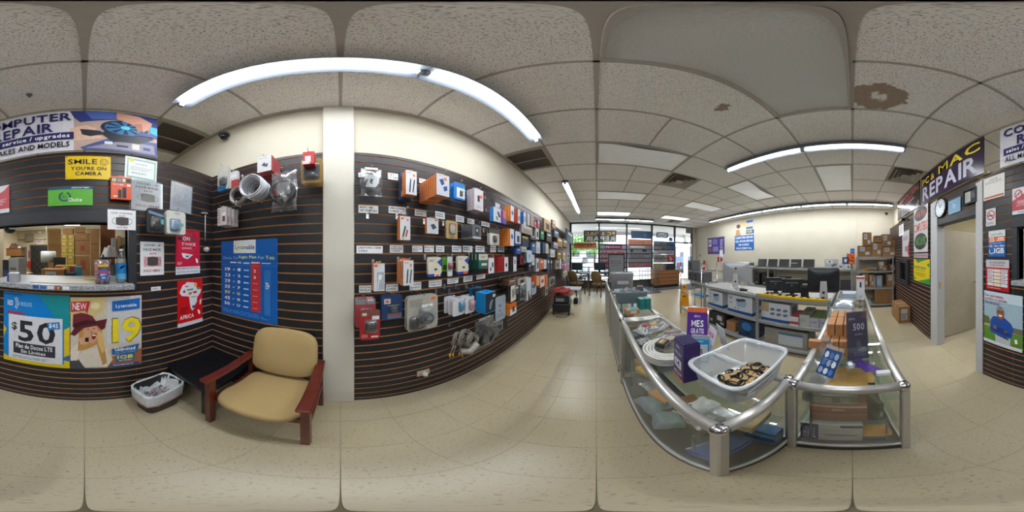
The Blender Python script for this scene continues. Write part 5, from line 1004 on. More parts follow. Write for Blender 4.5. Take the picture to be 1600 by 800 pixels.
def display_case(label, x0, x1, y0, y1, zt=.86, shelf=.47, solid=()):
    o = thing('display_case', label, 'display case', ((x0+x1)/2, (y0+y1)/2, 0)); hx, hy = (x1-x0)/2, (y1-y0)/2; r = .023; zb = .11
    PL = M('#2a2927', .6)
    m = MB(); m.box(-hx+.001, -hy+.001, 0, hx-.001, hy-.001, zb-.015, PL); m.build('plinth', o)
    m = MB(); m.box(-hx+.008, -hy+.008, zb-.015, hx-.008, hy-.008, zb, M('#1d1d1f', .8)); m.build('deck', o)
    for sx in (-1, 1):
        m = MB(); m.box(sx*hx-.01, -hy, zb-.012, sx*hx+.006, hy, zb+.012, ALU, ch=.003); m.build('base_rail', o)
        m = MB(); m.tube([(sx*(hx-.004), -hy+.02, zt-r), (sx*(hx-.004), hy-.02, zt-r)], r, ALU, 14); m.build('top_rail', o)
        for sy in (-1, 1): m = MB(); m.box(sx*hx-.017, sy*hy-.017, 0, sx*hx+.017, sy*hy+.017, zt-.02, ALU, ch=.005); m.build('post', o)
        for sy in (-1, 1): m = MB(); m.lathe([(0, -.026), (.021, -.024), (.0265, -.01), (.0265, .01), (.021, .022), (0, .024)], CHROME, 12, T=RT((sx*(hx-.004), sy*(hy-.004), zt-r))); m.build('corner_cap', o)
        m = MB(); m.box(sx*hx-.003, -hy+.018, zb, sx*hx+.003, hy-.018, zt-.03, M('#8d8f90', .4) if sx in solid else GLASS); m.build('side_pane', o)
    for sy in (-1, 1):
        m = MB(); m.box(-hx, sy*hy-.008, zb-.012, hx, sy*hy+.006, zb+.012, ALU, ch=.003); m.build('base_rail', o)
        m = MB(); m.tube([(-hx+.02, sy*(hy-.004), zt-r), (hx-.02, sy*(hy-.004), zt-r)], r, ALU, 14); m.build('top_rail', o)
        m = MB(); m.box(-hx+.018, sy*hy-.003, zb, hx-.018, sy*hy+.003, zt-.03, GLASS); m.build('end_pane', o)
    m = MB(); m.box(-hx+.014, -hy+.014, zt-.012, hx-.014, hy-.014, zt-.004, GLASS); m.build('top_pane', o)
    if shelf:
        m = MB(); m.box(-hx+.02, -hy+.02, shelf-.008, hx-.02, hy-.02, shelf, clear('#eef6f2', .03)); m.build('shelf_pane', o)
        for sy in (-.45, .45): m = MB(); m.tube([(-hx+.05, sy*2*hy*.8, zb), (-hx+.05, sy*2*hy*.8, shelf)], .006, STEEL, 8); m.build('shelf_support', o)
    return o
ZT = .857
display_case('glass display case with rounded aluminium rails under the clear plastic tub', .235, .62, .25, 1.465)
display_case('middle glass display case of the aisle row carrying the teal boxes', .235, .62, 1.505, 2.74, solid=(-1,))
display_case('farthest glass display case of the aisle row under the framed sign', .235, .62, 2.782, 4.0, solid=(-1,))
display_case('glass display case with kraft boxes on top by the doorway side', .585, 2.8, -.195, .225)
# ---- clear tub with the kraft cards
TUBM = clear('#f6f8fa', .05, .15, 'frosted_tub', .24)
tub = thing('plastic_tub', 'large clear plastic tub full of kraft cards on the display case corner', 'tub', (.49, .395, ZT+.004), 0)
m = MB(); m.lathe([(.0, .004), (.125, .004), (.14, .012), (.168, .135), (.178, .14), (.18, .15), (.174, .152), (.164, .14), (.137, .016), (.122, .008), (0, .008)], TUBM, 44, sx=1, sy=.74, pw=6); m.build('tub', tub)
m = MB(); m.lathe([(.168, .138), (.181, .139), (.183, .146), (.181, .154), (.17, .154), (.166, .148)], clear('#eef2f6', .08, .2, 'tub_rim', .5), 44, sx=1, sy=.74, pw=6, caps=False); m.build('rim', tub)
m = MB(); m.box(-.1, -.001, 0, .06, .001, .05, clear('#ffffff', .05, .2, 'tape_label', .45)); m.v = [tuple(RT((-.02, -.113, .055), rx=.2) @ Vector(v)) for v in m.v]; m.build('label_strip', tub)
m = MB(); printed(m, [('t', 'FOR CHARGER', .1, .1, .9, .4, '#4a4c54', 0), ('t', '$4.99', .25, .5, .7, .95, '#b03038')], .16, .05, 0); m.v = [tuple(RT((-.04, -.1145, .055), rx=.2) @ Vector(v)) for v in m.v]; m.build('print', tub)
kc = M('#a98a5a', .7, 0, .1, 30); proto = None
for i in range(34):
    lay, c_ = divmod(i, 12); cx_, cy_ = -.075+.05*(c_ % 4)+.02*(lay % 2), -.046+.045*(c_//4)
    x, y = .505+cx_*(1-.05*lay)+RN.uniform(-.008, .008), .385+cy_*.92+RN.uniform(-.006, .006); z = ZT+.022+.015*lay
    lab = 'kraft card with a black cord coiled on it in the clear tub'
    if proto is None:
        proto = thing('corded_card', lab, 'carded cable', (x, y, z), group='kraft corded cards piled in the clear tub')
        m = MB(); m.prism([(-.026, -.02), (.026, -.02), (.026, .014), (.014, .022), (-.014, .022), (-.026, .014)], 0, .0015, kc); m.v = [(v[0], v[2], v[1]) for v in m.v]; m.f = [f[::-1] for f in m.f]; m.build('card', proto)
        m = MB(); m.tube([((.024+.003*math.sin(k))*math.cos(k*.7), -.022+(.015+.002*math.cos(k*1.3))*math.sin(k*.7), .004+.0022*math.sin(k*.5)) for k in range(27)], .0028, BLACK, 5); m.tube([((.03+.006*math.sin(k*1.9))*math.cos(k*.6), (.028+.006*math.cos(k*1.1))*math.sin(k*.6), -.006+.006*math.sin(k*.8)) for k in range(32)], .0028, BLACK, 5); m.build('cord', proto); q = proto
    else: q = copy_tree(proto, (x, y, z))
    q.scale = (.78, .78, .9); q.rotation_euler = (RN.uniform(-.2, .2), RN.uniform(-.2, .2), RN.random()*6)
# ---- purple card display, tent signs, brochure
PUR = M('#34235c', .35)
o = carton('sim_card_display', 'dark purple counter display of phone cards with a 14 on its front', 'display box', (.355, .575, ZT), (.1, .075, .225), -PI/2-.1, PUR, front=[('t', 'ultra', .3, .07, .62, .13, WH), ('t', 'mobile plans', .12, .22, .8, .32, '#c8c4dc'), ('r', .15, .42, .8, .66, '#d8d8e0'), ('t', '14', .3, .45, .65, .62, '#34235c'), ('r', .4, .67, .85, .7, '#d87a34'), ('t', 'unlimited', .08, .76, .85, .83, WH), ('l', .1, .85, .8, .9, 1, '#b8b0d0'), ('r', 0, .93, 1, .99, '#d87a34')])
m = MB(); m.box(-.046, -.036, .225, .046, .036, .229, '#241a40')
for i in range(9): m.box(-.045, -.034+.0078*i, .224, .045, -.031+.0078*i, .236, '#3a3658' if i % 2 else '#4c4470')
m.build('card_stack', o, kind='stuff')
def tent(name, label, loc, rz, w_, h_, c, items, cat='sign', back='#c4c6cc'):
    o = thing(name, label, cat, loc, rz)
    for k, (s_, mat_) in enumerate(((-1, c), (1, back))):
        T = RT((0, s_*.055, 0), rx=s_*.2)
        m = MB(); m.box(-w_/2, -.0015, 0, w_/2, .0015, h_, mat_); m.v = [tuple(T @ Vector(v)) for v in m.v]; m.build('front_leaf' if s_ < 0 else 'back_leaf', o)
        if s_ < 0: m = MB(); printed(m, items, w_, h_, -.002); m.v = [tuple(T @ Vector(v)) for v in m.v]; m.build('print', o)
    return o
tent('tent_sign', 'purple and orange tent sign reading MES GRATIS', onz(1090, 533, ZT), -.75, .13, .27, '#55288c', [('r', 0, .0, 1, .12, '#d86a34'), ('t', 'ultra', .35, .18, .65, .25, '#d8d0e8'), ('t', 'MES', .22, .32, .82, .5, WH), ('t', 'GRATIS', .2, .54, .84, .68, WH), ('l', .15, .74, .85, .8, 1, '#c0b0dc'), ('r', .3, .84, .9, .96, '#d8d8e0')])
tent('tent_sign', 'cyan tent card with pale panel in front of the MES GRATIS sign', onz(1094, 558, ZT), -.8, .1, .15, '#1a88c4', [('t', 'plan', .4, .05, .7, .12, WH), ('p', [(.1, .25), (.95, .2), (.95, .9), (.1, .95)], '#b8c0c0'), ('t', '25', .3, .4, .7, .6, '#3a3c40'), ('l', .2, .65, .85, .85, 3, '#5c6060')])
tent('tent_sign', 'white tent card with pink print beside the clear tub', onz(1120, 545, ZT), -1.9, .11, .17, '#c4c4c8', [('t', '30GB', .1, .2, .8, .4, '#c0308c'), ('l', .1, .5, .9, .8, 4, '#6c6c70')])
# ---- coil, bags and box on the near case
p = onz(1034, 556, ZT); o = thing('cable_coil', 'flat coil of white round cable lying on the aisle display case', 'cable', (.37, .80, ZT), 0)
m = MB()
for lay in range(4):
    for q in range(4): m.tube([((.066+.0175*q+.003*lay)*math.cos(a*PI/16), (.066+.0175*q+.003*lay)*math.sin(a*PI/16), .0075+.0155*lay+.001*math.sin(a*.7+q)) for a in range(32)], .0076, M('#c3c1bb', .5), 6, True)
m.build('loops', o)
o = carton('metal_adapter', 'small black and gold electronic module lying on the white coil', 'adapter', (.355, .83, ZT+.062), (.075, .055, .03), .7, M('#2a2a30', .35), top=[('r', .15, .2, .85, .8, '#8a744c'), ('r', .25, .3, .75, .45, '#c8b890')], front=[('r', .2, .3, .8, .8, '#8a8c90')])
carton('metal_adapter', 'beige plastic module on the white coil beside the black one', 'adapter', (.42, .86, ZT+.062), (.06, .045, .028), .3, '#9a9284', front=[('r', .2, .3, .8, .8, '#6a645a')])
pouch('cable_bag', 'clear bag with red, yellow and grey leads on the aisle case', 'bag', (.44, 1.22, ZT), (.3, .16, .075), .5, BAG, [('#8c8a84', .016, [(-.09, -.02, .03), (.0, .01, .04), (.1, .02, .03)]), ('#b02c38', .01, [(-.1, .01, .05), (-.05, -.01, .05)]), ('#c89c20', .012, [(-.05, -.03, .05), (.0, -.03, .055)]), ('#3c3c42', .014, [(-.12, -.03, .02), (-.04, -.05, .02), (.08, -.03, .02)])])
pouch('cable_bag', 'clear bag with pale leads next to the white coil', 'bag', (.5, 1.0, ZT), (.24, .15, .07), .2, BAG, [('#a89c98', .012, [(-.08, 0, .02), (.0, .02, .03), (.08, 0, .02)]), ('#9c4c54', .006, [(-.05, .02, .045), (.06, -.02, .045)])])
pouch('bagged_part', 'small clear bag of screws near the case rail', 'bag', (.31, 1.02, ZT), (.09, .08, .03), .1, BAG, [('#8c8c90', .01, [(-.02, 0, .008), (.03, 0, .008)])])
pouch('bubble_bag', 'flat bubble bag under the edge of the cyan tent card', 'bag', (.55, .8, ZT), (.14, .1, .02), .4, BAG)
# ---- things farther along the row
for i, (px, dx) in enumerate(((.50, 0), (.566, 0))):
    carton('teal_box', ('left-hand', 'right-hand')[i]+' teal box of the pair on the aisle case', 'box', (px, 1.78, ZT), (.062, .12, .125), .05, M('#1c6a68', .4), top=[('r', .1, .1, .9, .9, '#7c9c98')], front=[('l', .2, .2, .8, .4, 2, '#2c8480')])
carton('open_carton', 'open kraft carton with a blue packet inside on the aisle case', 'box', (.36, 1.64, ZT), (.14, .1, .05), .15, KRAFT, front=[('r', .3, .2, .75, .75, '#c4b8a4')])
pouch('packet', 'teal and white packet lying in the open kraft carton', 'packet', (.37, 1.64, ZT+.05), (.11, .07, .02), .2, M('#4c8c9c', .3))
pouch('bagged_part', 'crumpled clear wrap beside the open kraft carton', 'bag', (.285, 1.66, ZT), (.06, .1, .05), .1, BAG)
tray = thing('storage_tray', 'grey plastic tray of rolled grey parts on the aisle case', 'tray', (.45, 2.1, ZT), 0)
m = MB(); m.lathe([(0, .004), (.19, .004), (.205, .15), (.215, .155), (.2, .157), (.185, .012), (0, .01)], M('#8ea0ac', .35, 0, .05), 36, sx=1, sy=.62, pw=7); m.build('tub', tray)
for i in range(5):
    o = thing('rolled_part', ('first', 'second', 'third', 'fourth', 'fifth')[i]+' grey rolled sleeve lying in the storage tray', 'roll', (.33+.055*i, 2.08, ZT+.13+.012*(i % 2)), 0, 'rolled sleeves in the grey tray')
    m = MB(); m.tube([(-.03, -.08, .0), (.02, .08, .015)], .032, M('#77787a' if i % 2 else '#66686c', .6), 12); m.build('sleeve', o); m = MB(); m.tube([(-.031, -.083, 0), (-.03, -.079, 0)], .022, BLACK, 10); m.build('bore', o)
carton('grey_device', 'dark grey boxy device in the storage tray', 'device', (.575, 2.1, ZT+.11), (.08, .1, .1), -.2, '#55575c')
bin_ = thing('storage_bin', 'grey translucent storage bin with a paper label behind the tray', 'bin', (.46, 2.95, ZT), 0)
m = MB(); m.lathe([(0, .004), (.18, .004), (.2, .3), (.21, .305), (.195, .307), (.175, .012), (0, .01)], clear('#c8d0d4', .1, .2, 'grey_bin', .45), 36, sx=1, sy=.8, pw=7); m.build('tub', bin_)
m = MB(); m.box(-.1, -.163, .12, .1, -.161, .18, '#a8a4a8'); m.build('label', bin_)
carton('grey_device', 'pale device standing inside the grey storage bin', 'device', (.42, 2.95, ZT+.01), (.14, .12, .3), .2, '#9aa0a4'); carton('grey_device', 'dark device standing inside the grey storage bin', 'device', (.56, 2.96, ZT+.01), (.1, .12, .25), -.1, '#5c6064')
sign_at('standing_sign', 'black framed standing sign with a red corner at the end of the aisle cases', 'sign', (.46, 3.75, ZT), 0, .34, .64, M('#85868c', .35), [('t', 'Please do not touch', .1, .2, .85, .25, '#2c2c34'), ('t', 'the items on display', .1, .28, .85, .33, '#2c2c34'), ('l', .15, .37, .8, .41, 1, '#3c3c44'), ('p', [(1, .8), (1, 1), (.6, 1)], '#a0242c')], frame=(BLACK, .02, .02), th=.01)
# ---- inside the near case
for i, (x, y, z, sz, c, lab, rz) in enumerate(((.42, .40, .115, (.3, .12, .03), '#2a4a8c', 'blue pad lowest in the corner of the aisle case', .1), (.42, .41, .146, (.28, .11, .025), '#c4c8d0', 'white box on the lowest blue pad', .06), (.41, .40, .172, (.27, .11, .025), '#24407c', 'top blue pad of the small pile in the case', .12),
    (.5, .62, .115, (.16, .12, .1), '#8a6c4c', 'kraft box on the dark deck of the aisle case', .2), (.34, .78, .475, (.1, .14, .03), '#a8743c', 'flat brown packet on the glass shelf by the aisle', .3), (.4, .66, .475, (.13, .1, .045), '#7c5a3c', 'brown carton on the glass shelf under the purple display', -.2),
    (.34, 1.1, .475, (.09, .13, .04), '#b8922c', 'mustard yellow box on the glass shelf', .4), (.36, 1.22, .475, (.12, .1, .05), '#8c6a40', 'tan box behind the mustard one on the glass shelf', .2), (.5, 1.15, .475, (.12, .2, .08), '#6c7074', 'grey box on the far part of the glass shelf', 0),
    (.5, .36, .475, (.16, .1, .06), '#a89468', 'straw coloured box under the clear tub inside the case', .1), (.56, .33, .115, (.08, .12, .2), '#2a6090', 'blue printed box standing at the glass end of the case', 0), (.55, .46, .115, (.09, .1, .17), '#a88c58', 'tan box standing beside the blue printed box in the case', .1))):
    carton('boxed_part', lab, 'box', (x, y, z), sz, rz, c, top=[('r', .2, .2, .8, .7, '#c4c4c4')] if i in (1, 3, 8) else None, front=[('l', .1, .2, .9, .8, 3, '#8c94a4')])
pouch('antistatic_bag', 'silver antistatic bag at the aisle side of the glass shelf', 'bag', (.33, .93, .476), (.13, .12, .015), .3, M('#8a8c90', .25, .7, .2, 60))
pouch('grey_pouch', 'grey blue folded pouch on the glass shelf beside the silver bag', 'pouch', (.36, 1.0, .115), (.18, .22, .09), .2, M('#7c8894', .6)); pouch('grey_pouch', 'second grey blue pouch on the dark deck nearer the corner', 'pouch', (.36, .78, .115), (.16, .2, .07), -.3, M('#808a90', .6))
pouch('white_pouch', 'crumpled white bag lying on the deck under the white coil', 'bag', (.43, .6, .475), (.2, .12, .07), .2, M('#b8b8b4', .5)); pouch('bubble_bag', 'bubble wrapped part under the glass top near the tub', 'bag', (.42, .5, .475), (.2, .12, .03), 0, BAG)
for i in range(4): carton('boxed_part', ('first', 'second', 'third', 'fourth')[i]+' grey part box inside the middle aisle case', 'box', (.42, 1.7+.25*i, .475), (.2, .14, .1), .1*i, ('#5c6468', '#7c6c54', '#46525c', '#84888c')[i])
# cord with plug lying by the case foot
m = MB(); m.tube([(.225, 1.5, .3), (.2, 1.46, .25), (.19, 1.43, .24), (.2, 1.41, .26), (.225, 1.42, .28)], .003, BLACK, 6); tag(m.build('short_cord'), 'short black cord loop sticking out of the aisle case', 'cord')
# ---- on the doorway side case
kb = M('#a8764a', .7, 0, .08, 20); fr = [('e', .42, .12, .58, .2, '#5c3c20'), ('r', .2, .3, .8, .33, '#7c5432'), ('r', .25, .82, .75, .84, '#7c5432')]
k = 0
for lay, x, ys in ((0, .93, (.145, .097, .049, -.005)), (0, 1.075, (.145, .097, .049, .0, -.048)), (1, 1.0, (.125, .077, .029)), (1, 1.14, (.125, .077, .029))):
    for j, y in enumerate(ys):
        carton('kraft_box', '%s kraft box from the rack side, %s of the stack' % (('first', 'second', 'third', 'fourth', 'fifth')[j], {(0, .93): 'front bottom row', (0, 1.075): 'rear bottom row', (1, 1.0): 'front upper row', (1, 1.14): 'rear upper row'}[lay, x]), 'box', (x, y, ZT+.111*lay), (.0425, .132, .082 if lay else .11), -PI/2, kb, front=fr, group='kraft boxes on the doorway side case', ch=.001)
carton('kraft_box', 'kraft box lying flat at the rack edge of the kraft stack', 'box', (.95, .19, ZT), (.14, .035, .06), -PI/2, kb, group=None)
o = thing('acrylic_sign', 'purple acrylic stand-up sign with 500 between kraft boxes and rail', 'sign', (.82, -.03, ZT), -PI/2+.25)
m = MB(); m.box(-.055, -.002, .01, .055, .002, .31, '#3a2c58'); m.v = [tuple(RT(rx=-.12) @ Vector(v)) for v in m.v]; m.build('panel', o)
m = MB(); printed(m, [('t', 'ultra', .1, .1, .4, .15, '#b8b0d0'), ('t', '500', .3, .22, .85, .36, '#c8c4d8'), ('l', .35, .42, .85, .48, 1, '#9c94b8'), ('p', [(.4, .6), (.6, .55), (.7, .7), (.5, .78)], '#58607c'), ('l', .3, .82, .9, .92, 2, '#8c84a8')], .11, .3, -.0028); m.v = [tuple(RT(rx=-.12) @ Vector((v[0], v[1], v[2]+.01))) for v in m.v]; m.build('print', o)
m = MB(); m.box(-.06, -.07, 0, .06, .05, .003, BLIS); m.box(-.06, -.0045, 0, .06, -.003, .315, BLIS, T=RT(rx=-.12)); m.build('holder', o)
for i in range(2): pouch('leaflet', ('upper', 'lower')[i]+' purple leaflet fanned in front of the 500 sign', 'leaflet', (.765-.02*i, -.05-.02*i, ZT+.004+.004*i), (.05, .12, .003), -PI/2+.5+.2*i, M('#4a2c80', .35), tilt=0)
o = thing('brochure_holder', 'blue product leaflet leaning in an acrylic holder at the case end', 'leaflet', (.645, .135, ZT), -PI/2-.5)
m = MB(); m.box(-.045, -.001, 0, .045, .001, .15, '#1c3c6c'); T = RT((0, .03, 0), rx=-.55); m.v = [tuple(T @ Vector(v)) for v in m.v]; m.build('leaflet', o)
m = MB(); printed(m, [('e', .08+.3*c, .1+.3*r, .32+.3*c, .34+.3*r, ('#c4ccd8', '#3c6ca8', '#8c9cb4')[(c+r) % 3]) for c in range(3) for r in range(3)]+[('l', .1, .38, .9, .42, 1, '#a8b8d0')], .09, .15, -.0016); m.v = [tuple(T @ Vector(v)) for v in m.v]; m.build('print', o)
m = MB(); m.box(-.05, -.05, 0, .05, .05, .003, BLIS); m.box(-.05, .002, 0, .05, .0035, .17, BLIS, T=T); m.build('holder', o)
o = thing('acrylic_holder', 'empty clear acrylic sign holder beside the kraft boxes', 'holder', (.76, .18, ZT), -PI/2-.7); m = MB(); m.box(-.04, -.001, 0, .04, .001, .17, BLIS, T=RT((0, .03, 0), rx=-.35)); m.build('panel', o); m = MB(); m.box(-.04, -.05, 0, .04, .03, .003, BLIS); m.build('foot', o)
for i in range(5):
    o = thing('clear_tray', ('nearest', 'second', 'third', 'fourth', 'farthest')[i]+' clear plastic tray in the line behind the kraft boxes', 'tray', (1.42+.2*i, .10-.012*i, ZT+.001), 0, 'clear trays behind the kraft boxes')
    m = MB(); m.lathe([(0, .003), (.085, .003), (.1, .1), (.106, .104), (.098, .105), (.08, .008), (0, .006)], clear('#e6f0f6', .12, .1, 'tray_plastic', .16), 28, sx=.9, sy=1.05, pw=7); m.build('tub', o)
    m = MB(); m.box(-.002, -.09, .006, .002, .09, .085, clear('#e6f0f6', .12, .1, 'tray_plastic', .16)); m.build('divider', o)
carton('bottle_pack', 'small white dispenser standing in the nearest clear tray', 'dispenser', (1.34, .02, ZT), (.04, .04, .12), 0, '#c8ccce')
carton('phone_box', 'tall white box with a red top and black device picture at the case end', 'box', (2.25, -.11, ZT), (.11, .09, .33), -PI/2, M('#cfcfd4', .4), front=[('r', 0, 0, 1, .1, '#b8584c'), ('p', [(.4, .22), (.6, .22), (.62, .45), (.38, .45)], '#2c2c30'), ('l', .3, .8, .7, .9, 2, LG)])
carton('paper_stack', 'stack of white papers at the far end of the doorway side case', 'paper', (2.6, .05, ZT), (.22, .28, .015), -PI/2, PAPER); carton('paper_stack', 'orange edged envelope pile beyond the clear trays', 'paper', (2.55, .02, ZT-.15), (.24, .3, .03), -PI/2, '#b8893c')
# ---- inside the doorway side case
display = carton('boxed_router', 'white boxed router with a purple end at the bottom of the case', 'box', (.735, .085, .112), (.25, .2, .27), -PI/2, M('#b9b8b2', .5), front=[('r', 0, 0, .3, 1, '#34306a'), ('t', 'HVAL', .05, .15, .26, .9, '#b8b4cc'), ('r', .65, 0, 1, .14, '#3c4478'), ('p', [(.34, .55), (.6, .5), (.95, .58), (.9, .66), (.5, .7)], '#8c8a94'), ('l', .36, .25, .9, .4, 3, '#9a9890')])
carton('boxed_router', 'rust red boxed network card on top of the white boxed router', 'box', (.76, .06, .385), (.24, .18, .2), -PI/2, M('#8c4a38', .5), front=[('r', 0, 0, 1, .1, '#b0a8a0'), ('t', 'netis', .4, .16, .62, .28, '#c8c0b4'), ('r', 0, .34, 1, .42, '#5c3830'), ('l', .1, .5, .9, .9, 4, '#9c5c48')])
carton('boxed_router', 'flat grey boxed drive on the rust red box', 'box', (.77, .1, .587), (.24, .17, .08), -PI/2, M('#8e8c88', .5), front=[('l', .1, .2, .9, .8, 2, '#b8b8bc'), ('r', .55, .2, .7, .8, '#6c6468')], top=[('r', 0, 0, .35, 1, '#4c463e')])
carton('boxed_part', 'dark slanted box with a white code label in the case', 'box', (.82, -.1, .3), (.03, .18, .22), -PI/2+.35, '#4a453e', front=[('r', .3, .5, .8, .8, '#b8b4ac')]); carton('boxed_part', 'grey board in an antistatic bag beside the boxed router', 'box', (.72, -.1, .112), (.13, .14, .1), -PI/2, '#6a7076', front=[('e', .4, .3, .6, .6, '#a8a468')])
pouch('envelope', 'yellow padded envelope standing low in the doorway side case', 'envelope', (.68, -.1, .22), (.12, .12, .02), -PI/2, M('#b8872c', .6)); pouch('envelope', 'mustard padded envelope on top under the case glass', 'envelope', (.8, .03, .72), (.2, .14, .02), -PI/2, M('#b98f44', .6)); pouch('envelope', 'second mustard envelope below the blue leaflet', 'envelope', (.86, .0, .7), (.22, .16, .018), -PI/2, M('#c09a50', .6))
m = MB(); m.box(.62, -.19, .69, 1.4, .2, .698, clear('#eef6f2', .03)); tag(m.build('upper_shelf_pane'), 'narrow upper glass shelf inside the doorway side case', 'glass shelf')
for i in range(4): carton('boxed_part', ('first', 'second', 'third', 'fourth')[i]+' laptop part box deep inside the doorway side case', 'box', (1.25+.35*i, .03, .112), (.26, .22, .2), -PI/2, ('#4c5058', '#a89c88', '#5c4c3c', '#7c848c')[i], front=[('l', .1, .2, .8, .6, 3, '#a8a8ac')])
o = carton('business_card_box', 'tiny white card holder on the glass near the case end', 'card holder', (.68, -.13, ZT), (.06, .03, .02), -PI/2, '#c4c8c8')
# ================================================================ shelving on the right side of the shop
GRY = M('#96989a', .45, .2, .06); BRD = M('#a8a6a2', .6, 0, .04)
def rack(label, x0, x1, y0, y1, decks, zt, posts_y, mat=GRY, board=BRD, cat='shelf', lip=.045, pw=.02, wire=False):
    o = thing('shelving_rack', label, cat, ((x0+x1)/2, (y0+y1)/2, 0)); cx, cy = (x0+x1)/2, (y0+y1)/2
    for x in (x0, x1):
        for y in posts_y:
            m = MB()
            if wire:
                m.tube([(x-cx, y-cy, 0), (x-cx, y-cy, zt)], .0125, mat, 10)
                for k in range(int(zt/.025)): m.tube([(x-cx, y-cy, k*.025+.01), (x-cx, y-cy, k*.025+.014)], .0135, BLACK, 8)
            else:
                m.box(x-cx-pw, y-cy-pw, 0, x-cx+pw, y-cy+pw, zt, mat, ch=.002)
                sx = -1 if x == x0 else 1
                for k in range(int(zt/.05)): m.box(x-cx+sx*pw, y-cy-.005, k*.05+.02, x-cx+sx*(pw+.0006), y-cy+.005, k*.05+.045, '#2c2c2e')
            m.build('post', o)
    for z in decks:
        if wire:
            m = MB(); k = int((y1-y0)/.03)
            for i in range(k+1): m.tube([(x0-cx, y0-cy+(y1-y0)*i/k, z), (x1-cx, y0-cy+(y1-y0)*i/k, z)], .0022, mat, 5)
            m.build('wire_deck', o, kind='stuff')
            for x in (x0, x1): m = MB(); m.tube([(x-cx, y0-cy, z), (x-cx, y1-cy, z)], .005, mat, 8); m.tube([(x-cx, y0-cy, z-.035), (x-cx, y1-cy, z-.035)], .004, mat, 6); m.tube([(x-cx, y0-cy+(y1-y0)*i/24, z if i % 2 else z-.035) for i in range(25)], .003, mat, 5); m.build('deck_rail', o)
            for y in (y0, y1): m = MB(); m.tube([(x0-cx, y-cy, z), (x1-cx, y-cy, z)], .005, mat, 8); m.build('deck_rail', o)
        else:
            m = MB(); m.box(x0-cx, y0-cy, z-.012, x1-cx, y1-cy, z, board); m.build('deck', o)
            for x in (x0, x1): m = MB(); m.box(x-cx-.012, y0-cy, z-lip, x-cx+.012, y1-cy, z+.004, mat, ch=.003); m.build('beam', o)
            for y in (y0, y1): m = MB(); m.box(x0-cx, y-cy-.012, z-lip, x1-cx, y-cy+.012, z+.004, mat, ch=.003); m.build('beam', o)
    return o
rack('grey steel shelving rack with computers and printer boxes in the shop middle', 1.94, 2.46, .265, 2.5, (.12, .52, .9), .93, (.285, 1.28, 2.48))
rack('chrome wire shelving rack holding the black speaker boxes', 1.98, 2.4, 2.62, 3.5, (.16, .6, .9), 1.33, (2.64, 3.48), CHROME, wire=True)
rack('low chrome wire rack standing near the beige wall', 3.3, 3.75, 3.1, 4.4, (.35, .7, 1.0), 1.05, (3.12, 4.38), CHROME, wire=True)
rack('long grey shelf against the beige wall lined with open laptops', 4.55, 5.08, .0, 3.4, (.12, .48, 1.1), 1.12, (.02, 1.12, 2.6, 3.38))
rack('grey shelf full of shipping cartons in the far right corner', 4.45, 5.08, -1.15, -.14, (.1, .58, 1.05, 1.44), 1.46, (-1.13, -.16))
# ---- yellow ledge and electronics on top of the rack
T0 = .902
m = MB(); m.box(1.925, .27, T0, 1.985, 1.26, T0+.035, M('#d2a90e', .45), ch=.004); yl = tag(m.build('power_strip'), 'long yellow power strip along the front edge of the steel rack', 'power strip')
m = MB()
for i in range(9): m.box(1.935, .3+.105*i, T0+.035, 1.975, .34+.105*i, T0+.036, BLACK)
m.build('sockets', yl, kind='stuff')
for i in range(5):
    m = MB(); y = .36+.19*i; m.tube([(1.955, y, T0+.037), (1.955, y, T0+.06), (2.0, y+.03, T0+.07), (2.06, y+.06, T0+.03), (2.15, y+.08, T0+.006)], .004, BLACK if i % 3 else WHITE, 6); m.box(1.94, y-.015, T0+.0365, 1.97, y+.015, T0+.06, BLACK)
    tag(m.build('charger_lead'), ('first', 'second', 'third', 'fourth', 'fifth')[i]+' plug and cord from the near end of the yellow strip', 'cord', 'cords plugged into the yellow strip')
def allinone(label, loc, rz, w_, h_, body, panel, lift=.09, apple=True):
    o = thing('desktop_computer', label, 'computer', loc, rz)
    pts = sup(w_/2, h_/2, 32, 12)
    m = MB(); m.prism([(x, z+lift+h_/2) for x, z in pts], 0, .012, body); vs = []
    rg = ((1, 0), (.97, -.006), (.85, -.017), (.6, -.03), (.3, -.036)); N_ = 32
    m.add([(x*k_, y_, z*k_+lift+h_/2) for k_, y_ in rg for x, z in pts], [(r_*N_+i, r_*N_+(i+1) % N_, (r_+1)*N_+(i+1) % N_, (r_+1)*N_+i) for r_ in range(4) for i in range(N_)]+[tuple(range(4*N_, 5*N_))], panel, True); m.build('housing', o)
    m = MB(); m.box(-w_/2+.01, .012, lift+.08, w_/2-.01, .0135, lift+h_-.01, M('#0c0c10', .08)); m.build('screen', o)
    st = M('#c4c4c6', .3, .6)
    m = MB(); m.prism([(-.055, 0), (.055, 0), (.04, lift+.16), (-.04, lift+.16)], -.1, -.094, st, T=RT(rx=0)); T = Matrix.Shear('XZ', 4, (0, .22)) if False else None
    m.v = [(x, y+.25*z*.55, z) for x, y, z in m.v]; m.build('stand', o)
    m = MB(); m.box(-.085, -.105, 0, .085, .08, .006, st, ch=.002); m.build('foot', o)
    m = MB(); m.lathe([(0, 0), (.017, .001), (.017, .003)], BLACK, 14, T=RT((0, -.085, lift+.02), rx=PI/2)); m.build('cable_hole', o)
    if apple:
        m = MB(); zc = lift+h_*.68
        m.prism([(.016*math.cos(a)*(1+.12*math.cos(2*a)), zc+.018*math.sin(a)) for a in [i*PI/8 for i in range(16)]], -.039, -.03, BLACK); m.prism([(.002, zc+.02), (.01, zc+.024), (.009, zc+.034), (.001, zc+.028)], -.039, -.03, BLACK); m.build('logo', o)
    return o
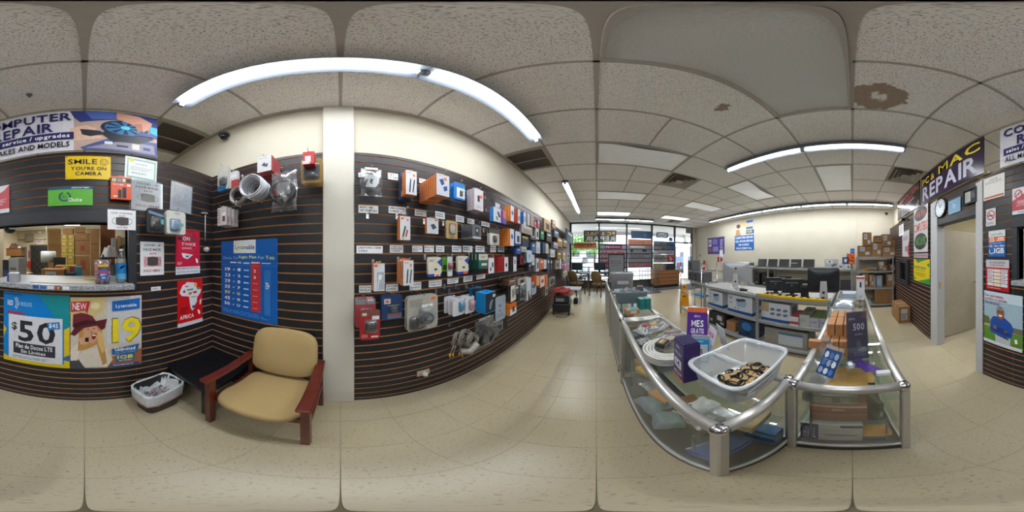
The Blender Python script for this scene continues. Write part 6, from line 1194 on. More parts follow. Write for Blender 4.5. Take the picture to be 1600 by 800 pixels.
allinone('silver all-in-one computer seen from behind at the rack end', (2.25, 1.95, T0), math.radians(-58), .5, .37, M('#a6a8aa', .38, .4, .02), M('#a6a8aa', .38, .4, .02))
allinone('black backed all-in-one computer with a silver stand at the near rack end', (2.06, .37, T0), math.radians(-80), .41, .33, M('#1d1e21', .4), M('#232427', .35))
def monitor(label, loc, rz, w_, h_, lift=.03, back=True):
    o = thing('monitor', label, 'monitor', loc, rz)
    m = MB(); m.box(-w_/2, 0, lift, w_/2, .03, lift+h_, M('#26272a', .4), ch=.005); m.box(-w_*.3, -.02, lift+.03, w_*.3, 0, lift+h_*.75, M('#26272a', .4), ch=.006); m.build('housing', o)
    m = MB(); m.box(-w_/2+.01, .03, lift+.015, w_/2-.01, .031, lift+h_-.01, M('#0b0b0e', .1)); m.build('screen', o)
    m = MB(); m.box(-.03, -.015, 0, .03, .005, lift+.08, BLACK); m.build('neck', o); m = MB(); m.lathe([(.09, 0), (.09, .006), (.02, .012)], BLACK, 20, sy=.75); m.build('foot', o)
    m = MB(); m.lathe([(.014, 0), (.014, .001)], M('#5a5c60', .3, .5), 16, T=RT((0, -.0205, lift+h_*.55), rx=PI/2)); m.build('badge', o)
    return o
monitor('black monitor seen from behind, farther of the pair behind the yellow strip', (2.2, 1.12, T0), math.radians(-66), .3, .21); monitor('black monitor seen from behind, nearer of the pair behind the yellow strip', (2.16, .84, T0), math.radians(-72), .3, .21)
o = thing('mini_speaker', 'small black angular desktop unit between monitor and black computer', 'device', (2.06, .62, T0), math.radians(-75))
m = MB(); m.prism([(-.05, 0), (.05, 0), (.055, .15), (.03, .19), (-.03, .19), (-.055, .15)], -.06, .06, M('#1e1f22', .35)); m.build('case', o); m = MB(); m.prism([(-.03, .155), (.03, .155), (.022, .18), (-.022, .18)], -.062, -.06, M('#3c4046', .3)); m.build('vent', o)
p = Vector((2.05, 1.62, T0)); carton('power_adapter', 'black laptop power brick lying on the rack top', 'adapter', p, (.05, .12, .03), .3, BLACK)
m = MB(); m.tube([(2.0, 1.7, T0+.006), (2.1, 1.85, T0+.006), (2.2, 1.75, T0+.006), (2.12, 1.6, T0+.006), (2.0, 1.5, T0+.006), (1.96, 1.35, T0+.006)], .004, BLACK, 6); tag(m.build('loose_cable'), 'loose black cable winding over the rack top', 'cable')
# ---- middle deck: printer cartons
Z1, Z2 = .522, .122
PRN = [('r', 0, .84, 1, 1, '#1c5494'), ('p', [(.35, .28), (.7, .2), (.8, .34), (.72, .62), (.42, .62)], '#8ca4bc'), ('p', [(.34, .22), (.7, .14), (.78, .24), (.44, .36)], '#3c4450'), ('r', .08, .2, .2, .24, '#3c5474'), ('r', .08, .44, .2, .48, '#3c5474'), ('e', .3, .7, .36, .76, '#2c3848'), ('e', .42, .7, .48, .76, '#2c3848')]
carton('printer_carton', 'white and blue printer carton at the far end of the middle deck', 'box', (2.16, 2.22, Z1), (.38, .36, .3), -PI/2, M('#c3c6cc', .5), front=PRN, right=[('r', 0, .84, 1, 1, '#1c5494')])
carton('printer_carton', 'white and blue printer carton next to the middle rack post', 'box', (2.16, 1.65, Z1), (.5, .36, .31), -PI/2, M('#c3c6cc', .5), front=PRN+[('l', .05, .1, .25, .2, 2, '#6c7c94')], right=[('r', 0, .84, 1, 1, '#1c5494'), ('r', .3, .3, .7, .6, '#4c5c74')])
carton('printer_carton', 'white carton with six printer pictures below the yellow strip', 'box', (2.15, 1.02, Z1), (.44, .34, .28), -PI/2, M('#c3c6cc', .5), front=[('r', 0, .85, 1, 1, '#1c5494'), ('r', 0, 0, .28, .5, '#a89878')]+[('p', [(.32+.22*c, .3+.25*r), (.46+.22*c, .24+.25*r), (.5+.22*c, .36+.25*r), (.36+.22*c, .42+.25*r)], '#5c6c84') for c in range(3) for r in range(2)], right=[('r', .2, .2, .8, .6, '#6c7c94')])
carton('toner_box', 'small white box with a red band on the middle deck', 'box', (2.1, .725, Z1), (.12, .34, .13), -PI/2, M('#c4c4c6', .5), front=[('r', 0, .45, 1, .75, '#b8343c')], top=[('r', 0, .1, 1, .9, '#a8404c')]); carton('toner_box', 'grey box beside the red banded box on the middle deck', 'box', (2.12, .59, Z1), (.13, .36, .18), -PI/2, M('#b0aeaa', .5), top=[('r', 0, 0, 1, 1, '#6c665e')], front=[('l', .15, .3, .8, .6, 3, LG)])
for i in range(2): carton('green_box', ('farther', 'nearer')[i]+' pale box with a green top on the middle deck', 'box', (2.12, .46-.125*i, Z1), (.12, .36, .15), -PI/2, M('#a9a9b4', .5), top=[('r', 0, 0, 1, 1, '#5c7438'), ('r', 0, .0, 1, .1, '#c0c4b8')], front=[('e', .15+.2*k, .35, .27+.2*k, .5, '#5c5c68') for k in range(3)])
# ---- bottom deck
carton('black_carton', 'black carton with white stickers at the far end of the bottom deck', 'box', (2.16, 2.2, Z2), (.42, .34, .27), -PI/2, M('#2c2c30', .5), front=[('r', .1, .55, .25, .75, '#a8a8a8'), ('r', .55, .15, .85, .5, '#b8b8b8'), ('r', .75, .6, .95, .75, '#a8a8a8')])
carton('black_carton', 'open brown carton beside the black one on the bottom deck', 'box', (2.18, 1.86, Z2), (.2, .34, .18), -PI/2, KRAFT); carton('blue_carton', 'dark blue printed carton by the middle rack post', 'box', (2.15, 1.5, Z2), (.34, .34, .3), -PI/2, M('#1c3454', .4), front=[('e', .2, .1, .75, .6, '#2c6ca8'), ('p', [(.3, .7), (.7, .65), (.6, .9)], '#142440')], top=[('r', .1, .1, .9, .9, '#3c3c40')])
carton('grey_carton', 'large grey cardboard carton with a white sheet on the bottom deck', 'box', (2.2, .87, Z2), (.62, .46, .28), -PI/2, M('#8b867e', .7, 0, .12, 10), front=[('r', .35, .22, .9, .85, '#b4b8c0'), ('r', .35, .1, .9, .24, '#4c6c88')], top=[('r', .05, .45, .95, .52, '#a09a90')])
carton('grey_carton', 'pale carton on the bottom deck at the near rack end', 'box', (2.2, .43, Z2), (.18, .4, .05), -PI/2, M('#a8a49c', .7))
# ---- wire rack goods and wet floor sign
for i, (y, z, l) in enumerate(((3.2, .905, 'far'), (2.98, .905, 'middle'), (2.77, .905, 'near'))): carton('speaker_box', l+' black speaker carton on the chrome wire rack', 'box', (2.18, y, z), (.19, .22, .22), -PI/2, M('#55565a', .5), front=[('r', .25, .2, .8, .9, '#26262a'), ('e', .35, .45, .7, .8, '#3c3c40'), ('r', 0, 0, 1, .1, '#7c7c80')])
carton('speaker_box', 'black speaker carton stacked on top of the far ones', 'box', (2.18, 3.2, 1.127), (.2, .22, .24), -PI/2, M('#606064', .5), front=[('r', .25, .2, .8, .9, '#26262a'), ('e', .35, .45, .7, .8, '#3c3c40')])
carton('blue_tray', 'flat bright blue packet on the middle wire deck', 'packet', (2.18, 2.8, .605), (.3, .32, .035), -PI/2, M('#1c80bc', .4), top=[('r', .05, .05, .95, .6, '#9ca4a8')]); carton('paper_stack', 'thin white sheets on the lowest wire deck', 'paper', (2.18, 3.3, .164), (.22, .28, .012), -PI/2, PAPER)
o = thing('wet_floor_sign', 'yellow folding wet floor sign standing behind the chrome wire rack', 'floor sign', (2.45, 4.1, 0), math.radians(-30))
for s_ in (-1, 1):
    T = RT((0, s_*.11, 0), rx=-s_*-.0) ; m = MB()
    pr = [(-.14, 0), (.14, 0), (.12, .45), (.07, .5), (.07, .6), (.05, .625), (-.05, .625), (-.07, .6), (-.07, .5), (-.12, .45)]
    m.prism(pr, -.008, .008, M('#e09a12', .4)); m.v = [(x, y-s_*(.11-.16*z), z) for x, y, z in m.v]; m.build('panel', o)
    if s_ > 0: m = MB(); m.box(-.035, -.0095, .53, .035, -.009, .59, M('#8a5c10', .5)); m.box(-.05, -.0095, .26, .05, -.009, .3, M('#8a4c14', .5)); m.v = [(x, y-s_*(.11-.16*z), z) for x, y, z in m.v]; m.build('print', o)
# ---- laptops and goods on the wall shelf
def laptop(label, loc, rz, lean=.25):
    o = thing('laptop', label, 'laptop', loc, rz); w_, d_, h_ = .36, .25, .25
    m = MB(); m.box(-w_/2, -d_/2, 0, w_/2, d_/2, .02, M('#2c2d30', .4), ch=.004); m.build('base', o)
    m = MB(); m.box(-w_/2+.02, -d_/2+.08, .0202, w_/2-.02, d_/2-.03, .021, '#151517'); m.build('keyboard', o)
    T = RT((0, d_/2-.005, .02), rx=-lean); m = MB(); m.box(-w_/2, -.006, 0, w_/2, .006, h_, M('#37383b', .35), T=T, ch=.003); m.build('lid', o)
    m = MB(); m.box(-w_/2+.012, -.0068, .014, w_/2-.012, -.006, h_-.012, M('#2e2d2c', .25), T=T); m.build('screen', o); return o
for i, y in enumerate((3.02, 2.6, 2.18, 1.76, 1.34)): laptop(('first', 'second', 'third', 'fourth', 'fifth')[i]+' open laptop from the shop door on the wall shelf', (4.74, y, 1.102), -PI/2, .22)
m = MB(); m.box(4.62, 1.62, 1.245, 4.625, 1.9, 1.262, '#b8b8bc'); tag(m.build('paper_band'), 'white paper band across the fourth open laptop', 'paper')
carton('laptop_box', 'grey laptop retail box with a laptop picture on the wall shelf', 'box', (4.78, .62, 1.102), (.4, .1, .27), -PI/2, M('#a5a5a6', .5), front=[('r', .12, .1, .6, .42, '#d0d4d8'), ('r', .3, .18, .48, .34, '#44484e'), ('p', [(.5, .6), (.85, .4), (.92, .62), (.58, .85)], '#5c6468')])
for i, (y, w_, h_, c, it, l) in enumerate(((.31, .17, .13, '#b4b6ba', [('r', .2, .4, .7, .7, '#4c3c4c')], 'white webcam box on the wall shelf right of the laptop box'), (.12, .15, .13, '#c0c0c4', [('r', .5, .4, .8, .8, '#2c2c34')], 'white accessory box beside the webcam box'), (-.0, .06, .13, '#3c4c3c', [('e', .2, .2, .8, .6, '#88a048')], 'small dark green packed bulb on the wall shelf'))): carton('accessory_box', l, 'box', (4.72, y+.02, 1.102), (w_, .12, h_), -PI/2, c, front=it)
carton('accessory_box', 'blue boxed router with a white shield stacked on the accessory boxes', 'box', (4.76, .2, 1.235), (.19, .1, .2), -PI/2, '#24406c', front=[('p', [(.3, .25), (.7, .25), (.7, .6), (.5, .8), (.3, .6)], '#b8c4d0')]); carton('accessory_box', 'orange boxed cable set standing tall at the shelf end', 'box', (4.76, .03, 1.24), (.2, .1, .3), -PI/2, M('#d8601c', .45), front=[('p', [(.5, .3), (.6, .25), (.8, .45), (.65, .5)], BLACK), ('r', .2, .6, .45, .7, BLACK), ('r', .55, .65, .85, .75, BLACK), ('t', 'cable', .1, .1, .5, .18, '#7c2c0c')])
carton('accessory_box', 'bright blue small box on top of the orange boxed cable set', 'box', (4.76, -.0, 1.545), (.12, .08, .14), -PI/2, '#1c5ca8', front=[('r', .2, .3, .8, .7, '#4c8ccc')])
carton('accessory_box', 'red topped small box behind the orange boxed cable set', 'box', (4.9, .12, 1.102), (.1, .08, .44), -PI/2, '#a83434')
for i, y in enumerate((3.05, 2.75)): carton('tower_computer', ('farther', 'nearer')[i]+' black tower computer on the lower wall shelf', 'computer', (4.8, y, .482), (.2, .42, .4), -PI/2, M('#26272a', .4), front=[('r', .1, .08, .9, .2, '#34353a'), ('r', .1, .24, .9, .34, '#34353a'), ('e', .3, .7, .6, .82, '#a8a8ac'), ('r', .2, .9, .35, .94, '#a0a0a4')])
monitor('dark monitor on the lower wall shelf seen from behind', (4.8, 2.1, .482), -PI/2, .42, .3); monitor('low dark monitor on the lower wall shelf next to the shelf post', (4.8, 1.5, .482), -PI/2, .46, .22)
carton('paper_stack', 'dark folders leaning on the lower wall shelf at its near end', 'folder', (4.8, .2, .482), (.3, .3, .25), -PI/2, M('#3c3c48', .5)); carton('paper_stack', 'white boxes pushed back on the lower wall shelf', 'box', (4.85, .8, .482), (.4, .3, .2), -PI/2, M('#9c9c98', .6))
for i, (y, c) in enumerate(((3.62, '#5c8ca4'), (3.45, '#4c4c50'))): carton('hanging_case', ('bluish', 'dark')[i]+' case standing beyond the laptops near the red arrow sign', 'case', (5.0, y+.1, 1.1), (.16, .06, .12), -PI/2, c)
m = MB(); m.box(4.9, 3.45, .0, 5.1, 3.85, 1.1, M('#a8a6a2', .6), ch=.004); tag(m.build('pedestal'), 'plain grey pedestal against the beige wall beyond the laptops', 'pedestal')
# ---- posters and fittings on the beige wall
sign('wall_poster', 'poster with a hatted woman over a blue panel reading COMPUTER REPAIR', 'poster', 'R', 1148, 1178, 345, 391, M('#1c60a8', .4), [('r', 0, 0, 1, .5, '#c4bcac'), ('p', [(.05, .5), (.08, .3), (.25, .28), (.3, .4), (.35, .5)], '#b08458'), ('e', .1, .1, .32, .24, '#6a3038'), ('t', '19', .36, .05, .6, .2, '#dcc828'), ('r', .64, .02, .96, .09, BLU), ('r', .62, .23, .95, .3, '#20609c'), ('r', .62, .33, 1, .46, '#2c507c'), ('t', '1GB', .66, .35, .92, .43, '#dcc828'), ('t', 'COMPUTER REPAIR', .04, .54, .96, .61, WH), ('t', 'CELL PHONE REPAIR', .04, .66, .96, .73, WH), ('t', 'SIM CARDS', .22, .78, .76, .85, WH), ('t', 'VIRUS REMOVAL', .08, .9, .9, .97, WH)])
sign('wall_poster', 'small purple plan poster on the beige wall near the shop door', 'poster', 'R', 1106, 1132, 371, 397, M('#3c3478', .4), [('r', .05, .1, .24, .55, '#c8c4d8'), ('t', '14', .08, .2, .2, .45, '#3c3478'), ('r', .05, .65, .24, .85, '#a85c5c'), ('r', .28, .05, .7, .95, '#4c3c94'), ('l', .3, .1, .66, .45, 4, '#b8b0d8'), ('r', .32, .55, .66, .85, '#8c84b8'), ('r', .74, .08, .96, .95, '#4c4484'), ('l', .76, .15, .94, .8, 6, '#c8c0dc')])
o = thing('fire_extinguisher', 'red fire extinguisher hanging on the beige wall by the shop door', 'extinguisher', onx(1100, 421, XR-.1), 0)
m = MB(); m.lathe([(.0, 0), (.055, 0), (.06, .02), (.06, .33), (.045, .38), (.02, .4), (.02, .42)], M('#a81c20', .3), 16); m.build('cylinder', o); m = MB(); m.box(-.03, -.015, .42, .05, .015, .45, BLACK); m.tube([(0, 0, .44), (.06, 0, .42), (.07, 0, .25)], .01, BLACK, 8); m.build('valve', o); m = MB(); m.lathe([(.0605, .12), (.0605, .24)], '#c4bcb4', 16, caps=False); m.build('label', o)
sign('arrow_sign', 'white sign with a red arrow above the extinguisher pedestal', 'sign', 'R', 1120, 1130, 400, 411, M('#c8c4c4', .5), [('p', [(.1, .1), (.4, .1), (.4, .9), (.1, .9)], RED), ('p', [(.6, .1), (1, .5), (.6, .9)], RED)], off=.002, th=.01)
carton('paper_stack', 'white small box standing over the red arrow sign', 'box', onx(1127, 401, XR-.051), (.12, .1, .28), -PI/2, PAPER)
sign('wall_switch', 'white light switch plate on the wall by the shop door', 'switch', 'R', 1093, 1095, 397, 401, M('#8c8c8c', .5), [('r', .3, .3, .7, .7, '#5c5c5c')], th=.01)
# ---- cartons on the corner shelf and floor
LBL = [('r', .15, .12, .5, .5, '#b8b8b8'), ('r', .55, .55, .85, .8, '#c0c0c0'), ('l', .2, .2, .45, .4, 3, '#3c3c40')]
def corner_box(lab, l, r, t, b, z, d_=.3, x=4.5, c=None, it=LBL):
    ya, yb = onx(l, 400, x).y, onx(r, 400, x).y; dm_ = math.hypot(x, (ya+yb)/2); zt = CZ+dm_*math.tan(math.radians((400-t)*.225))
    carton('shipping_carton', lab, 'carton', (x+d_/2, (ya+yb)/2, z), (abs(ya-yb)-.006, d_, max(.05, zt-z)), -PI/2, c or M(RN.choice(('#8e6b47', '#96724c', '#876544')), .75, 0, .1, 25), front=it, tape=M('#a88c64', .4))
for a in (('widest carton at the shelf\'s left end on the top board', 1340, 1362, 384, 401, 1.445), ('square carton in the middle of the top board', 1362.5, 1378, 378, 401, 1.445), ('wide carton with dark tape at the right of the top board', 1378.5, 1401, 385, 401, 1.445)): corner_box(*a)
corner_box('tall carton standing on the widest top board carton', 1348, 1362, 363, 383, 1.735); corner_box('small printed carton above the square middle carton', 1366, 1377, 368, 377, 1.835, it=[('r', .1, .1, .9, .6, '#6c5c44'), ('e', .4, .2, .7, .6, '#a8684c')]); corner_box('labelled carton stacked on the wide dark taped carton', 1378, 1394, 366, 384, 1.72); corner_box('narrow carton at the topmost right of the shelf', 1394.5, 1401, 375, 384, 1.72, it=None)
corner_box('white tagged small carton on the second board', 1373, 1386, 415, 423, 1.055); corner_box('pale wrapped carton on the second board', 1374, 1381, 409, 415, 1.2, c=M('#b4aca4', .6)); corner_box('carton with a white label at the right of the second board', 1391, 1401, 413, 423, 1.055)
corner_box('brown carton at the left of the third board', 1346, 1357, 426, 446, .585); corner_box('labelled carton second on the third board', 1358, 1365, 429, 446, .585); corner_box('carton with two labels at the right of the third board', 1386, 1401, 428, 446, .585)
pouch('padded_mailer', 'mustard mailer lying on the second board', 'mailer', (4.65, -.45, 1.055), (.3, .36, .07), .2, M('#b88a34', .6)); pouch('padded_mailer', 'white mailer lying over the mustard one', 'mailer', (4.62, -.55, 1.11), (.3, .3, .02), -.2, M('#b8bcc4', .5)); carton('padded_mailer', 'yellow envelope standing upright on the second board', 'envelope', (4.7, -.85, 1.055), (.2, .03, .26), -PI/2, M('#b8841c', .6))
for i, y in enumerate((-.56, -.75)): carton('padded_mailer', ('first', 'second')[i]+' grey plastic mailer leaning on the third board', 'mailer', (4.58, y, .585), (.17, .1, .33), -PI/2, M('#8c98a4', .3), front=[('r', .2, .3, .8, .8, '#a8b0b8')])
pouch('padded_mailer', 'pink and white mailer at the edge of the third board', 'mailer', (4.52, -.45, .585), (.14, .2, .03), 0, M('#b88c94', .5)); pouch('padded_mailer', 'white padded bag on the lowest board', 'mailer', (4.65, -.4, .105), (.4, .35, .12), 0, M('#9c9c9c', .5))
carton('shipping_carton', 'large plain carton filling the lowest board', 'carton', (4.72, -.87, .105), (.5, .5, .42), -PI/2, M('#8a6540', .75, 0, .1, 12), tape=M('#a07c54', .4))
carton('shipping_carton', 'plain carton with two white labels on the floor by the partition', 'carton', (3.5, -1.06, 0), (.25, .6, .38), -PI/2, M('#8f6a44', .75, 0, .1, 12), front=[('r', .2, .12, .75, .4, '#b4b4b4'), ('r', .2, .46, .75, .8, '#a8a8a8'), ('l', .25, .5, .7, .75, 4, '#4c4c50')], tape=M('#a07c54', .4))
# ================================================================ shop front, seating by the window, street
YG = YF-.12
bars = thing('window_bars', 'black horizontal security bars across the shop windows', 'security grille', (0, YF-.06, 0))
for i in range(9):
    m = MB(); m.box(-1.13, -.008, .335+.205*i, 3.8, .008, .362+.205*i, BLACK); m.build('bar', bars)
def wsign(name, label, l, r, t, b, base, items, off=.03, mirror=False, th=.004): sign(name, label, 'banner', 'F', l, r, t, b, base, items, off=off, mirror=mirror, th=th)
TR = lambda c: M(c, .6, 0, .04, 20, trans=.3)
wsign('window_banner', 'dark banner reading PC & MAC REPAIR backwards in the window', 912, 963, 360, 378, TR('#3a4148'), [('t', 'PC & MAC', .05, .12, .95, .44, '#b08c3c'), ('t', 'REPAIR', .05, .52, .95, .92, '#a8a29c')], mirror=True)
wsign('window_banner', 'orange money transfer banner low in the first window', 897, 932, 379, 388, TR('#b0562c'), [('t', 'Ria', .2, .2, .42, .75, '#3c3448'), ('l', .5, .5, .85, .7, 1, '#4c3038')], mirror=True, off=.045)
wsign('window_banner', 'wide grey banner reading COMPUTER REPAIR in red letters', 937, 978, 381, 421, TR('#7c7b80'), [('r', .2, .04, .85, .2, '#6c2040'), ('t', 'N', .24, .07, .36, .17, '#b8a0a8'), ('l', .4, .1, .82, .16, 1, '#b8a0a8'), ('t', 'COMPUTER', .05, .3, .97, .56, '#982028'), ('t', 'REPAIR', .05, .66, .97, .94, '#982028')])
wsign('window_banner', 'grey service list banner with a red phone number in the third window', 981, 1018, 374, 418, TR('#6f6d72'), [('r', 0, .02, 1, .2, '#a86850'), ('l', .1, .06, .9, .16, 2, '#5c3c38'), ('r', .1, .24, .7, .3, '#a8a8a4'), ('e', .1, .36, .22, .46, '#2c2c30'), ('r', .6, .36, .78, .44, '#2c2c30'), ('l', .1, .5, .9, .7, 3, '#3a3a40'), ('t', '708-953-8383', .05, .86, .97, .97, '#a02830')], off=.045)
wsign('window_panel', 'plain dark blue panel hanging high in the third window', 986, 1018, 361, 373, TR('#20405c'), [('r', .3, .4, .36, .7, '#6c8494')], mirror=True)
wsign('window_decal', 'white oval decal with navy ring in the fourth window', 1025, 1044, 363, 372, M('#b4bcc8', .5), [('e', 0, 0, 1, 1, '#1c2c6c'), ('e', .1, .12, .9, .88, '#d4dce8'), ('p', [(.15, .6), (.3, .3), (.4, .6), (.5, .35), (.6, .65), (.75, .3), (.85, .6), (.75, .5), (.6, .8), (.5, .55), (.4, .75), (.3, .5)], '#1c2c6c')], mirror=True)
wsign('window_panel', 'small blue square sign in the fourth window', 1045, 1051, 371, 377, M('#2c4c74', .5), [('r', .2, .2, .8, .8, '#3c5c84')])
wsign('window_banner', 'blue and grey banner with COMPUTER REPAIR backwards by the door', 1021, 1053, 377, 397, TR('#67707c'), [('p', [(0, 0), (.3, 0), (.15, .6), (0, .7)], '#2c5888'), ('t', 'COMPUTER', .05, .1, .72, .36, '#3c4450'), ('t', 'REPAIR', .2, .42, .62, .66, '#2c2c34'), ('p', [(.6, .45), (.9, .5), (.85, .7)], '#a04c44'), ('r', 0, .74, 1, 1, '#9c9c9c'), ('l', .1, .8, .9, .95, 1, '#4c4c50')], mirror=True)
wsign('window_banner', 'grey banner with a red square and black lettering beside the door', 1021, 1053, 398, 410, TR('#82807e'), [('t', 'ENVIA', .1, .06, .5, .38, '#26262a'), ('t', 'DINERO', .1, .45, .56, .72, '#26262a'), ('t', 'AQUI', .2, .78, .5, .96, '#902830'), ('r', .66, 0, 1, 1, '#a02c34'), ('p', [(.76, .2), (.86, .3), (.92, .5), (.84, .8), (.78, .6)], '#c8b8b8')], off=.045)
# desks, monitors, chairs
def desk(label, x, y, w_, rz=0):
    o = thing('computer_desk', label, 'desk', (x, y, 0), rz); mm = M('#4c4a4a', .5)
    m = MB(); m.box(-w_/2, -.28, .74, w_/2, .28, .77, mm, ch=.004); m.build('desktop', o)
    for sx in (-1, 1):
        for sy in (-1, 1): m = MB(); m.box(sx*(w_/2-.03)-.02, sy*.25-.02, 0, sx*(w_/2-.03)+.02, sy*.25+.02, .74, M('#63666c', .4, .4)); m.build('leg', o)
    m = MB(); m.box(-w_/2+.05, -.2, .62, w_/2-.05, .1, .64, mm); m.build('keyboard_tray', o)
desk('dark computer desk by the window next to the slatwall', -.72, 6.85, .8); desk('dark computer desk by the window nearer the display cases', .3, 6.85, .85)
def screen_front(label, loc, w_, h_):
    o = thing('monitor', label, 'monitor', loc, 0)
    m = MB(); m.box(-w_/2, 0, .1, w_/2, .04, .1+h_, M('#1c1d20', .4), ch=.006); m.build('housing', o); m = MB(); m.box(-w_/2+.012, -.001, .115, w_/2-.012, 0, .09+h_, M('#23303c', .15)); m.build('screen', o)
    m = MB(); m.box(-.03, .01, 0, .03, .03, .1, BLACK); m.build('neck', o); m = MB(); m.lathe([(.1, 0), (.1, .008), (.03, .014)], BLACK, 18, sy=.7, T=RT((0, .02, 0))); m.build('foot', o)
screen_front('black monitor on the desk next to the slatwall', (-.82, 6.85, .772), .46, .3); screen_front('black monitor on the desk nearer the display cases', (.14, 6.85, .772), .48, .32)
carton('keyboard', 'black keyboard on the desk nearer the display cases', 'keyboard', (.4, 6.7, .772), (.42, .14, .025), .1, BLACK)
BRN = M('#74603c', .8, 0, .08, 100, .1); CW = M('#4a2c1c', .4, 0, .15, 14)
def visitor_chair(label, loc, rz):
    o = thing('visitor_chair', label, 'chair', loc, rz)
    m = MB(); rounded_pad(m, sup(.23, .23, 28, 4), .06, BRN, .015, RT((0, 0, .41))); m.build('seat', o)
    m = MB(); rounded_pad(m, sup(.22, .21, 28, 2.6), .05, BRN, .015, RT((-.24, 0, .72), ry=PI/2-.16) @ RT(rz=PI)); m.build('backrest', o)
    for sy in (-1, 1):
        m = MB(); m.prism([(.19, 0), (.225, 0), (.23, .62), (.195, .62)], sy*.25-.014, sy*.25+.014, CW); m.build('leg', o); m = MB(); m.prism([(-.28, 0), (-.245, 0), (-.215, .45), (-.26, .8), (-.285, .8), (-.245, .45)], sy*.25-.014, sy*.25+.014, CW); m.build('leg', o)
        m = MB(); m.box(-.26, sy*.25-.022, .62, .24, sy*.25+.022, .642, CW, ch=.004); m.build('armrest', o)
visitor_chair('brown upholstered chair at the desk next to the slatwall', (-.76, 6.1, 0), .95); visitor_chair('brown upholstered chair at the desk nearer the display cases', (.1, 5.95, 0), .95)
# wooden cabinet, stands and mats
o = thing('drawer_cabinet', 'low oak drawer cabinet under the shop window', 'cabinet', (3.12, 6.95, 0)); OAK = M('#8a5c38', .5, 0, .15, 12)
m = MB(); m.box(-.62, -.25, .12, .62, .25, .8, OAK, ch=.006); m.box(-.6, -.22, 0, .6, .22, .12, BLACK); m.build('body', o)
for i in range(4): m = MB(); m.box(-.6, -.262, .15+.16*i, .6, -.25, .29+.16*i, OAK, ch=.004); d_ = m.build('drawer', o); m = MB(); m.box(-.55, -.268, .292+.16*i, .55, -.262, .302+.16*i, '#3c2818'); m.build('pull', d_)
carton('cabinet_box', 'beige box on the oak drawer cabinet', 'box', (2.75, 6.9, .8), (.4, .3, .3), 0, M('#7c7660', .6)); carton('cabinet_box', 'black printer on the oak drawer cabinet', 'printer', (3.3, 6.9, .8), (.46, .34, .28), 0, M('#1c2228', .4))
o = thing('grid_stand', 'thin metal rod display stand before the window', 'display stand', (2.05, 6.5, 0))
for i in range(8): m = MB(); m.tube([(-.4+.115*i, 0, 0), (-.4+.115*i, 0, 1.1 if i in (0, 3, 7) else .95)], .009, M('#54565c', .4, .5), 8); m.build('rod', o)
for z in (.25, .55, .75, .95): m = MB(); m.tube([(-.4, 0, z), (.41, 0, z)], .009, M('#54565c', .4, .5), 8); m.build('cross_rod', o)
m = MB(); m.box(-.42, -.2, 0, .43, .2, .03, M('#54565c', .5)); m.build('base', o)
m = MB(); m.box(2.0, 6.35, 0, 3.8, 7.2, .035, M('#5c5e60', .7), ch=.01); tag(m.build('floor_platform'), 'low grey floor platform in front of the drawer cabinet', 'platform'); m = MB(); m.box(3.55, 5.95, .0, 4.9, 7.2, .012, M('#4a5456', .9, 0, .2, 60)); tag(m.build('door_mat'), 'dark grey mat inside the shop door', 'mat')
bpy.data.objects['drawer_cabinet'].location.z = .035
for n__ in ('cabinet_box', 'cabinet_box.001'): bpy.data.objects[n__].location.z += .035
bpy.data.objects['grid_stand'].location.y = 6.1
# hanging grey sign by the door
sign_at('hanging_sign', 'grey square sign hanging from the ceiling by the shop door', 'sign', (4.42, 6.95, 2.62), 0, .36, .3, M('#7c7a80', .5), [('l', .2, .55, .8, .75, 2, '#8c4c54')], th=.02)
o = bpy.data.objects['hanging_sign']
for sx in (-.15, .15): m = MB(); m.tube([(sx, -.01, .3), (sx, -.01, .39)], .002, BLACK, 4); m.build('hanging_wire', o)
# floor machine with red hose
o = thing('floor_machine', 'black wheeled floor machine against the slatwall', 'floor machine', (-.86, 3.95, 0), .1)
m = MB(); m.box(-.2, -.2, .1, .22, .2, .3, M('#26262a', .45), ch=.02); m.build('base', o); m = MB(); m.box(-.17, -.17, .3, .2, .18, .5, M('#2c2c30', .45), ch=.03); m.build('housing', o); m = MB(); m.box(-.12, -.174, .36, .08, -.17, .44, '#8c8c88'); m.build('plate', o)
for sx in (-.17, .19):
    for sy in (-.17, .17): m = MB(); m.tube([(sx-.015, sy, .05), (sx+.015, sy, .05)], .05, BLACK, 12); m.build('wheel', o)
m = MB(); m.tube([(.2+.06*math.cos(a*.5), -.05, .36+.06*math.sin(a*.5)) for a in range(12)], .012, M('#9a9a9c', .4), 6, True); m.build('handle', o); m = MB(); m.tube([(.2, -.2, .1), (.32, -.25, .02), (.3, .0, .006), (.1, -.35, .006), (-.1, -.3, .006)], .006, BLACK, 6); m.build('cord', o)
o = thing('red_hose', 'heap of red hose draped on the floor machine', 'hose', (-.86, 3.93, .5), 0); m = MB(); pts = []
for i in range(260):
    a = i*.37+.8*math.sin(i*.11); r_ = .1+.075*math.sin(i*.23)+.03*math.sin(i*.71); pts.append((r_*math.cos(a)*1.35+.03*math.sin(i*.09), r_*math.sin(a)*1.1, .02+(.17-.55*max(0, r_-.06))*abs(math.sin(i*.131))+.012*math.sin(i*1.7)))
m.tube(pts, .0125, M('#a8443c', .5, 0, .12, 30), 7); m.build('hose', o); m = MB(); m.tube([(-.14, -.1, .05), (-.24, -.16, -.05), (-.26, -.18, -.2)], .02, M('#a8443c', .5, 0, .12, 30), 8); m.build('hose_end', o)
o = thing('white_frame_table', 'small white frame table behind the floor machine', 'table', (-.78, 5.0, 0)); m = MB(); m.box(-.3, -.25, .44, .3, .25, .47, '#b0b4b8', ch=.004); m.build('tabletop', o)
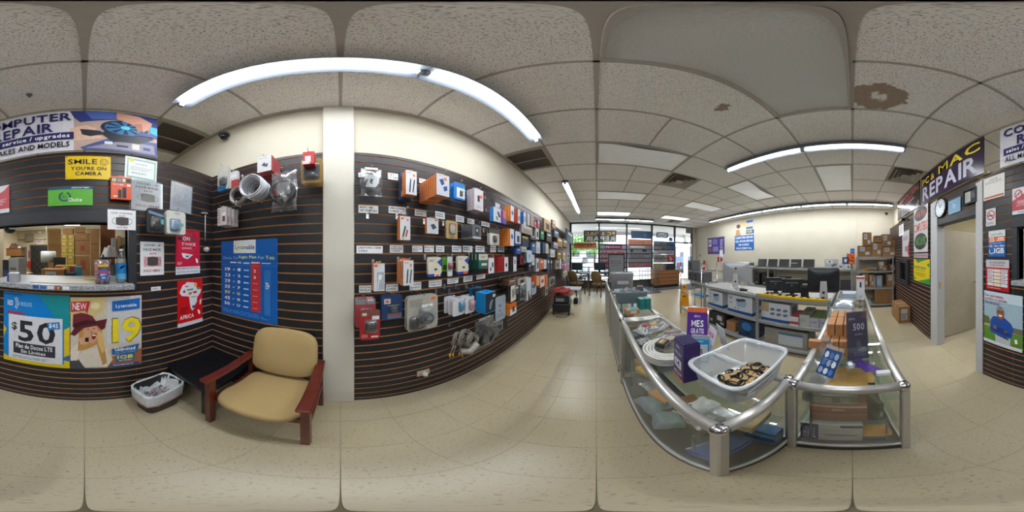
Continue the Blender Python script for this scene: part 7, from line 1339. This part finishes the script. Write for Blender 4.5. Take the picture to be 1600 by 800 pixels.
for sx in (-1, 1):
    for sy in (-1, 1): m = MB(); m.box(sx*.28-.012, sy*.23-.012, 0, sx*.28+.012, sy*.23+.012, .44, '#8c9094'); m.build('leg', o)
carton('black_toolbox', 'small black box under the white frame table', 'box', (-.62, 4.9, 0), (.12, .2, .16), 0, BLACK)
# ---- street
m = MB(); m.box(-30, YF+.12, -.12, 40, 60, -.06, M('#8f8d88', .8, 0, .08, 3)); struct(m.build('street_ground')); m = MB(); m.box(-30, YF+.12, -.06, 40, YF+3.2, 0.0, M('#a8a59c', .8, 0, .06, 6)); struct(m.build('sidewalk'))
m = MB(); m.box(-6, YF+.1, 3.0, 9, YF+3.0, 3.25, M('#c4c0bc', .7)); m.box(-6, YF+2.9, 2.82, 9, YF+3.1, 3.4, M('#b0aca8', .7)); soffit = struct(m.build('exterior_soffit'))
for x in (-3.0, 6.2): m = MB(); m.box(x-.12, YF+2.7, 0, x+.12, YF+2.94, 3.0, M('#b8b4ac', .7)); m.build('column', soffit)
o = thing('street_building', 'pale low building across the street seen through the windows', 'building', (8, 48, 0)); m = MB(); m.box(-30, 0, -.1, 40, 8, 4.2, M('#b4aca0', .8)); m.build('wall', o)
m = MB(); m.box(-30.2, -.3, 4.2, 40.2, 8.2, 4.6, M('#8c8880', .7)); m.build('roof', o)
for i in range(12): m = MB(); m.box(-26+5*i, -.04, 1, -23+5*i, 0, 2.8, M('#4c545c', .2)); m.build('window', o)
def leafy(label, loc, h_, cr, nl, c1, c2):
    o = thing('street_tree', label, 'tree', loc, 0); m = MB(); m.tube([(0, 0, 0), (.05, 0, h_*.3), (-.05, .05, h_*.6)], [.14, .11, .06], M('#4c3c2c', .8), 8); m.build('trunk', o)
    m = MB(); A, B = M(c1, .6), M(c2, .6)
    for i in range(nl):
        while True:
            v = Vector((RN.uniform(-1, 1), RN.uniform(-1, 1), RN.uniform(-1, 1)))
            if .25 < v.length < 1: break
        p_ = Vector((v.x*cr, v.y*cr, h_*.62+v.z*cr*.9)); s_ = .13*RN.uniform(.6, 1.3); T = RT(p_, RN.random()*6, RN.random()*6, RN.random()*6)
        m.add([(-s_, 0, 0), (0, -s_*.5, 0), (s_, 0, 0), (0, s_*.5, 0)], [(0, 1, 2, 3)], A if i % 2 else B, False, T)
    m.build('foliage', o, kind='stuff')
leafy('leafy green street tree outside the first window', (-2.4, 16.5, -.06), 5.6, 2.0, 2600, '#5c8c3c', '#7cac50'); leafy('second smaller tree farther along the street', (-.3, 24, -.06), 5.5, 2.0, 1500, '#547c3c', '#6c9c4c')
def car(label, loc, rz, c):
    o = thing('parked_car', label, 'car', loc, rz)
    m = MB(); m.prism([(-2.1, .3), (2.1, .3), (2.15, .7), (1.9, .92), (1.1, 1.0), (.55, 1.45), (-.95, 1.48), (-1.6, 1.02), (-2.1, .95)], -.85, .85, M(c, .2, .3)); m.build('body', o)
    m = MB(); m.prism([(.98, 1.0), (.5, 1.4), (-.9, 1.42), (-1.45, 1.02)], -.862, .862, M('#1c242c', .1)); m.build('glazing', o)
    for x in (-1.3, 1.35):
        for y in (-.8, .8): m = MB(); m.tube([(x, y-.1, .32), (x, y+.1, .32)], .32, BLACK, 18); w__ = m.build('wheel', o); m = MB(); m.tube([(x, y-.11, .32), (x, y+.11, .32)], .19, CHROME, 12); m.build('hubcap', w__)
    for y in (-.6, .6): m = MB(); m.box(-2.13, y-.15, .72, -2.08, y+.15, .86, '#a81c1c'); m.build('tail_light', o)
car('silver car parked outside the first window', (-1.6, 11.6, -.06), 1.45, '#b4b8bc'); car('white car parked outside the second window', (1.6, 14.2, -.06), 1.5, '#c4c8cc'); car('dark blue car parked outside the shop door', (8.4, 14.5, -.06), 1.2, '#3c4c64')
# ================================================================ counter goods and the back room behind the service window
ZC = 1.262
o = thing('candy_tub', 'plastic tub of red wrapped candies on the counter ledge', 'tub', (-.135, -1.235, ZC), PI)
m = MB(); m.lathe([(0, .002), (.055, .002), (.064, .16), (.068, .175), (.066, .18), (.062, .172), (.053, .006), (0, .004)], clear('#fbeff0', .1, .1, 'candy_tub', .06), 24, pw=4); m.build('tub', o)
m = MB()
for i in range(170):
    z = RN.uniform(.008, .15); r_ = .047+.01*z/.15; m.box(-.011, -.006, -.005, .011, .006, .005, RN.choice(['#c8848c', '#d8d0d0', '#b85c64', '#c09aa0']), T=RT((RN.uniform(-r_, r_), RN.uniform(-r_, r_), z), RN.random()*3, RN.random()*3, RN.random()*3))
m.build('candies', o, kind='stuff')
m = MB(); printed(m, [('e', .18, .3, .9, .9, '#2c5ca0'), ('r', .1, .12, .85, .24, '#c8b03c'), ('t', 'Bubble', .16, .4, .9, .56, '#c8343c'), ('t', 'gum', .3, .58, .7, .68, WH), ('t', '150', .4, .72, .65, .82, WH)], .1, .15, 0); m.v = [(x, y-.064, z+.015) for x, y, z in m.v]; m.build('print', o)
o = thing('soda_bottle', 'clear bottle with a blue water label beside the candy tub', 'bottle', (-.285, -1.245, ZC), PI)
m = MB(); m.lathe([(0, .002), (.04, .002), (.043, .02), (.043, .16), (.038, .19), (.018, .225), (.014, .24), (.014, .25)], clear('#f4f8fa', .12, .05, 'bottle_plastic', .04), 20); m.build('bottle', o); m = MB(); m.lathe([(.0436, .03), (.0436, .15)], M('#2074b4', .35), 24, caps=False); m.build('label', o); m = MB(); m.lathe([(.0438, .03), (.0438, .075)], M('#58a4cc', .35), 24, caps=False); m.build('label_wave', o); m = MB(); m.lathe([(.0, .135), (.03, .135)], WHITE, 12, sy=.4, T=RT((0, -.044-.0, .0), rx=0)); m.v = [(x, -.0444, .125+(y+.0445)*0+.012*math.sin(i*.6)) for i, (x, y, z) in enumerate(m.v)]; m.build('badge', o)
m = MB(); m.lathe([(.016, .245), (.016, .262), (0, .263)], '#c4c8cc', 12); m.build('cap', o)
o = thing('card_terminal', 'grey card payment terminal at the end of the counter ledge', 'card terminal', (.565, -1.25, ZC), PI+.3)
m = MB(); m.prism([(-.09, 0), (.08, 0), (.085, .03), (-.02, .075), (-.09, .07)], -.04, .04, M('#9a9ca0', .4)); m.v = [(y, x, z) for x, y, z in m.v]; m.f = [f[::-1] for f in m.f]; m.build('housing', o); m = MB(); m.box(-.03, -.02, .068, .03, .05, .0705, M('#20384c', .15), T=RT(rx=-.0)); m.build('screen', o)
m = MB()
for i in range(12): m.box(-.024+.018*(i % 3), -.07+.012*(i // 3), .05, -.012+.018*(i % 3), -.062+.012*(i // 3), .056, '#3c3c44')
m.build('keys', o, kind='stuff'); m = MB(); m.box(-.06, -.06, 0, -.04, .05, .06, '#3a4a7c'); m.build('cradle', o)
m = MB(); m.box(-.12, -1.42, ZC, .42, -1.2, ZC+.006, M('#b4ac98', .5), ch=.002); tag(m.build('counter_pad'), 'cream writing pad lying on the counter ledge', 'desk pad'); m = MB(); m.box(-.12, -1.4, ZC+.006, .0, -1.34, ZC+.016, '#c0a84c'); tag(m.build('sticky_notes'), 'yellow note strip on the cream writing pad', 'notepad')
m = MB(); m.box(-.19, -1.42, ZC, -.13, -1.24, ZC+.03, '#4c4c50', ch=.004); tag(m.build('stapler'), 'small dark stapler next to the candy tub', 'stapler')
def room_box(name, lab, cat, l, r, t, b, y, c, d_=.4, it=None, zfloor=None, group=None):
    pl, pr = ony(l, 400, y), ony(r, 400, y); x = (pl.x+pr.x)/2; dd = math.hypot(x, y); zt = CZ+dd*math.tan(math.radians((400-t)*.225)); zb = CZ+dd*math.tan(math.radians((400-b)*.225))
    if zfloor is not None: zb = zfloor
    return carton(name, lab, cat, (x, y-d_/2, zb), (abs(pl.x-pr.x), d_, zt-zb), PI, c, front=it, group=group)
YEK = M('#9a7f36', .7, 0, .1, 14); BK = M('#8a6238', .75, 0, .1, 10)
k = 0
for c, (l, r) in enumerate(((96, 105.5), (106, 116))):
    for j, (t, b) in enumerate(((366, 377), (377, 388), (388, 398), (398, 409), (409, 432))):
        room_box('yellow_carton', '%s yellow carton from the top in the %s back room column' % (('first', 'second', 'third', 'fourth', 'fifth')[j], ('left', 'right')[c]), 'carton', l, r, t+.3, b, -5, YEK, .5, [('r', .2, .2, .6, .45, '#b4a878'), ('r', 0, .9, 1, 1, '#c0a82c')], group='yellow cartons in the back room', zfloor=0 if j == 4 else None)
room_box('brown_carton', 'brown carton on top of the yellow columns', 'carton', 99, 114, 356.5, 366, -5, BK, .5, [('l', .1, .2, .6, .5, 1, '#6c4c2c')])
room_box('brown_carton', 'brown carton at the very top of the back room stack', 'carton', 117, 133, 354.5, 363.5, -5, BK, .5, [('l', .1, .2, .6, .5, 1, '#6c4c2c')]); room_box('brown_carton', 'wide brown carton with print under the topmost carton', 'carton', 117, 141, 364, 375.5, -5, BK, .5, [('l', .4, .4, .8, .6, 1, '#b09870')])
room_box('brown_carton', 'large brown carton with a red square in the back room', 'carton', 117.5, 141, 376, 399, -5, BK, .5, [('r', .35, .35, .65, .7, '#8c4028')]); room_box('brown_carton', 'large brown carton at the foot of the back room stack', 'carton', 117.5, 141, 399.5, 432, -5, BK, .5, [('r', .35, .1, .7, .3, '#8c4028')], zfloor=0)
room_box('brown_carton', 'tall upper carton by the back room shelf', 'carton', 142.5, 155, 358, 381, -4.8, BK, .5); room_box('brown_carton', 'tall lower carton by the back room shelf', 'carton', 142.5, 155, 381.5, 432, -4.8, BK, .5, zfloor=0)
room_box('brown_carton', 'far tall cartons at the rear wall above the roll', 'carton', 75, 95, 357, 382, -6.5, M('#94703c', .75, 0, .1, 8), .4, [('r', 0, .0, 1, .1, '#b08c50')]); room_box('brown_carton', 'far lower carton at the rear wall under the roll', 'carton', 75, 95, 382.3, 430, -6.5, BK, .4, zfloor=0)
room_box('wood_panel', 'brown plywood panel standing beside the candy tub side', 'panel', 157, 180, 352, 432, -5.4, M('#7c4c2c', .7, 0, .1, 6), .04, zfloor=0)
room_box('desk_carton', 'open carton with a printed sheet on the back room desk', 'carton', 64, 100, 421, 435, -3.2, M('#8a6038', .75, 0, .1, 10), .4, zfloor=.74, it=[('r', .2, .1, .65, .8, '#a8a8a0'), ('l', .25, .2, .6, .7, 5, '#4c4c48')]); room_box('display_tray', 'yellow tray with colourful packets on the back room desk', 'tray', 86, 119, 415, 427, -3.6, M('#b0882c', .5), .3, zfloor=.74, it=[('r', .05, .05, .3, .3, '#a83c34'), ('r', .4, .05, .6, .3, '#d8cc8c'), ('r', .7, .05, .95, .3, '#8c3c4c')])
room_box('black_monitor', 'dark monitor with a green note behind the yellow tray', 'monitor', 84, 102, 402, 418, -4.1, BLACK, .06, zfloor=.74, it=[('r', .35, .55, .65, 1, '#6cae44')])
room_box('teal_bag', 'turquoise bag beside the yellow tray', 'bag', 118, 128, 417, 435, -3.4, M('#2c7c8c', .5), .2, zfloor=.74); room_box('dark_bin', 'dark crate before the yellow tray', 'crate', 101, 117, 427, 437, -3.25, M('#26282c', .5), .3, zfloor=.74)
m = MB(); m.box(-.25, -4.6, .7, 1.4, -3.0, .74, M('#6c665c', .6)); m.box(-.2, -4.5, 0, -.15, -3.1, .7, M('#4c4842', .6)); m.box(1.3, -4.5, 0, 1.35, -3.1, .7, M('#4c4842', .6)); tag(m.build('work_table'), 'large grey work table in the back room', 'table')
o = thing('foam_roll', 'white roll of packing foam hanging from a strap in the back room', 'packing roll', (.95, -4.2, 1.32), .35); m = MB(); m.tube([(-.19, 0, .13), (.19, 0, .13)], .15, M('#b4b4ac', .6, 0, .1, 30), 20); m.build('roll', o); m = MB(); m.tube([(0, 0, .25), (.02, 0, .5), (.05, 0, .75), (.05, 0, 1.7)], .012, M('#a89c84', .5), 8); m.build('strap', o)
# rear wall things
def rear(name, lab, cat, l, r, t, b, base, items=(), d_=.06, y=-9.2): return room_box(name, lab, cat, l, r, t, b, y+d_+.001, base, d_, items)
o = rear('exit_sign', 'white exit sign with red letters on the rear wall', 'sign', 57, 67, 372, 382, M('#c8c4c0', .5), [('t', 'EXIT', .15, .25, .85, .75, '#b03434')]); rear('alarm_box', 'small white alarm box above the exit sign', 'alarm', 60, 64, 361, 364, WHITE)
rear('electric_panel', 'grey electric panel on the rear wall', 'electric panel', 33, 41, 386, 417, M('#5c5f60', .5), [('r', .3, .4, .7, .5, '#1c1c1c')], .12); rear('wall_speaker', 'beige wall box with a slanted front high on the rear wall', 'wall box', 39, 51, 365, 377, M('#7c745f', .6), (), .2)
rear('fire_notice', 'small red strip sign beside the rear door', 'sign', 44, 46.5, 392, 403, M('#a8443c', .5), (), .01); o = rear('fire_extinguisher', 'red extinguisher by the rear door', 'extinguisher', 43, 47.5, 408, 419, M('#a82820', .4), (), .15)
o = thing('rear_door', 'dark rear door with a folding diamond gate', 'door', ony(62.5, 400, -9.19), PI); o.location.z = 0
m = MB(); m.box(-.55, -.04, 0, .55, 0, 2.08, M('#26221e', .6)); m.build('leaf', o); m = MB(); m.box(-.62, -.05, 0, -.55, 0, 2.14, M('#6c604c', .6)); m.box(.55, -.05, 0, .62, 0, 2.14, M('#6c604c', .6)); m.box(-.62, -.05, 2.08, .62, 0, 2.14, M('#6c604c', .6)); m.build('casing', o)
for i in range(7):
    for s_ in (-1, 1):
        m = MB(); z0 = -.6+.4*i; pts = [(s_*-.53, -.07, z0), (s_*.53, -.07, z0+1.2)]
        a, b = pts; 
        def clipz(p_, q_):
            t0 = max(0, (0.02-p_[2])/(q_[2]-p_[2])); t1 = min(1, (2.05-p_[2])/(q_[2]-p_[2])); return [tuple(p_[k_]+(q_[k_]-p_[k_])*t for k_ in range(3)) for t in (t0, t1)] if t1 > t0 else None
        c_ = clipz(a, b)
        if c_: m.tube(c_, .014, M('#4a4642', .5, .3), 5); m.build('gate_bar', o)
m = MB(); m.tube([(4.05, -9.1, 2.45), (1.6, -9.15, 2.45)], .02, '#8c8470', 6); tag(m.build('conduit'), 'thin conduit pipe across the rear wall', 'pipe')
# left end of the back room view: pillar, shelf with things, printer
m = MB(); m.box(1.95, -3.6, 0, 2.2, -3.4, HC, M('#a8987c', .7)); struct(m.build('trim_6'))
o = thing('wall_shelf', 'small wooden wall shelf with odds and ends in the back room', 'shelf', (2.35, -5.2, 1.47), PI); m = MB(); m.box(-.28, -.15, 0, .28, .15, .25, M('#8c5c30', .6)); m.build('cabinet', o); m = MB(); m.box(-.3, -.17, .25, .3, .17, .27, M('#7c5028', .6)); m.build('board', o); m = MB(); m.box(-.25, .12, -1.47, .25, .15, 0, M('#6c604c', .6)); m.build('stand', o)
pouch('shelf_clutter', 'brown crumpled bag on the wooden wall shelf', 'bag', (2.4, -5.2, 1.74), (.35, .25, .2), .3, M('#5c3c28', .7)); carton('shelf_clutter', 'small white box on the wooden wall shelf', 'box', (2.15, -5.1, 1.74), (.08, .08, .05), 0, PAPER)
room_box('paper_pillar', 'white appliance with a note taped on it behind the card terminal', 'appliance', 13.5, 29, 403, 438, -2.0, M('#b8b8bc', .5), .3, [('l', .15, .08, .85, .25, 3, '#5c5c64'), ('r', 0, .34, 1, .36, '#8c8c94')], zfloor=0); room_box('dark_printer', 'dark printer beside the white appliance', 'printer', 4, 13, 406, 424, -2.0, M('#26262c', .5), .3, [('r', .1, .1, .9, .3, '#3c4c74')], zfloor=0)
room_box('low_carton', 'tan low carton behind the card terminal', 'carton', 30, 42, 428, 436, -2.4, M('#a08458', .7), .3, zfloor=.9); m = MB(); m.box(.9, -2.95, .86, 1.9, -2.36, .9, M('#5c564c', .6)); m.box(.95, -2.9, 0, 1.85, -2.4, .86, M('#4c463c', .6)); tag(m.build('side_counter'), 'brown side counter inside the back room', 'counter')
# right of the window: shelf with plastic goods
o = thing('plastic_shelf', 'grey plastic shelf stacked with mixed goods in the back room', 'shelf', (-.72, -3.3, 0), PI)
for z in (.4, .9, 1.45): m = MB(); m.box(-.4, -.25, z-.03, .4, .25, z, DGREY, ch=.004); m.build('deck', o)
for sx in (-1, 1):
    for sy in (-1, 1): m = MB(); m.tube([(sx*.37, sy*.22, 0), (sx*.37, sy*.22, 1.5)], .02, DGREY, 8); m.build('post', o)
pouch('shelf_bag', 'white plastic bag on the grey plastic shelf', 'bag', (-.5, -3.2, 1.45), (.3, .3, .25), .3, M('#a8a4a0', .5)); pouch('shelf_bag', 'black bag on the grey plastic shelf', 'bag', (-.85, -3.3, 1.45), (.3, .35, .3), .3, BLACK)
for i, (x, h_, c) in enumerate(((-.62, .4, '#9a9a98'), (-.72, .45, '#b08c5c'), (-.82, .42, '#8c7c5c'))): carton('shelf_tube', ('grey', 'tan', 'brown')[i]+' upright tube box on the grey plastic shelf', 'box', (x, -3.42, 1.45), (.09, .1, h_), .2*i, c)
m = MB(); m.box(-.55, -3.5, .9, -.95, -3.1, 1.3, M('#3c4c54', .5), ch=.01); tag(m.build('dark_crate'), 'dark crate on the middle board of the grey plastic shelf', 'crate')
